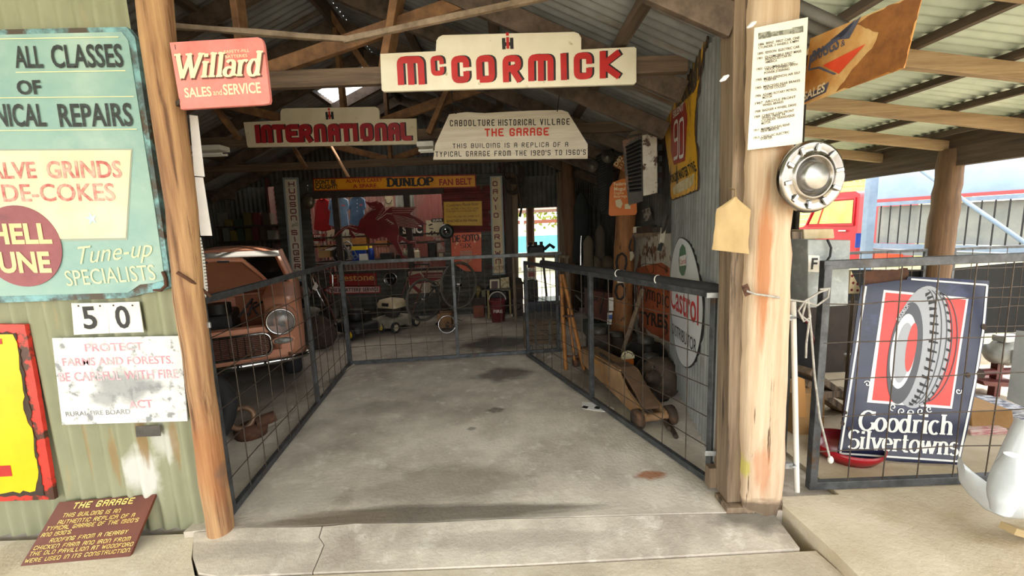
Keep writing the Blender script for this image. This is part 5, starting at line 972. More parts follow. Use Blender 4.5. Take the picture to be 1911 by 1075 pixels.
# ---------------------------------------------------------------- the store seen through the back opening
SY = 8.25
def sp_(px, py, y=SY): return Y(px, py, y)
for i, (py, y0, y1) in enumerate(((443, 8.1, 8.6), (459, 8.05, 8.6), (489, 7.75, 8.6))):
    a, b = sp_(585, py), sp_(826, py); mb = MB(); mb.box2((a.x, y0, a.z-.03), (b.x, y1, a.z)); o = mb.build('shelf_board', M('dark_shelf', '3a2f27', '2a221c', s=8, r=.8), bev=.003); tag(o, ['top plank shelf in the store behind the back opening', 'middle plank shelf in the store behind the back opening', 'low wide bench shelf behind the back opening'][i], 'shelf')
def gbox(name, lab, pts, y, dep, mat, cat='box', bev=.004, rz=0, group=None, on=None):
    a, b = sp_(*pts[0], y), sp_(*pts[1], y); z0 = min(a.z, b.z); z1 = max(a.z, b.z)
    mb = MB(); mb.box(((a.x+b.x)/2, y+dep/2, (z0+z1)/2), (abs(b.x-a.x), dep, z1-z0), R=rz); return tag(mb.build(name, mat, bev=bev), lab, cat, group)
# garments
def shirt(lab, x0, x1, y0, y1, mat, sleeves, y=8.0, col=None):
    f = Fr((0, y, 0)); w = x1-x0; r = thing('shirt', lab, 'shirt', Y((x0+x1)/2, y1, y))
    P0 = [(x0+w*.36, y0), (x0+w*.64, y0), (x0+w*.95, y0+6), (x1+(1 if sleeves else 0), y0+22), (x1-2, y0+26), (x1-w*.12, y0+17), (x1, y1-4), (x0+w*.5, y1), (x0, y1-5), (x0+w*.12, y0+17), (x0+1, y0+26), (x0-(1 if sleeves else 0), y0+22), (x0+w*.05, y0+6)]
    if not sleeves: P0 = [(x0+w*.36, y0), (x0+w*.64, y0), (x0+w*.85, y0+4), (x1-w*.1, y0+18), (x1, y1-3), (x0+w*.5, y1), (x0, y1-4), (x0+w*.08, y0+18), (x0+w*.15, y0+4)]
    mb = MB(); mb.prism(f, f.P(P0), -.05, 0); mb.build('body', mat, r, bev=.018)
    mb = MB(); mb.tube([f.pt(*f.px(*p), d=.012) for p in ((x0+w*.33, y0), (x0+w*.5, y0+4), (x0+w*.67, y0))], .018, 7); mb.build('collar', mat, r)
    if sleeves:
        for k in range(4): mb = MB(); mb.lathe([(.009, 0), (.007, .006), (0, .007)], f.pt(*f.px((x0+x1)/2, y0+7+7*k)), f.n, 10); mb.build('button', whitep, r)
        mb = MB(); mb.flat(f, f.P([(x0+w*.66, y0+15), (x0+w*.84, y0+15), (x0+w*.84, y0+18), (x0+w*.66, y0+18)]), .004); mb.build('badge', M('badge_pink', 'c86a78', r=.7), r, 'pink stitched badge')
    mb = MB(); c = f.pt(*f.px((x0+x1)/2, y0-1), d=-.02); mb.tube([c+V(-.12, 0, -.04), c, c+V(0, 0, .05), c+V(.02, 0, .06)], .005, 5); mb.tube([c, c+V(.12, 0, -.04)], .005, 5); mb.build('hanger', wire, r)
shirt('sleeveless red work top hanging left in the back opening', 585, 617, 370, 432, M('red_cloth', 'a3161c', '84121a', s=6, r=.9, bump=.2), 0)
shirt('pale blue work shirt hanging second in the back opening', 613, 650, 367, 425, M('pale_blue_cloth', '7f9dc0', '6a88ad', s=6, r=.9, bump=.2), 1)
shirt('mid blue buttoned work shirt hanging third in the back opening', 652, 681, 366, 422, M('mid_blue_cloth', '5f7fa6', '4c6a90', s=6, r=.9, bump=.2), 1)
f = Fr((0, 8.2, 0))
r = sign('maker_sign', 'dark red sign end with white letters under the red work top', f, f.P([(583, 437), (606, 436), (607, 450), (584, 450)]), .01, darkred); words(r, f, whitep, [('RIS', (586, 446), (602, 445.5), 7, dict(font='s', wt=.2))], d=.002)
for i, (pts, lab) in enumerate((([(611, 429), (631, 427), (632, 450), (611, 450)], 'left pale parts card with dark drawings on the top shelf'), ([(640, 428), (681, 429), (680, 442), (638, 442)], 'wide pale parts card with dark drawings on the top shelf'))):
    r = sign('parts_card', lab, f, f.P(pts), .01, M('card_ivory', 'd0c8ac', 'bdb498', s=5, r=.7), 'card')
    mb = MB(); rn = random.Random(i)
    for k in range(7): a = f.P([(rn.uniform(pts[0][0]+3, pts[1][0]-4), rn.uniform(pts[0][1]+4, pts[2][1]-4))])[0]; t = rn.uniform(0, 3); c, s = math.cos(t)*.035, math.sin(t)*.035; mb.flat(f, [(a[0]-c, a[1]-s), (a[0]-c+.01, a[1]-s-.01), (a[0]+c+.01, a[1]+s-.01), (a[0]+c, a[1]+s)], .002)
    mb.build('drawing', blackp, r)
gbox('wooden_box', 'pale orange wooden box on the middle shelf', [(655, 444), (684, 456)], 8.1, .2, M('orange_wood', 'c08850', 'a06c3c', s=5, r=.7)); gbox('box', 'flat cream carton on the middle shelf left of the orange box', [(638, 446), (654, 458)], 8.1, .2, M('cream_carton', 'cdb890', r=.8))
gbox('wooden_box', 'flat pale wooden box on the middle shelf under the horse', [(700, 450), (723, 459)], 8.1, .2, M('orange_wood', 'c08850')); gbox('box', 'white carton on the middle shelf behind the rear hoof', [(744, 443), (770, 456)], 8.15, .2, paperw)
f = Fr((0, 8.05, 0)); r = thing('carton', 'open cardboard carton of parts low in the back opening', 'box', Y(609, 482, 8.05)); mb = MB(); mb.prism(f, f.P([(594, 468), (615, 467), (616, 480), (595, 482)]), -.2, 0); mb.build('body', cardb, r, bev=.003)
for pts in ([(592, 455), (596, 454), (598, 467), (594, 468)], [(596, 460), (621, 455), (622, 459), (599, 466)]): mb = MB(); mb.prism(f, f.P(pts), -.01, 0); mb.build('flap', cardb, r)
mb = MB(); q = f.pt(*f.px(616, 465), d=-.05); mb.bar(q+V(-.1, 0, -.03), q+V(.12, 0, .03), .06, .05); mb.build('packing', paperw, r)
c = Y(635, 475, 8.0); mb = MB(); mb.torus(c, (0, -1, 0), .105, .04, 28, 10); r = tag(mb.build('small_tyre', rubber), 'small black rubber tyre standing beside the open carton', 'tyre'); mb = MB(); mb.torus(c-V(0, .02, 0), (0, -1, 0), .07, .008, 24, 6); mb.build('rim', chrome, r)
r = thing('metal_frame', 'bent grey metal chair frame in the back opening', 'frame', Y(655, 486, 7.95)); 
for pts in ([(641, 455), (648, 450), (655, 455), (662, 470), (668, 480), (662, 484), (655, 475), (648, 465)], [(650, 470), (660, 466)], [(656, 480), (666, 475)]): mb = MB(); mb.tube([Y(*p, 7.95) for p in pts], .013, 7, closed=len(pts) > 2); mb.build('tube', M('grey_tube', '8f9498', '6f7478', s=9, r=.4, met=.4), r)
r = gbox('jerry_can', 'blue oil can with a yellow top band in the back opening', [(656, 465), (685, 487)], 7.95, .16, M('can_blue', '1c3f9c', '17327c', s=5, r=.4), 'can', .012); b = WL[r.name]
for pts, mt, nm in (([(656, 460), (685, 466)], M('can_yellow', 'e0c030', r=.4), 'yellow_band'), ([(670, 474), (686, 487)], paperw, 'label')): p, q = Y(*pts[0], 7.945), Y(*pts[1], 7.945); mb = MB(); mb.box2((p.x, 7.935, q.z), (q.x, 8.0, p.z)); mb.build(nm, mt, r)
def bottle(lab, px, py, h, rad, mat, capm, y=8.0):
    b = Y(px, py, y); s = h/780*y; R = rad/780*y; r = thing('bottle', lab, 'bottle', b); mb = MB(); mb.lathe([(0, 0), (R, 0), (R, s*.72), (R*.5, s*.86), (R*.4, s*.88)], b, n=16); mb.build('body', mat, r); mb = MB(); mb.lathe([(R*.48, s*.86), (R*.5, s), (0, s)], b, n=12); mb.build('cap', capm, r)
bottle('blue plastic bottle with a yellow cap beside the blue can', 694, 487, 28, 5, M('can_blue', '1c3f9c'), M('can_yellow', 'e0c030'))
for k in range(5):
    b = Y(704+5.3*k, 480, 8.1); mb = MB(); mb.lathe([(0, 0), (.03, 0), (.032, .15), (.02, .17), (.02, .19), (0, .19)], b, n=12); tag(mb.build('jar', M('peach_jar', 'c89078', 'b07a62', s=8, r=.5)), 'peach-coloured jar in the row left of the hind leg', 'jar', 'peach jars in the back opening')
for k in range(5):
    b = Y(756+6*k, 478-(k % 2), 8.1); mb = MB(); mb.lathe([(0, 0), (.034, 0), (.036, .1), (.022, .12), (.022, .15), (0, .15)], b, n=12); tag(mb.build('jar', M('pale_jar', 'cfc9ae', 'b5ae92', s=8, r=.5)), 'pale jar in the row right of the hind leg', 'jar', 'pale jars in the back opening')
gbox('tool_box', 'black box in front of the peach jars', [(709, 473), (731, 487)], 7.9, .2, blackp); gbox('battery', 'dark battery case right of the hind hoof', [(738, 476), (752, 487)], 7.9, .15, darkiron)
gbox('tin', 'cream enamel tin behind the hind hoof', [(771, 468), (783, 487)], 7.95, .12, cream2, 'tin', .02)
r = gbox('radio', 'small dark valve radio at the right of the back opening', [(815, 470), (831, 484)], 7.85, .15, M('radio_brown', '4a3524', r=.5), 'radio'); p, q = Y(819, 473, 7.845), Y(827, 480, 7.845); mb = MB(); mb.box2((p.x, 7.84, q.z), (q.x, 7.86, p.z)); mb.build('dial', M('dial_tan', '9a8a68', r=.4), r)
gbox('gear_case', 'dark gear casing beside the valve radio', [(797, 452), (814, 487)], 7.9, .2, darkiron, 'casing', .03)
f = Fr((0, 8.15, 0))
r = sign('black_banner', 'black sign with big white letters behind the horse wing', f, f.P([(745, 416), (790, 414), (790, 441), (745, 442)]), .01, blackp); words(r, f, whitep, [('SGIC', (752, 436), (788, 434), 14, dict(wt=.04))], d=.002)
r = sign('tool_card', 'cream tool display card at the right of the back opening', f, f.P([(795, 411), (828, 411), (829, 441), (795, 441)]), .01, M('card_ivory', 'd0c8ac'), 'card')
mb = MB()
for a, b in (((799, 420), (806, 417)), ((800, 425), (808, 426)), ((799, 437), (806, 430)), ((804, 438), (811, 431)), ((815, 438), (822, 430))): mb.flat(f, f.P([a, b, (b[0]+2, b[1]+2), (a[0]+2, a[1]+2)]), .002)
mb.build('drawing', blackp, r)
f = Fr((0, 8.0, 0)); r = sign('name_badge', 'small black oval name board above the tool card', f, f.P(rrect(0, 0, 1, 1, .3)) if False else f.P([(806, 408), (826, 407), (828, 410), (827, 414), (806, 415), (804, 412)]), .012, blackp); words(r, f, paperw, [('DUFOR', (808, 413.5), (825, 412.5), 4, dict(wt=.02))], d=.002)
f = Fr((0, 8.1, 0)); mb = MB(); mb.prism(f, f.P([(718, 366), (733, 366), (734, 385), (719, 386)]), -.01, 0); r = tag(mb.build('calendar', cream2), 'cream calendar with a hung chain above the horse', 'calendar'); mb = MB(); mb.tube([f.pt(*f.px(*p), d=.01) for p in ((719, 372), (721, 379), (728, 380), (732, 373))], .006, 5); mb.build('chain', darkiron, r)
mb = MB(); corrug(mb, Y(739, 388, 8.3), (1, 0, 0), (0, 0, 1), (0, -1, 0), .36, .24); tag(mb.build('iron_offcut', galv), 'offcut of grey corrugated iron above the horse wing', 'sheet')
# ---------------------------------------------------------------- on the floor before the back wall
def wheel_(parent, c, ax, R, w, tyre, hub, name='wheel'):
    mb = MB(); mb.lathe([(R*.6, -w*.4), (R*.9, -w*.5), (R, -w*.3), (R, w*.3), (R*.9, w*.5), (R*.6, w*.4)], c, ax, 24); o = mb.build(name, tyre, parent); mb = MB(); mb.lathe([(R*.62, -w*.42), (R*.62, w*.42), (R*.5, w*.5), (R*.25, w*.3), (R*.2, w*.55), (0, w*.55)], c, ax, 20); mb.lathe([(R*.62, w*.42), (R*.62, -w*.42), (R*.5, -w*.5), (R*.25, -w*.3), (R*.2, -w*.55), (0, -w*.55)], c, ax, 20); mb.build('hub', hub, o)
def mower(lab, base, yaw, deck, engine, hub, handle, top=None):
    r = thing('lawn_mower', lab, 'mower', base); R = Matrix.Rotation(yaw, 4, 'Z'); T = Matrix.Translation(base) @ R
    P = lambda x, y, z: T @ V(x, y, z); A = (R @ V(1, 0, 0))
    mb = MB(T); mb.loft([[V(x, y, z) for x, y in rrect(-.24*k, -.3*k, .24*k, .28*k, .1*k, 4)] for k, z in ((1, .08), (1, .16), (.9, .2), (.5, .22))]); mb.build('deck', deck, r)
    mb = MB(T); mb.lathe([(0, .21), (.1, .21), (.13, .26), (.13, .36), (.1, .4), (.04, .41), (0, .41)], n=20); mb.box((.1, -.1, .28), (.12, .12, .14)); mb.build('engine', engine, r)
    if top:
        mb = MB(T); mb.loft([[V(x, y, z) for x, y in rrect(-.2*k, -.16*k, .2*k, .16*k, .07*k, 4)] for k, z in ((1, .36), (1.02, .42), (.85, .48), (.4, .5))]); tp = mb.build('cowl', top, r, 'cream engine cowl')
        mb = MB(T); mb.box((.02, -.165, .42), (.13, .02, .05)); mb.build('badge', blackp, tp)
    for x, y in ((-.27, -.24), (.27, -.24), (-.27, .24), (.27, .24)): wheel_(r, P(x, y, .085), A, .085, .05, rubber, hub)
    for s in (-.18, .18): mb = MB(T); mb.tube([V(s, .25, .18), V(s, .45, .5), V(s, .75, .92)], .012, 7); mb.build('handle_tube', handle, r)
    mb = MB(T); mb.tube([V(-.18, .75, .92), V(-.17, .8, .97), V(.17, .8, .97), V(.18, .75, .92)], .013, 7); mb.build('grip', rubber, r)
    return r
mower('black lawn mower with yellow wheel hubs behind the rear gate', F(668, 624), .95, blackp, darkiron, M('hub_yellow', 'd8b424', r=.4), M('red_brown_tube', '5a3428', r=.5))
mower('cream-topped old lawn mower on the right of the black one', F(730, 614)+V(.03, .05, 0), -.5, M('dirty_alloy', '8a8474', '6a6456', s=7, r=.6), grease, M('hub_cream', 'a89c84', r=.5), M('red_brown_tube', '5a3428'), M('cream_cowl', 'c4b494', 'a89878', s=5, r=.5))
# edger with a chrome handlebar and a paper tag
r = thing('edge_trimmer', 'old motor edger with a chrome handlebar and paper tag, left of the black mower', 'edger', F(612, 622)); q = F(612, 622); yy = q.y
mb = MB(); mb.tube([Y(585, 510, yy), Y(583, 518, yy), Y(592, 543, yy), Y(606, 571, yy), Y(613, 567, yy), Y(618, 566, yy), Y(621, 540, yy), Y(621, 515, yy), Y(616, 508, yy)], .014, 8); mb.build('handlebar', chrome, r)
mb = MB(); mb.tube([Y(608, 570, yy), Y(614, 590, yy), Y(618, 612, yy)], .02, 8); mb.build('shaft', darkiron, r); mb = MB(); mb.ball(Y(625, 585, yy), .07, (1, .8, 1.3)); mb.cyl(Y(622, 572, yy), Y(628, 572, yy), .03); mb.build('engine', grease, r)
mb = MB(); mb.box(q+V(.0, 0, .12), (.2, .2, .16)); mb.build('gear_box', darkiron, r, bev=.03); wheel_(r, q+V(.16, -.08, .075), V(1, .2, 0), .075, .04, rubber, M('hub_yellow', 'd8b424'))
wheel_(r, q+V(-.13, 0, .1), V(1, .2, 0), .1, .03, rubber, darkiron)
fr_ = Fr(Y(583, 530, yy-.03)); mb = MB(); mb.prism(fr_, fr_.P([(589, 526), (594, 533), (590, 543), (583, 539)]), 0, .003); mb.build('paper_tag', paperw, r)
c = Y(569, 546, 6.9); r = thing('headlamp', 'loose chrome headlamp between the car and the edger', 'lamp', c-V(0, 0, .12)); mb = MB(); mb.lathe([(0, .14), (.06, .12), (.1, .05), (.12, 0), (.125, -.01)], c, (.2, 1, 0), 24); mb.build('bowl', chrome, r); mb = MB(); mb.lathe([(.12, -.01), (.08, -.03), (0, -.04)], c, (.2, 1, 0), 24); mb.build('lens', alum, r)
mb = MB(); mb.cyl((c.x, c.y+.08, 0), (c.x, c.y+.06, c.z-.08), .02, 8); mb.box((c.x, c.y+.08, .02), (.3, .3, .04)); mb.build('stand', darkiron, r)
mb = MB(); a = Y(577, 580, 6.7); mb.ball((0, 0, 0), 1); mb.v = [V(a.x+p.x*.18, a.y+p.y*.14, a.z+p.z*.06) for p in mb.v]; mb.box((a.x, a.y, a.z/2), (.22, .2, a.z)); tag(mb.build('engine_block', M('dirty_alloy', '8a8474'), bev=.02), 'pale dirty engine casting standing left of the edger', 'engine')
# bicycle, upside down, with its wheel towards us
r = thing('bicycle', 'old bicycle standing upside down before the winged panel', 'bicycle', F(815, 612)); by = 6.75
def bw(px, py, R, ax, nm):
    c = Y(px, py, by); mb = MB(); mb.torus(c, ax, R, .016, 44, 8); w = mb.build(nm, M('tyre_grey', '6a6458', '4a463e', s=9, r=.7), r); mb = MB(); mb.torus(c, ax, R-.025, .008, 44, 6); mb.build('rim', grease, w)
    a = Vector(ax).normalized(); u = a.orthogonal().normalized(); v = a.cross(u); sp = MB()
    for k in range(24): t = 2*math.pi*k/24; sp.cyl(c+a*(.02 if k % 2 else -.02), c+(u*math.cos(t)+v*math.sin(t))*(R-.03), .0016, 4)
    sp.build('spokes', chrome, w); mb = MB(); mb.cyl(c-a*.04, c+a*.04, .022, 12); mb.build('hub', chrome, w); return c
c1 = bw(791, 560, .34, (.75, -.66, 0), 'wheel'); c2 = bw(857, 532, .37, (.72, -.69, 0), 'wheel')
bb = Y(812, 536, by-.05)
for a, b, nm in ((c1, bb, 'chain_stay'), (bb, Y(826, 585, by), 'seat_tube'), (bb, Y(846, 585, by), 'down_tube'), (Y(826, 580, by), Y(848, 575, by), 'top_tube'), (c1, Y(824, 578, by), 'seat_stay'), (c2, Y(848, 590, by-.02), 'fork')):
    mb = MB(); mb.cyl(a, b, .014, 8); mb.build(nm, blackp, r)
mb = MB(); mb.torus(bb, (.75, -.66, 0), .09, .008, 30, 6); mb.cyl(bb-V(.05, -.04, 0), bb+V(.05, -.04, 0), .03, 12); mb.build('chainring', grease, r); mb = MB(); mb.bar(bb, bb+V(.1, 0, .13), .02, .012); mb.bar(bb, bb-V(.1, 0, .13), .02, .012); mb.build('crank', chrome, r)
mb = MB(); mb.tube([Y(838, 602, by-.1), Y(846, 598, by), Y(854, 594, by), Y(862, 598, by-.1)], .012, 7); mb.build('handlebar', chrome, r); mb = MB(); mb.ball(Y(824, 602, by)+V(0, 0, -.02), .09, (1.2, .7, .4)); mb.build('saddle', rubber, r)
gbox('wooden_crate', 'pale square timber box with dark stencil before the bicycle', [(816, 586), (843, 612)], 6.35, .25, M('box_ply', '8a6844', '6c4c2e', s=4, r=.8, c3='2e2018', s3=5, lo3=.6, hi3=.62))
c = Y(834, 600, 6.2); mb = MB(); mb.torus(V(c.x, 6.2, .14), (.3, -1, .15), .13, .008, 36, 6); tag(mb.build('wheel_rim', chrome), 'bright chrome wheel rim leaning on the pale timber box', 'rim')
# bucket, tin stand, tins
b = F(930, 600); r = thing('bucket', 'old red fire bucket with a pale handle before the tall tractor board', 'bucket', b)
mb = MB(); mb.lathe([(0, 0), (.105, 0), (.145, .36), (.155, .37), (.15, .38), (.135, .36), (.1, .02), (0, .02)], b, n=28); mb.build('body', M('old_red', '7a3034', '5e2226', s=6, r=.6, c3='8c6a66', s3=8, lo3=.6, hi3=.66), r); mb = MB(); mb.tube([b+V(.14*math.cos(t), -.02, .36+.15*math.sin(t)) for t in [math.pi*k/12 for k in range(13)]], .01, 6); mb.build('handle', M('pale_handle', 'b8b0a8', r=.5), r)
f = Fr((0, b.y-.135, 0), v=(0, -.1, 1)); words(r, f, M('pale_letter', 'c8b8b0', r=.6), [('FIRE', (921, 584), (938, 583.5), 6, dict(wt=.02))], d=.006)
r = thing('stand_table', 'spindly stand of yellowed metal legs under framed cards, behind the red bucket', 'table', F(932, 594)); ty = 7.15
for px in (910, 951):
    for dy in (0, .35): a, q = Y(px, 542, ty), Y(px, 595, ty); mb = MB(); mb.bar((a.x, ty+dy, 0), (a.x, ty+dy, a.z), .025, .025); mb.build('leg', M('yellowed_metal', 'a8945c', '8a7648', s=9, r=.6), r)
a, q = Y(908, 542, ty), Y(953, 542, ty); mb = MB(); mb.box2((a.x, ty-.02, a.z), (q.x, ty+.4, a.z+.025)); mb.build('table_top', blackp, r)
zt_ = a.z+.025
r = thing('framed_card', 'framed card standing on the spindly stand', 'picture', Y(923, 541, ty)); f = Fr((0, ty+.02, 0)); mb = MB(); mb.prism(f, f.P([(914, 522), (932, 521), (932, 541), (914, 542)]), -.02, 0); mb.build('frame', cream2, r); mb = MB(); mb.flat(f, f.P([(917, 525), (929, 524.5), (929, 538), (917, 539)]), .002); mb.build('picture', M('dark_print', '5a2a22', '2a221e', s=8, r=.5), r)
f = Fr((0, ty+.05, 0)); mb = MB(); mb.prism(f, f.P([(934, 519), (950, 517), (951, 542), (935, 542)]), -.02, 0); tag(mb.build('card', M('floral_card', 'c4b48c', '8a7a50', s=18, lo=.5, hi=.6, r=.6)), 'pale patterned card on the right of the spindly stand', 'card')
gbox('case', 'black case under the spindly stand', [(917, 545), (945, 560)], 7.3, .2, blackp, 'case')
gbox('wooden_box', 'reddish wooden box on the floor left of the red bucket', [(883, 570), (904, 592)], 7.2, .2, M('red_brown_wood', '7c3f26', '5e2e1a', s=5, r=.7))
gbox('cabinet', 'dark cabinet low on the back wall left of the spindly stand', [(878, 556), (908, 570)], 7.2, .22, M('dark_window_timber', '3c3128'), 'cabinet')
c = Y(891, 540, 7.25); mb = MB(); mb.lathe([(0, 0), (.06, 0), (.02, .02), (.02, .05), (.05, .08), (.075, .14), (.06, .2), (0, .22)], V(c.x, c.y, Y(891, 556, 7.25).z), n=18); tag(mb.build('globe', M('brass_globe', '8a7a4c', '5a5034', s=9, r=.4)), 'small brassy globe ornament on the dark cabinet', 'globe')
gbox('tin', 'dim green tin beside the brassy globe', [(898, 542), (907, 556)], 7.25, .08, M('dim_green', '5a5a3c', '44442c', s=8, r=.5), 'tin', .01)
r = gbox('speaker_cabinet', 'dark brown cabinet with a round fret right of the red bucket', [(956, 558), (977, 590)], 7.1, .25, M('dark_veneer', '3a2620', '2a1a16', s=5, r=.5), 'cabinet'); mb = MB(); c = Y(966, 572, 7.09); mb.torus(c, (0, -1, 0), .06, .012, 24, 6); mb.build('fret', rustdark, r)
gbox('carton', 'dark upper carton stacked on the brown cabinet with the round fret', [(956, 530), (977, 558)], 7.1, .2, M('dark_card', '4a3a2c', '33281f', s=5, r=.8)); mb = MB(); b = Y(967, 530, 7.2); mb.lathe([(.1, 0), (.1, .02), (.07, .05), (.06, .1), (0, .12)], b, n=20); tag(mb.build('hat', M('drab_felt', '3e3a2e', r=.9)), 'drab felt hat on the stacked cartons by the back doorway', 'hat')
# ---------------------------------------------------------------- dark shelves behind the car
for py, lab in ((452, 'long lower shelf of tins in the dark left bay'), (424, 'long upper shelf of cartons in the dark left bay')):
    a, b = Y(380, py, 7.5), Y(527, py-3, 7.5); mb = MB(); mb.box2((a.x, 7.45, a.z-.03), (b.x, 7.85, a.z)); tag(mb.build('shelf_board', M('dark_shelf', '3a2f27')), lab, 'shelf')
zl = Y(450, 450, 7.5).z
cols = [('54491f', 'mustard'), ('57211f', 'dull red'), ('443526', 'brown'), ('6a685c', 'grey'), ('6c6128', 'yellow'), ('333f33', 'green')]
def row(y, z, x0, x1, n, hmin, hmax, grp, seed, pos):
    rn = random.Random(seed); x = x0
    for i in range(n):
        w = (x1-x0)/n; h = rn.uniform(hmin, hmax); cc, cn = cols[(i+seed) % 6]
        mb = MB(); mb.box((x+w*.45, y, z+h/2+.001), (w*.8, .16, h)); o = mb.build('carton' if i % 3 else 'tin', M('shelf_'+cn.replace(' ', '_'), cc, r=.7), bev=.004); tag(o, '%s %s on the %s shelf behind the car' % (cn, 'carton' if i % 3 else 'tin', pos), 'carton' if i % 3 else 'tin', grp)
        x += w
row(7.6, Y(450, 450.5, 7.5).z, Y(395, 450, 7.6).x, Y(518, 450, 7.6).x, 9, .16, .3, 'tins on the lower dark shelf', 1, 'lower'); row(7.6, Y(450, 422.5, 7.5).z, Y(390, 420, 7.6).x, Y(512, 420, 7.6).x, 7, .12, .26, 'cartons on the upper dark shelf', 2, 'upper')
# ---------------------------------------------------------------- right side inside: jack, crate, bench, clutter
jackm = M('jack_brown', 'a07e5a', '7e6042', s=5, r=.7, bump=.2, c3='a8763c', s3=3, lo3=.58, hi3=.7)
r = thing('trolley_jack', 'long rusty brown trolley jack on the floor behind the right gate', 'jack', F(1140, 760))
A, B = F(1215, 800), F(1085, 690); A = V(1.05, 3.0, 0); B = V(.8, 4.35, 0); jd = (B-A).normalized(); js = V(-jd.y, jd.x, 0)*-1
def J(u, w, z): return A+jd*w+js*u+V(0, 0, z)
for s in (-1, 1): mb = MB(); mb.loft([[J(s*(.085+k*.0)+d, w, z) for d, z in ((-.012, zb), (.012, zb), (.012, zt), (-.012, zt))] for k, w, zb, zt in ((0, 0, .05, .12), (0, .3, .05, .2), (0, .45, .06, .3), (0, 1.35, .09, .24))], False); mb.build('side_plate', jackm, r, bev=.003)
mb = MB(); mb.loft([[J(u, w, z) for u in (-.085, .085)]+[J(u, w, z+.012) for u in (.085, -.085)] for w, z in ((.45, .3), (.8, .285), (1.35, .24))], False); mb.build('top_plate', jackm, r)
mb = MB(); mb.loft([[J(u, w, z) for u in (-.065, .065)]+[J(u, w, z+.02) for u in (.065, -.065)] for w, z in ((.06, .12), (.2, .2), (.46, .31), (.6, .305))], False); mb.build('lift_arm', M('jack_arm', '6e5540', '523e2e', s=6, r=.7), r)
mb = MB(); mb.cyl(J(-.13, .02, .075), J(.13, .02, .075), .03, 12); mb.build('front_axle', jackm, r)
for u in (-.135, .135): mb = MB(); c = J(u, .02, .075); mb.lathe([(0, -.03), (.05, -.03), (.075, -.025), (.075, .025), (.05, .03), (.03, .035), (0, .035)], c, js*(1 if u > 0 else -1), 20); mb.build('wheel', rustdark, r)
mb = MB(); mb.box(J(0, 1.42, .15), (.2, .16, .14), R=math.atan2(jd.y, jd.x)); mb.build('rear_yoke', rust, r, bev=.01)
for s in (-1, 1): c = J(s*.11, 1.5, .05); mb = MB(); mb.lathe([(0, -.02), (.05, -.02), (.05, .02), (0, .02)], c, js, 16); mb.build('castor', rust, r)
orm = M('faded_orange_tube', '9a6424', '7c4a1a', s=8, r=.6, c3='4a3420', s3=8, lo3=.6, hi3=.66)
h0 = [Y(1056, 690, 4.35), Y(1046, 512, 4.5)]; h1 = [Y(1090, 690, 4.35), Y(1050, 512, 4.5)]
for a in (h0, h1): mb = MB(); mb.cyl(a[0], a[1], .022, 10); mb.build('handle', orm, r, 'faded orange handle bar')
mb = MB(); mb.cyl(Y(1072, 672, 4.36), Y(1060, 575, 4.43), .014, 8); mb.build('release_rod', orm, r); 
for py in (590, 665): mb = MB(); mb.cyl(Y(1052-(665-py)*.03, py, 4.4), Y(1086-(665-py)*.2, py, 4.4), .013, 8); mb.build('cross_bar', rust, r)
mb = MB(); mb.lathe([(0, -.02), (.045, -.02), (.05, 0), (.045, .02), (0, .02)], Y(1097, 661, 4.4), (.6, -.8, 0), 18); mb.build('knob', M('bright_orange', 'd8711c', 'b85c14', s=8, r=.5), r, 'orange knob')
# newspaper under the gate
f = Fr(F(1086, 752, .004), F(1145, 763, .004)-F(1086, 752, .004), V(-.3, 1, 0)); mb = MB(); mb.prism(f, [f.px(*p) for p in ((1086, 762), (1110, 766), (1145, 769), (1146, 762), (1122, 752), (1086, 750))], -.003, 0); r = tag(mb.build('newspaper', M('newsprint', 'eceae6', 'd8d5d0', s=9, r=.9)), 'folded sheet of newspaper on the floor under the right gate', 'newspaper')
mb = MB()
for a in ((1089, 757), (1112, 758), (1133, 763)): p, q = f.px(*a), f.px(a[0]+6, a[1]+6); mb.add([f.pt(p[0], p[1], .001), f.pt(q[0], p[1], .001), f.pt(q[0], q[1], .001), f.pt(p[0], q[1], .001)], [(0, 1, 2, 3)])
mb.build('print', signblack, r)
# orange stand with a round dial
r = thing('dial_gauge', 'orange upright stand carrying a cream half-round dial, on the floor by the right wall', 'gauge', F(1172, 712)); b = F(1172, 712); gy = b.y
om = M('bright_orange', 'd8711c'); mb = MB(); mb.bar(b, Y(1177, 672, gy), .06, .05); mb.build('column', om, r, bev=.01); mb = MB(); mb.bar(Y(1163, 675, gy), Y(1182, 671, gy), .05, .05); mb.build('arm', om, r, bev=.012)
mb = MB(); f = Fr((0, gy-.03, 0)); c = f.px(1172, 667); R = 12/780*gy*1.05; mb.prism(f, ell(c[0], c[1], R, R, 24, -10, 200), -.02, 0); d_ = mb.build('dial', M('dial_cream', 'e0d4b0', 'd0c29c', s=7, r=.4), r)
mb = MB()
for k in range(8): t = math.radians(20+20*k); mb.flat(f, ell(c[0]+R*.75*math.cos(t), c[1]+R*.75*math.sin(t), R*.09, R*.09, 8), .002)
mb.build('mark', blackp, d_)
mb = MB(); f = Fr((0, F(1130, 690).y, 0)); q = [(1117, 684), (1126, 674), (1134, 681), (1125, 694)]; mb.prism(f, f.P(q), -.03, 0); r = tag(mb.build('packet', M('red_print_packet', 'a03a34', 'd8c8c0', s=30, lo=.45, hi=.55, r=.5)), 'small red and white packet among the scrap by the jack handle', 'packet')
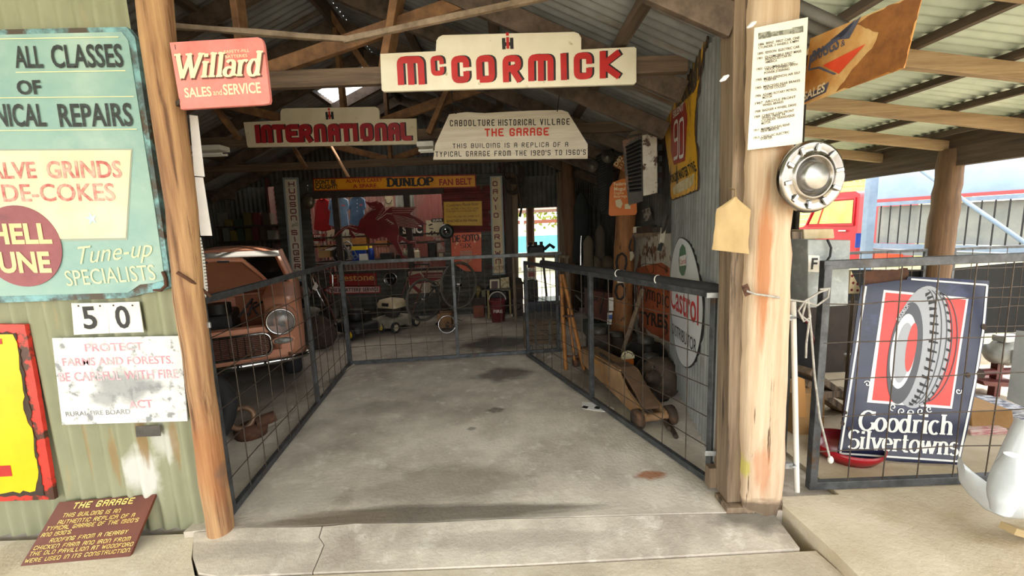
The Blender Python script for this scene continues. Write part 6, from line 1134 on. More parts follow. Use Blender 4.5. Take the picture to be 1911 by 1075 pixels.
# brake drum and hub leaning by the door foot
c = V(1.25, 3.5, .2); bx_ = V(-.75, -.6, .25).normalized(); r = thing('brake_drum', 'big rusty brake drum leaning near the foot of the open door', 'drum', V(1.25, 3.5, 0)); mb = MB(); mb.lathe([(0, .07), (.12, .07), (.16, .05), (.185, 0), (.185, -.05), (.17, -.05), (.16, -.01)], c, bx_, 32); mb.build('drum', rustdark, r); mb = MB(); mb.lathe([(.07, .07), (.06, .12), (.04, .13), (.035, .17), (0, .17)], c, bx_, 20); mb.build('hub', rustdark, r)
for k in range(5): t = 2*math.pi*k/5; u = bx_.orthogonal().normalized(); v = bx_.cross(u); p = c+bx_*.07+(u*math.cos(t)+v*math.sin(t))*.09; mb = MB(); mb.cyl(p, p+bx_*.025, .01, 6); mb.build('stud', grease, r)
# scrap on the floor along the wall: separate castings, plates, rods
rn = random.Random(21)
def casting(lab, c, s, mat, k):
    mb = MB(Matrix.Translation(c) @ Matrix.Rotation(k*.7, 4, 'Z')); sx, sy, sz = s
    mb.loft([[V(x*q, y*q, z) for x, y in rrect(-sx/2, -sy/2, sx/2, sy/2, min(sx, sy)*.25, 3)] for q, z in ((.9, 0), (1, sz*.2), (1, sz*.7), (.7, sz))]); r = thing('iron_casting', lab, 'casting', c); mb.build('body', mat, r)
    mb = MB(Matrix.Translation(c) @ Matrix.Rotation(k*.7, 4, 'Z')); mb.lathe([(0, sz*.9), (min(sx, sy)*.3, sz*.9), (min(sx, sy)*.28, sz*1.2), (0, sz*1.25)], n=14); mb.build('boss', grease, r)
for i, (px, py, s, lab) in enumerate(((1150, 700, (.35, .25, .12), 'flat dark casting behind the red packet'), (1215, 720, (.3, .24, .26), 'dark casting right of the orange dial stand'), (1118, 668, (.3, .3, .3), 'rounded dark casting behind the orange knob'), (1205, 690, (.4, .3, .3), 'tall dark casting under the rusty tyre sign'), (1150, 660, (.3, .3, .22), 'low casting at the foot of the knotty post'), (1225, 745, (.2, .16, .12), 'small casting beside the big rusty brake drum'))):
    casting(lab, F(px, py), s, [rustdark, darkiron, rustdark, darkiron][i % 4], i)
for i, (a, b, lab) in enumerate(((F(1222, 740, .02), F(1262, 815, .02), 'thin rusty rod lying along the foot of the open door'), (F(1215, 735, .05), F(1248, 800, .05), 'second thin rod beside the one at the door foot'), (F(1120, 660, .3), F(1160, 690, .3)-V(0, 0, .0), 'short rod across the dark castings'))):
    mb = MB(); mb.cyl(a, b, .018, 8); tag(mb.build('iron_rod', rustdark), lab, 'rod')
mb = MB(); mb.lathe([(.0, 0), (.13, 0), (.16, .04), (.15, .09), (.12, .1), (.11, .02)], F(1100, 640)+V(.2, .2, .0), n=24); tag(mb.build('pulley', rustdark), 'rusty pulley lying behind the jack handle', 'pulley')
# crate stool and blue paper behind the gates
b = F(1010, 640); r = thing('timber_crate', 'old slatted timber crate behind the gate corner', 'crate', b); w = 60/780*b.y; h = 52/780*b.y
for k in range(5): mb = MB(); z = .04+h*.9*k/5; mb.box(b+V(0, -.2, z+.03), (w, .02, .055)); mb.build('slat', M('crate_wood', '6a5640', '4c3c2c', s=6, r=.8), r)
for x in (-w/2, w/2): mb = MB(); mb.box(b+V(x, 0, h/2), (.04, .42, h)); mb.build('end_panel', M('crate_wood', '6a5640'), r)
mb = MB(); mb.box(b+V(0, .0, h), (w+.04, .46, .03)); mb.build('lid', M('crate_lid', '4c4236', '342c24', s=6, r=.8), r)
for x in (-.08, .1): mb = MB(); mb.box(b+V(x, -.22, h*.55), (.03, .015, h*.9)); mb.build('strap', grease, r)
f = Fr(F(978, 642, .006), (1, 0, 0), (0, 1, 0)); mb = MB(); mb.prism(f, [f.px(*p) for p in ((977, 638), (988, 634), (998, 637), (996, 643), (985, 643))], -.006, 0); tag(mb.build('paper', M('blue_white_paper', 'b8c8dc', 'e4e8ec', s=9, r=.8)), 'crumpled blue-white paper on the floor by the gate corner', 'paper')
f = Fr(F(1022, 668, .004), (1, .3, 0), (-.3, 1, 0)); mb = MB(); mb.prism(f, [f.px(*p) for p in ((1021, 666), (1030, 662), (1032, 666), (1022, 668))], -.003, 0); tag(mb.build('paper', paperw), 'small white scrap of paper behind the rear gate foot', 'paper')
# bench along the right wall with a crate on it, coats, drums, tall rods
r = thing('work_bench', 'dark timber workbench along the right wall behind the jack handle', 'bench', V(1.4, 6.7, 0))
mb = MB(); mb.box2((1.1, 6.02, .82), (1.66, 7.5, .88)); mb.build('bench_top', M('bench_wood', '4a3a2c', '33281e', s=5, r=.8), r, bev=.005)
for x in (1.15, 1.6):
    for y in (6.07, 7.4): mb = MB(); mb.box2((x-.04, y-.04, 0), (x+.04, y+.04, .82)); mb.build('leg', M('bench_wood', '4a3a2c'), r)
mb = MB(); mb.box2((1.12, 6.05, .3), (1.64, 7.45, .34)); mb.build('under_shelf', M('bench_wood', '4a3a2c'), r)
f = Fr((0, 5.62, 0)); a, b = f.px(1102, 545), f.px(1140, 600); r = thing('tool_crate', 'reddish-brown timber crate lettered SK beside the knotty post', 'crate', f.pt((a[0]+b[0])/2, b[1], -.15)); mb = MB(); mb.prism(f, f.P([(1098, 542), (1142, 548), (1142, 604), (1098, 592)]), -.3, 0); mb.build('body', M('red_crate', '5e3426', '44251b', s=5, r=.75), r); words(r, f, M('crate_ink', '2a1610', r=.7), [('SK', (1104, 561), (1117, 563), 9, dict(wt=.03))], d=.002)
f = Fr((0, 5.6, 0)); a = f.px(1120, 600); mb = MB(); mb.box2((f.px(1095, 600)[0], 5.62, 0), (f.px(1143, 600)[0], 5.95, a[1]-.03)); tag(mb.build('green_locker', M('dull_green_box', '3a4034', '2c3028', s=5, r=.6), bev=.01), 'dull green steel locker under the crate lettered SK', 'locker')
for k, (px, lab, mt) in enumerate(((1085, 'dark oilskin coat hanging right of the bright doorway', '1e2220'), (1120, 'grey-brown hanging coat between the bent trunk post and the narrow grille', '4a4236'), (1098, 'drab bag hung beside the bent trunk post', '5a5040'))):
    y = 6.6-.2*k; f = Fr((0, y, 0)); hh = (360, 490) if k == 0 else (420, 500) if k == 1 else (440, 505); w = 16 if k == 0 else 11
    rings = [[f.pt(*f.px(px+w*q*math.cos(t), hh[0]+(hh[1]-hh[0])*v), d=.09*q*math.sin(t)) for t in [2*math.pi*j/14 for j in range(14)]] for v, q in ((0, .2), (.08, .6), (.2, .9), (.6, .85), (.9, 1.05), (1, 1))]
    mb = MB(); mb.loft(rings); tag(mb.build('coat' if k < 2 else 'bag', M('cloth_%d' % k, mt, r=.95, bump=.3)), lab, 'coat' if k < 2 else 'bag')
for i, (px, py, R, lab) in enumerate(((1108, 488, 16, 'pale hessian hat shape on the workbench left of the knotty post'), (1135, 490, 15, 'round brown canister on the workbench left of the knotty post'))):
    b = Y(px, py+14, 6.3); b.z = .88; mb = MB(); R = R/780*6; mb.lathe([(0, 0), (R, 0), (R*1.05, R*.6), (R*.8, R*1.4), (R*.3, R*1.7), (0, R*1.7)], b, n=20); tag(mb.build('canister' if i else 'sack', M('hessian_%d' % i, '6e6450' if not i else '54432f', '4c4436', s=12, r=.9)), lab, 'container')
for i, (px, py0, py1, lab) in enumerate(((1084, 440, 512, 'bright thin tap spout standing on the workbench'), )):
    mb = MB(); mb.tube([Y(px, py1, 6.3), Y(px, py0+12, 6.3), Y(px+1, py0, 6.3)], [.03, .012, .01], 8); tag(mb.build('spout', chrome), lab, 'spout')
for i, (a, b, lab) in enumerate((((1122, 615), (1145, 560), 'thin grey rod leaning towards the knotty post'), ((1112, 620), (1128, 545), 'second thin rod leaning on the lettered crate'))):
    mb = MB(); mb.cyl(F(*a), Y(*b, 5.3), .01, 6); tag(mb.build('thin_rod', grease), lab, 'rod')
for i, (px, y0, y1, lab, mt) in enumerate(((1080, 395, 412, 'small white enamel box on the wall left of the narrow grille', whitep), (1088, 412, 424, 'small dark box under the white enamel box', darkiron))):
    gbox('wall_box', lab, [(px, y0), (px+8, y1)], 7.0, .1, mt)
# engine parts in the back doorway
r = thing('engine', 'dark engine on a stand in the back doorway', 'engine', V(.42, 7.5, 0)); mb = MB(); c = Y(1000, 466, 7.5); mb.box((c.x, 7.55, c.z), (.3, .3, .16)); mb.build('block', blackp, r, bev=.03)
for k in range(3): mb = MB(); mb.cyl((c.x-.1+.1*k, 7.5, c.z+.06), (c.x-.1+.1*k, 7.5, c.z+.14), .03, 10); mb.build('cylinder', darkiron, r)
mb = MB(); mb.tube([V(c.x+.15, 7.5, c.z), V(c.x+.25, 7.48, c.z+.08), V(c.x+.33, 7.5, c.z+.02)], .03, 8); mb.build('pipe', darkiron, r)
for x in (-.12, .12): mb = MB(); mb.bar((c.x+x, 7.55, c.z-.06), (c.x+x*1.6, 7.55, 0), .04, .04); mb.build('stand_leg', darkiron, r)
r = gbox('carton', 'pale box with red lettering band on the floor of the back doorway', [(980, 503), (1000, 522)], 7.0, .25, M('pale_carton', 'b8b0a0', 'a49c8c', s=6, r=.6)); p, q = Y(986, 508, 6.995), Y(998, 516, 6.995); mb = MB(); mb.box2((p.x, 6.99, q.z), (q.x, 7.0, p.z)); mb.build('label', M('dim_red', '8a1d18'), r); mb = MB(); p = Y(990, 522, 7.1); mb.box2((p.x-.12, 7.02, 0), (p.x+.12, 7.22, p.z-.01)); mb.build('lower_box', darkiron, r)
mb = MB(); a = F(1010, 588); mb.box2((a.x-.25, a.y-.4, .0), (a.x+.35, a.y+.1, .32)); tag(mb.build('storage_trunk', M('blue_grey_tin', '4c5158', '3a3e44', s=4, r=.35, met=.4), bev=.01), 'low blue-grey tin trunk behind the gate corner', 'trunk')
mb = MB(); mb.bar(Y(955, 478, 6.7), Y(1062, 479, 6.7), .05, .04); 
for px in (958, 1058): a = Y(px, 480, 6.7); mb.bar((a.x, 6.7, a.z), (a.x, 6.7, 0), .04, .04)
tag(mb.build('barrier', plank_grey), 'plain timber barrier rail before the back doorway', 'barrier')
# coils of rope and hose on the dark square post by the doorway
for i, (px, py, R, y) in enumerate(((957, 320, 16, 7.4), (955, 345, 12, 7.4))):
    mb = MB(); c = Y(px, py, y)
    for k in range(4): mb.torus(c+V(.01*k-.02, -.02*k, -.012*k), (.2, -1, .1), R/780*y*(1+.06*k), .012, 24, 6, 1.0)
    tag(mb.build('rope_coil', M('dark_rope', '4c4234', '352d24', s=20, r=.9)), ['upper dark rope coil on the square post by the doorway', 'lower dark rope coil on the square post by the doorway'][i], 'rope')
mb = MB(); mb.tube([Y(963, 325, 7.35), Y(966, 345, 7.33), Y(974, 385, 7.35), Y(970, 405, 7.35)], .02, 8); tag(mb.build('hose', M('dark_rope', '4c4234')), 'hose hanging at the left of the bright back doorway', 'hose')
# ---------------------------------------------------------------- beside the post: meter box, pipe, cord, slab gate
g, P = gate('mesh_gate', 'wire mesh gate on the raised slab before the dark blue tyre sign', V(1.63, 2.15, .03), V(2.98, 2.15, .03), .03, 1.265, (0, 1), 7, 6, tb=.045)
r = thing('meter_box', 'grey steel meter box with an F card, fixed right of the big post', 'box', Y(1540, 575, 2.3)); a, b = Y(1508, 575, 2.24), Y(1588, 447, 2.3); fx = Fr(Y(1508, 575, 2.24), V(1, .12, 0)); q = fx.P([(1508, 575), (1583, 570), (1588, 448), (1508, 447)])
gbm = M('meter_grey', '9aa09e', '878d8b', s=14, r=.55, c3='b0b4b2', s3=20, lo3=.55, hi3=.7); mb = MB(); mb.prism(fx, q, -.16, 0); mb.build('body', gbm, r, bev=.006)
f = Fr(fx.pt(0, 0, .002), fx.u); mb = MB(); mb.prism(f, f.P([(1508, 476), (1529, 477), (1528, 508), (1508, 507)]), 0, .002); cd = mb.build('card', whitep, r, 'white card'); mb = MB(); lay(mb, f, 'F', f.px(1512, 502), f.px(1523, 502), .062, wt=.02, d=.004); mb.build('letter', blackp, cd)
mb = MB(); mb.tube([f.pt(*f.px(*p), d=.02) for p in ((1538, 447), (1545, 462), (1543, 478), (1533, 492))], .006, 6); mb.build('cable', rubber, r)
f = Fr((0, 2.26, 0), (1, .1, 0)); mb = MB(); mb.prism(f, f.P([(1500, 428), (1556, 427), (1558, 445), (1501, 447)]), -.1, 0); tag(mb.build('timber_block', M('bleached_block', 'd8c8a8', 'b4a078', s=6, r=.85, bump=.3), bev=.006), 'bleached timber block lying on top of the grey meter box', 'block')
mb = MB(); mb.prism(f, f.P([(1478, 432), (1498, 432), (1498, 466), (1478, 468)]), -.1, 0); tag(mb.build('timber_block', plank_grey, bev=.006), 'dark weathered timber block between the post and the meter box', 'block')
r = thing('drain_pipe', 'thin white plastic pipe standing beside the right post foot', 'pipe', F(1478, 905, .03)); a = Y(1480, 562, 2.14); b = F(1474, 905, .03); mb = MB(); mb.cyl(V(b.x, 2.14, .03), a, .014, 12); mb.build('tube', whitep, r)
for py in (592, 868): c = Y(1477, py, 2.13); mb = MB(); mb.torus(c, (0, 0, 1), .018, .005, 16, 6); mb.box(c-V(.02, 0, 0), (.04, .02, .03)); mb.build('clip', galvbracket, r)
r = thing('tie_cord', 'knotted pale cord tying the slab gate to the post, ends hanging', 'cord', Y(1515, 860, 2.1)); cm = M('pale_cord', 'b0aca4', '8c8880', s=40, r=.9)
for pts in ([(1393, 543), (1410, 549), (1440, 553), (1478, 560), (1500, 563), (1530, 545), (1545, 540)], [(1500, 563), (1525, 570), (1545, 555), (1548, 538), (1530, 540)], [(1505, 560), (1497, 590), (1510, 600), (1505, 640), (1504, 668)], [(1508, 560), (1514, 620), (1520, 700), (1530, 780), (1545, 840), (1549, 856)], [(1502, 562), (1490, 580), (1500, 600), (1512, 592), (1508, 565)]):
    mb = MB(); mb.tube([Y(px, py, 1.96 if px < 1475 else 2.09) for px, py in pts], .0055, 6); mb.build('strand', cm, r)
mb = MB(); mb.ball(Y(1550, 858, 2.09), .014, (1, 1, 1.5)); mb.build('frayed_end', whitep, r)
mb = MB(); c = Y(1390, 540, 1.965); mb.lathe([(.012, 0), (.012, .006), (0, .007)], c, (0, -1, 0), 12); mb.bar(c+V(0, .004, .02), c+V(.02, .004, -.03), .03, .006, up=(0, 1, 0)); tag(mb.build('eye_plate', rust), 'small rusty eye plate nailed to the grey plank', 'plate')
# Goodrich Silvertowns
A, B = F(1563, 852, .06), F(1791, 867, .06); fr = Fr(A, B-A, V(0, .28, 1))
navy = M('enamel_navy', '161c3a', '101530', s=5, r=.25, c3='20284c', s3=3)
r = sign('tyre_sign', 'large dark blue enamel tyre sign with a tyre on red, leaning behind the slab gate', fr, rough(fr.P([(1563, 852), (1607, 533), (1692, 522), (1695, 516), (1846, 524), (1838, 620), (1822, 720), (1792, 868), (1680, 862)]), .003, .06, 2), .008, navy)
fe = lambda d: Fr(fr.pt(0, 0, d), fr.u, fr.v)
f = fe(.0005); we = M('enamel_white', 'dcdcd6'); mb = MB()
def line(mb, f, pts, w, d=.0015, closed=False):
    q = f.P(pts); 
    for i in range(len(q) if closed else len(q)-1):
        a, b = q[i], q[(i+1) % len(q)]; L = math.hypot(b[0]-a[0], b[1]-a[1]) or 1; nx, ny = -(b[1]-a[1])/L*w/2, (b[0]-a[0])/L*w/2
        mb.flat(f, [(a[0]+nx, a[1]+ny), (b[0]+nx, b[1]+ny), (b[0]-nx, b[1]-ny), (a[0]-nx, a[1]-ny)], d+.00015*i)
line(mb, f, [(1616, 534), (1568, 846), (1788, 861), (1818, 720), (1834, 620), (1842, 532), (1700, 521)], .011); mb.build('border', we, r, 'white border line')
zq = lambda pts: [(1560+x/2.83, 500+y/2.83) for x, y in pts]
mb = MB(); mb.flat(f, f.P(zq([(252, 116), (700, 158), (612, 744), (163, 710)])), .001); mb.build('panel_border', we, r, 'white edge of the red panel')
mb = MB(); mb.flat(f, f.P(zq([(262, 130), (686, 168), (602, 730), (190, 698)])), .002); mb.build('red_panel', M('enamel_bright_red', 'd9331f', 'c82a18', s=4, r=.3), r, 'bright red panel')
def el(cx, cy, rx, ry, rot, n=44, a0=0, a1=360): return f.P(zq([(cx+x, cy-y) for x, y in ell(0, 0, rx, ry, n, a0, a1, math.radians(rot))]))
g1, g2, g3 = M('print_grey', '9a9ca0', r=.35), M('print_dark', '3a3b40', r=.35), M('print_light', 'c6c8cb', r=.35)
tyb = MB(); tyb.flat(f, el(447, 418, 150, 326, -9), .003); t_ = tyb.build('tyre_picture', g1, r, 'printed grey tyre')
mb = MB(); mb.flat(f, el(362, 450, 86, 272, -9), .0042); mb.build('sidewall', g2, t_)
mb = MB(); mb.flat(f, el(352, 440, 64, 200, -9), .005); mb.build('rim', g3, t_)
mb = MB(); mb.flat(f, el(352, 448, 44, 160, -9), .0056); mb.build('rim_shade', g1, t_)
mb = MB(); mb.flat(f, el(394, 420, 26, 130, -9), .0062); mb.build('hole', M('enamel_bright_red', 'd9331f'), t_)
mb = MB()
for k in range(5):
    q = el(425+k*17, 418, 92+k*12, 312-k*4, -9, 40, 82, -78); 
    for i in range(len(q)-1): a, b = q[i], q[i+1]; L = math.hypot(b[0]-a[0], b[1]-a[1]) or 1; nx, ny = -(b[1]-a[1])/L*.0025, (b[0]-a[0])/L*.0025; mb.flat(f, [(a[0]+nx, a[1]+ny), (b[0]+nx, b[1]+ny), (b[0]-nx, b[1]-ny), (a[0]-nx, a[1]-ny)], .0045)
mb.build('tread_line', g2, t_)
mb = MB()
for k in range(17):
    t = 76-k*9.3; x, y = ell(0, 0, 74, 300, 1, t, t+1, math.radians(-9))[0]; x2, y2 = ell(0, 0, 125, 312, 1, t-3, t, math.radians(-9))[0]
    mb.flat(f, f.P(zq([(408+x, 420-y), (420+x2*.9, 415-y2), (420+x2*.9, 424-y2), (408+x, 438-y)])), .0049)
    x3, y3 = ell(0, 0, 152, 326, 1, t, t+1, math.radians(-9))[0]; x4, y4 = ell(0, 0, 133, 322, 1, t, t+1, math.radians(-9))[0]; mb.flat(f, f.P(zq([(447+x3, 416-y3), (447+x4, 412-y4), (447+x4, 424-y4), (447+x3, 430-y3)])), .0049)
mb.build('tread_block', signblack, t_)
mb = MB()
for cx, cy, R, a0 in ((165, 612, 18, 200), (645, 650, 18, -20), (300, 735, 20, 90), (345, 757, 20, 120), (395, 765, 20, 150), (445, 757, 20, 60), (490, 745, 18, 40)):
    q = f.P(zq([(cx+R*(1-k/16)*math.cos(math.radians(a0+30*k)), cy+R*(1-k/16)*math.sin(math.radians(a0+30*k))) for k in range(14)]))
    strip(mb, lambda x, y: f.pt(x, y, .0035), q, .007, .004)
mb.build('scroll', we, r, 'white scrollwork')
words(r, f, we, [('Goodrich', (1601, 802), (1777, 812), 36, dict(font='s', wt=.16, skew=1, lean=-.12)), ('Silvertowns', (1580, 836), (1787, 850), 34, dict(font='s', wt=.15, skew=1, lean=-.12))], d=.002, label='white lettering')
words(r, f, g3, [('GOODRICH', (1677, 600), (1696, 571), 7, dict(wt=.01, d=.005, lean=.9, up=None) if False else dict(wt=.01, d=.005))], label='small tyre name')
mb = MB()
for a, s in (((1836, 610), 5), ((1830, 698), 7), ((1806, 700), 4), ((1572, 790), 4), ((1578, 770), 3), ((1584, 800), 3)): c = f.P([a])[0]; mb.flat(f, rough(ell(c[0], c[1], .003*s, .004*s, 8), .003, .01, s), .003)
mb.build('chip', rustdark, r, 'rust chips')
f0 = Fr(fr.pt(0, 0, -.02), fr.u, fr.v); mb = MB(); mb.prism(f0, rough(f0.P([(1612, 506), (1694, 500), (1696, 528), (1612, 534)]), .006, .03), -.005, 0); tag(mb.build('rusty_plate', rust), 'rusty plate showing above the left corner of the dark blue tyre sign', 'plate')
# red dish and clutter behind the gate
b = F(1622, 878, .03); mb = MB(); R = .185; mb.lathe([(0, .02), (R*.7, .02), (R*.95, .05), (R, .085), (R*1.04, .085), (R, .05), (R*.8, 0), (0, 0)], V(b.x, b.y+.17, .03), n=36); tag(mb.build('round_dish', M('glossy_red', 'a81c24', '8e161e', s=4, r=.25)), 'glossy red round dish on the slab under the dark blue tyre sign', 'dish')
q = F(1505, 850, .03); y = 2.75
f = Fr((0, y, 0)); mb = MB(); mb.prism(f, f.P([(1480, 735), (1540, 735), (1536, 850), (1482, 850)]), -.3, 0); o = tag(mb.build('carton', cardb, bev=.004), 'tan cardboard carton on the floor right of the post', 'box')
mb = MB(); mb.prism(f, f.P([(1482, 700), (1496, 705), (1500, 775), (1482, 775)]), .01, .03); tag(mb.build('carton_flap', M('tan_card', 'b8864c', r=.8)), 'tan strip of card standing on the tan carton', 'card')
for i, (a, b) in enumerate((((1500, 690), (1575, 742)), ((1496, 712), (1570, 765)), ((1500, 735), (1580, 730)))): mb = MB(); mb.bar(Y(*a, 2.9), Y(*b, 3.1), .1, .05); tag(mb.build('plank', plank_grey, bev=.004), ['top weathered plank behind the slab gate, left side', 'middle weathered plank behind the slab gate, left side', 'lowest weathered plank lying across the tan carton'][i], 'plank')
r = thing('seat', 'black car seat shape with red piping standing behind the meter box', 'seat', V(Y(1500, 700, 3.0).x, 3.4, .0)); f = Fr((0, 3.35, 0)); mb = MB(); mb.prism(f, f.P([(1484, 600), (1492, 592), (1506, 600), (1524, 660), (1532, 720), (1484, 720)]), -.15, 0); mb.build('back', rubber, r, bev=.03); mb = MB(); mb.tube([f.pt(*f.px(*p), d=.005) for p in ((1494, 592), (1508, 604), (1524, 655), (1532, 715))], .01, 6); mb.build('piping', darkred, r)
mb = MB(); a = f.px(1484, 720); mb.box((Y(1508, 720, 3.35).x, 3.43, a[1]/2), (.2, .3, a[1])); mb.build('base', rubber, r)
b = Y(1588, 690, 3.0); mb = MB(); mb.lathe([(0, 0), (.035, 0), (.045, .1), (.05, .1), (.05, .115), (0, .115)], b-V(0, 0, 0), n=18); mb.cyl(V(b.x, b.y, .03), b, .02, 8); tag(mb.build('pot', M('cream_pot', 'b8ae98', r=.5)), 'small cream pot on a stand left of the dark blue tyre sign', 'pot')
f = Fr((0, 2.75, 0)); r = sign('spotted_pennant', 'small cream triangle with dark red spots above the left edge of the tyre sign', f, f.P([(1584, 548), (1588, 505), (1610, 548)]), .02, M('cream_spot', 'd8c49c', r=.7), 'pennant')
mb = MB()
for x, y_ in ((1590, 515), (1592, 528), (1589, 541), (1600, 542), (1600, 530)): c = f.px(x, y_); mb.flat(f, ell(c[0], c[1], .009, .009, 12), .002)
mb.build('spot', darkred, r)
mb = MB(); mb.cyl(Y(1592, 548, 2.76), V(Y(1592, 548, 2.76).x, 2.76, .03), .01, 6); mb.build('stake', plank_grey, r)
# right of the tyre sign
r = thing('gearbox', 'pale alloy gearbox casting on a reddish stand at the right edge', 'gearbox', V(4.0, 3.3, .03)); y = 3.2
al = M('pale_alloy', 'c4c6c4', 'a4a6a4', s=9, r=.45, met=.3); c0, c1 = Y(1850, 660, y), Y(1925, 650, y); ax = (c1-c0).normalized(); L_ = (c1-c0).length
mb = MB(); mb.lathe([(0, 0), (.04, 0), (.05, .02), (.08, .03), (.085, .1), (.11, .12), (.115, .22), (.14, .24), (.14, .3), (0, .3)], c0-ax*.02, ax, 24); mb.build('case', al, r)
for k in range(5): mb = MB(); mb.bar(c0+ax*(.06+.05*k)+V(0, -.1, .05), c0+ax*(.06+.05*k)+V(0, -.1, -.06), .012, .03); mb.build('rib', al, r)
mb = MB(); mb.box(c0+ax*.12+V(0, 0, .11), (.16, .1, .05)); mb.build('lid', al, r, bev=.01)
mb = MB(); mb.tube([V(c0.x-.02, y+.05, c0.z-.17), V(c1.x+.1, y+.05, c0.z-.17)], .03, 8); mb.build('stand_bar', M('maroon_metal', '6a2a26', '4e1e1c', s=7, r=.5), r); 
for x in (c0.x+.12, c1.x): mb = MB(); mb.bar((x, y+.05, .03), (x, y+.05, c0.z-.06), .05, .05); mb.build('stand_leg', M('maroon_metal', '6a2a26'), r)
mb = MB(); f = Fr((0, 3.15, 0)); mb.prism(f, f.P([(1835, 712), (1911, 716), (1911, 724), (1838, 720)]), -.3, 0); tag(mb.build('bench_seat', M('maroon_metal', '6a2a26')), 'thin maroon bench edge under the pale gearbox', 'bench')
for i, (pts, yy, dp, mt, lab, nm, ct) in enumerate((([(1812, 766), (1890, 766), (1894, 799), (1815, 802)], 2.7, .3, cardb, 'flattened brown carton right of the dark blue tyre sign', 'carton', 'box'), ([(1812, 803), (1880, 800), (1886, 826), (1814, 830)], 2.65, .3, M('pink_stripe', 'b86a70', 'd8c0b8', s=6, lo=.45, hi=.55, st=(1, 1, 9), r=.7), 'pink and white roll under the flattened brown carton', 'cloth_roll', 'roll'), ([(1872, 762), (1925, 764), (1925, 800), (1894, 799)], 2.75, .25, M('grey_magazines', 'b8bcc4', '5a6070', s=30, lo=.45, hi=.55, st=(.4, 1, 6), r=.7), 'stack of grey magazines at the right edge', 'magazine_stack', 'magazines'), ([(1800, 830), (1925, 828), (1925, 858), (1796, 862)], 2.62, .4, darkiron, 'dark low crate under the pink roll', 'crate', 'crate'), ([(1790, 862), (1925, 858), (1925, 884), (1790, 886)], 2.6, .4, M('dark_shelf', '3a2f27'), 'dark plank base on the slab at the right edge', 'base_board', 'board'))):
    f = Fr((0, yy, 0)); mb = MB(); mb.prism(f, f.P(pts), -dp, 0); tag(mb.build(nm, mt, bev=.006), lab, ct)
# parked car's bumper coming in at the right edge
r = thing('parked_car', 'white front bumper with overrider of a car at the lower right edge', 'car', V(2.1, 1.6, .03)); wb = M('white_bumper', 'c4c8ca', 'aeb2b4', s=4, r=.22, c3='a8845c', s3=5, lo3=.7, hi3=.76)
bp = [(1793, 866, 1.8), (1797, 884, 1.78), (1815, 905, 1.74), (1845, 930, 1.68), (1880, 945, 1.62), (1950, 950, 1.58), (2100, 930, 1.6), (2500, 900, 1.66)]
rings = []
for i, (px, py, y) in enumerate(bp):
    c = Y(px, py, y); h = (.03, .05, .06, .065, .065, .065, .065, .065)[i]; d = V(-.35, -.9, 0).normalized(); rings.append([c+d*(.022*math.cos(t))+V(0, 0, h*math.sin(t))-d*.02*(math.sin(t)**2) for t in [2*math.pi*k/14 for k in range(14)]])
mb = MB(); mb.loft(rings); mb.build('bumper_bar', wb, r)
c0, c1 = Y(1893, 850, 1.56), Y(1868, 955, 1.5); rings = []
for i in range(11):
    t = i/10; c = c0.lerp(c1, t); R = .05*(math.sin(math.pi*min(max(t, .06), .94))**.35); rings.append([c+V(math.cos(w)*R*1.05, math.sin(w)*R*1.1, 0) for w in [2*math.pi*k/16 for k in range(16)]])
mb = MB(); mb.loft(rings); mb.build('overrider', wb, r)
mb = MB(); mb.tube([Y(1862, 905, 1.72), Y(1895, 845, 1.72), Y(1925, 790, 1.72)], [.035, .045, .05], 14); mb.build('upper_bar', wb, r)
mb = MB(); mb.loft([[V(x, 1.7+q*.1+dy, z) for dy, z in ((0, .4), (.0, .75), (.25, .85), (.7, .8), (.7, .35), (.3, .3))] for q, x in ((1, 3.1), (0, 3.2), (0, 3.9))]); mb.build('fender', wb, r, bev=.02)
mb = MB(); mb.lathe([(0, -.09), (.29, -.09), (.3, 0), (.29, .09), (0, .09)], V(3.5, 2.05, .33), (1, 0, 0), 28); mb.build('tyre', rubber, r)
mb = MB(); mb.bar(Y(1880, 985, 1.66), Y(1960, 1010, 1.75), .05, .03); mb.build('iron_bracket', M('yellowed_bracket', 'a08a60', r=.6), r)
# ---------------------------------------------------------------- verandah fence, added backdrop for the shade, yard
g, P = gate('wire_fence', 'black wire fence along the back of the side verandah, left of its log post', V(3.35, 4.32, 0), V(4.3, 4.32, 0), .1, 1.15, (.06, 1), 7, 5, 'fence', .03)
g, P = gate('wire_fence', 'black wire fence along the back of the side verandah, right of its log post', V(4.6, 4.32, 0), V(6.4, 4.32, 0), .1, 1.15, (0, 1), 10, 5, 'fence', .03)
mb = MB(); mb.grid(lambda u, v: V(2.2+4.3*u, 4.4+.03*math.sin(20*u), .2+(.76+.02*math.sin(9*u))*v), 40, 4); tag(mb.build('shade_backdrop', M('shade_black', '141514', '0e0f0e', s=9, r=.9)), 'black backdrop added for the deep shade low behind the verandah fence', 'cloth')  # black sheet added where there is only deep shade under the roof
mb = MB(); mb.box2((Y(1470, 600, 3.9).x, 3.9, .03), (Y(1606, 600, 3.9).x, 3.98, .72)); tag(mb.build('shade_screen', M('dark_shelf', '3a2f27')), 'dark screen added for the deep shade behind the meter box', 'screen')  # dark panel standing in for shade, no real board here
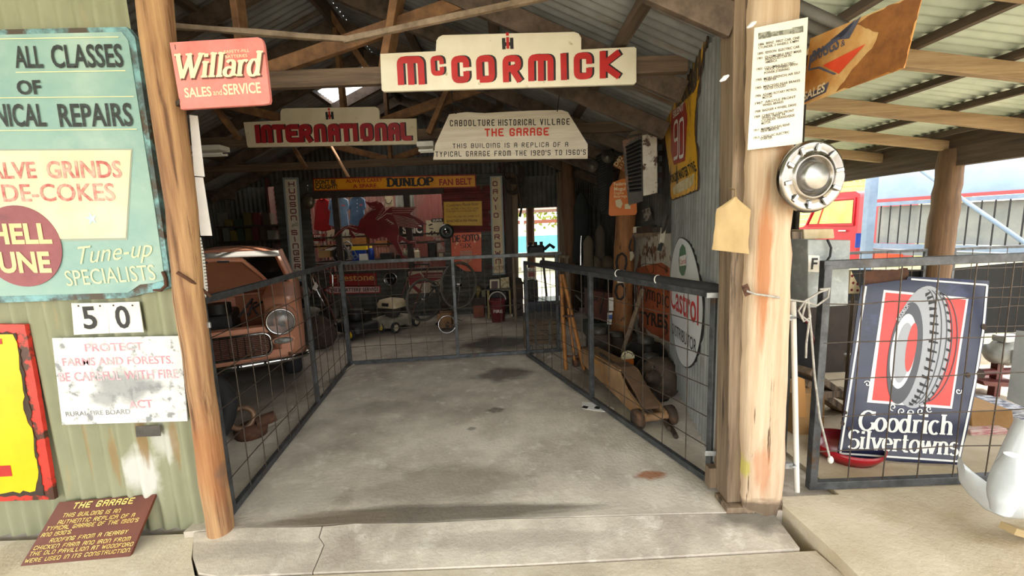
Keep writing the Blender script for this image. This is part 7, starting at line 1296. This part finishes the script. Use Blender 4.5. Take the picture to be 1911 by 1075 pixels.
# red tray truck
r = thing('tray_truck', 'red truck with a pale staked tray, in the yard beyond the verandah', 'truck', V(7.4, 8.6, -.2)); red = M('truck_red', 'c4242c', 'a81c26', s=3, r=.35)
A, B = V(7.95, 6.2, 0), V(7.35, 8.5, 0); td = (B-A).normalized(); tn = V(-td.y, td.x, 0)   # tn points to the garage side
if tn.x > 0: tn = -tn
T = lambda s, d, z: A+td*s+tn*d+V(0, 0, z)
LT = (B-A).length+.05; pale = M('pale_blue_steel', '8496a8', '70839a', s=6, r=.45)
mb = MB(); mb.bar(T(-2, 0, 1.72), T(LT, 0, 1.72), .05, .07); mb.build('top_rail', pale, r); mb = MB(); mb.bar(T(-2, 0, .9), T(LT, 0, .9), .06, .1); mb.build('bottom_rail', pale, r)
n = 24
for k in range(n): s = -1.4+(LT+1.4)*k/(n-1); mb = MB(); mb.cyl(T(s, 0, .9), T(s, 0, 1.7), .012, 6); mb.build('stake', blackp, r)
mb = MB(); corrug(mb, T(-2, -.15, .95), td, (0, 0, 1), tn, LT+2, .72, .3, .02, 6); mb.build('side_sheet', M('cream_sheet', 'a4a59c', '8a8e8a', s=2, r=.6), r, 'cream side sheet')
mb = MB(); a, b = T(-2, -1, .78), T(LT, -1, .78); mb.bar(a, b, 1.9, .1); mb.build('tray_floor', M('tray_grey', '8c949a', r=.6), r)
K = lambda s, d, z: T(LT+.25+s, d, z)
mb = MB(); cabp = [(0, .55), (1.5, .55), (1.62, .9), (1.55, 1.25), (1.2, 1.3), (.92, 1.95), (.75, 2.02), (.1, 2.02), (0, 1.95)]
mb.loft([[K(s, d, z) for s, z in cabp] for d in (.0, -1.7)], False); cb = mb.build('cab', red, r, bev=.05)
mb = MB(); mb.add([K(s, .012, z) for s, z in ((.12, 1.36), (1.08, 1.36), (.86, 1.84), (.12, 1.84))], [(0, 1, 2, 3)]); mb.build('window', M('yellow_reflecting_glass', 'd8c46a', 'c0a850', s=3, r=.1), cb)
mb = MB(); mb.tube([K(s, .02, z) for s, z in ((.08, 1.32), (1.14, 1.32), (.9, 1.88), (.08, 1.88))], .022, 6, True); mb.build('window_frame', red, cb); mb = MB(); mb.cyl(K(.2, .04, 1.2), K(.36, .04, 1.2), .018, 8); mb.build('door_handle', chrome, cb)
mb = MB(); mb.bar(K(.86, .015, 1.36), K(.72, .015, 1.84), .03, .02); mb.build('window_bar', red, cb)
mb = MB(); mb.bar(K(-.05, .02, .85), K(-.05, .02, 1.15), .12, .02); mb.build('blue_tank', M('can_blue', '1c3f9c'), r)
for s in (-1.2, LT+1.1): mb = MB(); mb.lathe([(0, -.12), (.4, -.12), (.42, 0), (.4, .12), (0, .12)], T(s, -.1, .2), tn, 28); wh = mb.build('wheel', rubber, r); mb = MB(); mb.lathe([(.22, .125), (.15, .09), (0, .1)], T(s, -.1, .2), tn, 20); mb.build('rim', red, wh)
mb = MB(); mb.box(T(LT-.4, .05, .65), (.3, .3, .2)); mb.build('red_box', M('bright_red_box', 'd84a24', r=.5), r)
# steel shed post and brace, white tarpaulin
p = Y(1617, 465, 8.0); mb = MB(); mb.box((p.x, 8.0, 1.6), (.16, .12, 3.6)); tag(mb.build('steel_post', M('pale_blue_post', '8093a6', '6c7f93', s=4, r=.45), bev=.01), 'pale blue steel post beside the red truck cab', 'post')
mb = MB(); a, b = Y(1715, 315, 7.2), Y(1925, 462, 5.6); mb.cyl(a, b+(b-a)*.1, .03, 8); tag(mb.build('brace_pipe', M('pale_blue_post', 'a4b6c8')), 'pale blue diagonal brace pipe before the staked tray', 'pipe')
a, b = T(LT+.05, -.03, 1.79), T(-2.2, -.03, 1.79)
mb = MB(); mb.grid(lambda u, v: a.lerp(b, u)+tn*(-1.1*v**1.6)+V(0, 0, 1.3*v**.8+.03*math.sin(14*u+3*v)*v), 30, 12); r = tag(mb.build('tarpaulin', M('tarp_white', '8fa2be', '8095b2', s=1.5, r=.6, trans=.12)), 'huge pale bluish tarpaulin rising over the load of the truck tray', 'tarpaulin')
mb = MB(); mb.bar(a, b, .05, .06); mb.build('hem', M('hem_red', 'a84a4a', r=.6), r, 'red hem')
# yellow weatherboard house
hy = 15; x0, x1 = Y(1540, 400, hy).x, Y(1660, 400, hy).x
r = thing('house', 'yellow weatherboard house far behind the red truck', 'house', V((x0+x1)/2, hy+1, -.2)); ym = M('yellow_boards', 'e6c878', 'd8b868', s=3, r=.7)
mb = MB()
for k in range(24): mb.box((x0+1.5, hy+.02*0, -.1+.18*k), (x1-x0+5, .03, .17), R=Matrix.Rotation(-.12, 3, 'X'))
mb.build('wall', ym, r); mb = MB(); mb.box((x0+1.5, hy+.6, 4.4), (x1-x0+6, 2, .1), R=Matrix.Rotation(.3, 3, 'X')); mb.build('roof', galv, r)
for k in range(2): mb = MB(); mb.box((x0+.9+1.7*k, hy-.05, 1.7), (.9, .06, 1.2)); w_ = mb.build('window', whitep, r); mb = MB(); mb.box((x0+.9+1.7*k, hy-.07, 1.7), (.76, .04, 1.04)); mb.build('pane', dg, w_)
# back yard through the doorway: turquoise wall, white rails, posts, trees
mb = MB(); yy = 15; a, b = Y(950, 470, yy), Y(1060, 440, yy); mb.box(((a.x+b.x)/2+.5, yy, (a.z+b.z)/2), (b.x-a.x+6, .1, abs(b.z-a.z)+.1)); tag(mb.build('turquoise_wall', M('turquoise', '6cc4d8', '58b0c8', s=2, r=.6)), 'turquoise low wall in the yard seen through the back doorway', 'wall')
r = thing('yard_pergola', 'open white-railed shed in the yard behind the turquoise wall', 'shed', V(1, 18, -.2))
for x in (-1.2, .5, 2.2, 3.8): mb = MB(); mb.box((x, 17, 1.2), (.16, .16, 2.8)); mb.build('post', whitep, r)
for z in (1.3, 1.75): mb = MB(); mb.box((1.3, 17, z), (7, .08, .14)); mb.build('rail', whitep if z < 1.5 else M('rust_red_beam', '8a4c34', r=.7), r)
mb = MB(); mb.box((1.3, 18.4, 2.35), (7.5, 3.2, .12), R=Matrix.Rotation(.12, 3, 'X')); mb.build('roof', M('shed_brown', '7a5a48', r=.8), r)
p = Y(990, 440, 9.3); mb = MB(); log(mb, [(p.x, 9.3, -.2), (p.x, 9.3, 1.2), (p.x+.01, 9.3, 2.4)], [.1, .095, .09]); tag(mb.build('timber_post', wood('mid_post', '6e4c30', '44301f', 2)), 'log post standing outside the bright back doorway', 'post')
timber('lean_to_beam', (-1, 9.3, 2.2), (2.4, 9.3, 2.2), .08, .12, beamx)
mb = MB(); corrug(mb, (-.1, 7.8, 2.42), (1, 0, 0), (0, 1, -.08), (0, 0, 1), 2.3, 1.8); struct(mb.build('ceiling_lean_to', galvroof), 'iron lean-to over the back doorway')
lf = [M('leaf_yellow_green', 'a8b048', '7c8c34', s=2, r=.7, trans=.3), M('leaf_green', '6c8440', '4c6430', s=2, r=.7, trans=.3)]
def tree(x, y, h, R, k, lab):
    r = thing('tree', lab, 'tree', V(x, y, -.2)); rn = random.Random(k*7+1); mb = MB(); mb.tube([V(x, y, -.2), V(x+.1, y, h*.4), V(x-.1, y, h*.75)], [.2, .15, .06], 9); mb.build('trunk', plank_grey, r)
    mb = MB()
    for i in range(2600):
        u = rn.uniform(-1, 1); t = rn.uniform(0, 6.283); q = rn.uniform(.35, 1)**.5*R*(1+.25*math.sin(3*t+4*u)); s = math.sqrt(1-u*u); c = V(x+q*s*math.cos(t), y+q*s*math.sin(t), h*.66+q*u*.8); a = V(rn.uniform(-1, 1), rn.uniform(-1, 1), rn.uniform(-1, 1)).normalized(); b = a.orthogonal().normalized(); e = .12*R/2
        mb.add([c-a*e, c+b*e*.5, c+a*e, c-b*e*.5], [(0, 1, 2, 3)])
    mb.build('foliage', lf[k % 2], r)
tree(-.3, 24, 6, 3, 0, 'yellow-green tree beyond the yard, left through the back doorway'); tree(3.2, 25, 6.5, 3.2, 2, 'yellow-green tree beyond the yard, right through the back doorway'); tree(9.5, 27, 7, 3.6, 1, 'darker green tree behind the far yard shed'); tree(24, 30, 8, 4.5, 3, 'green tree far beyond the pale tarpaulin')
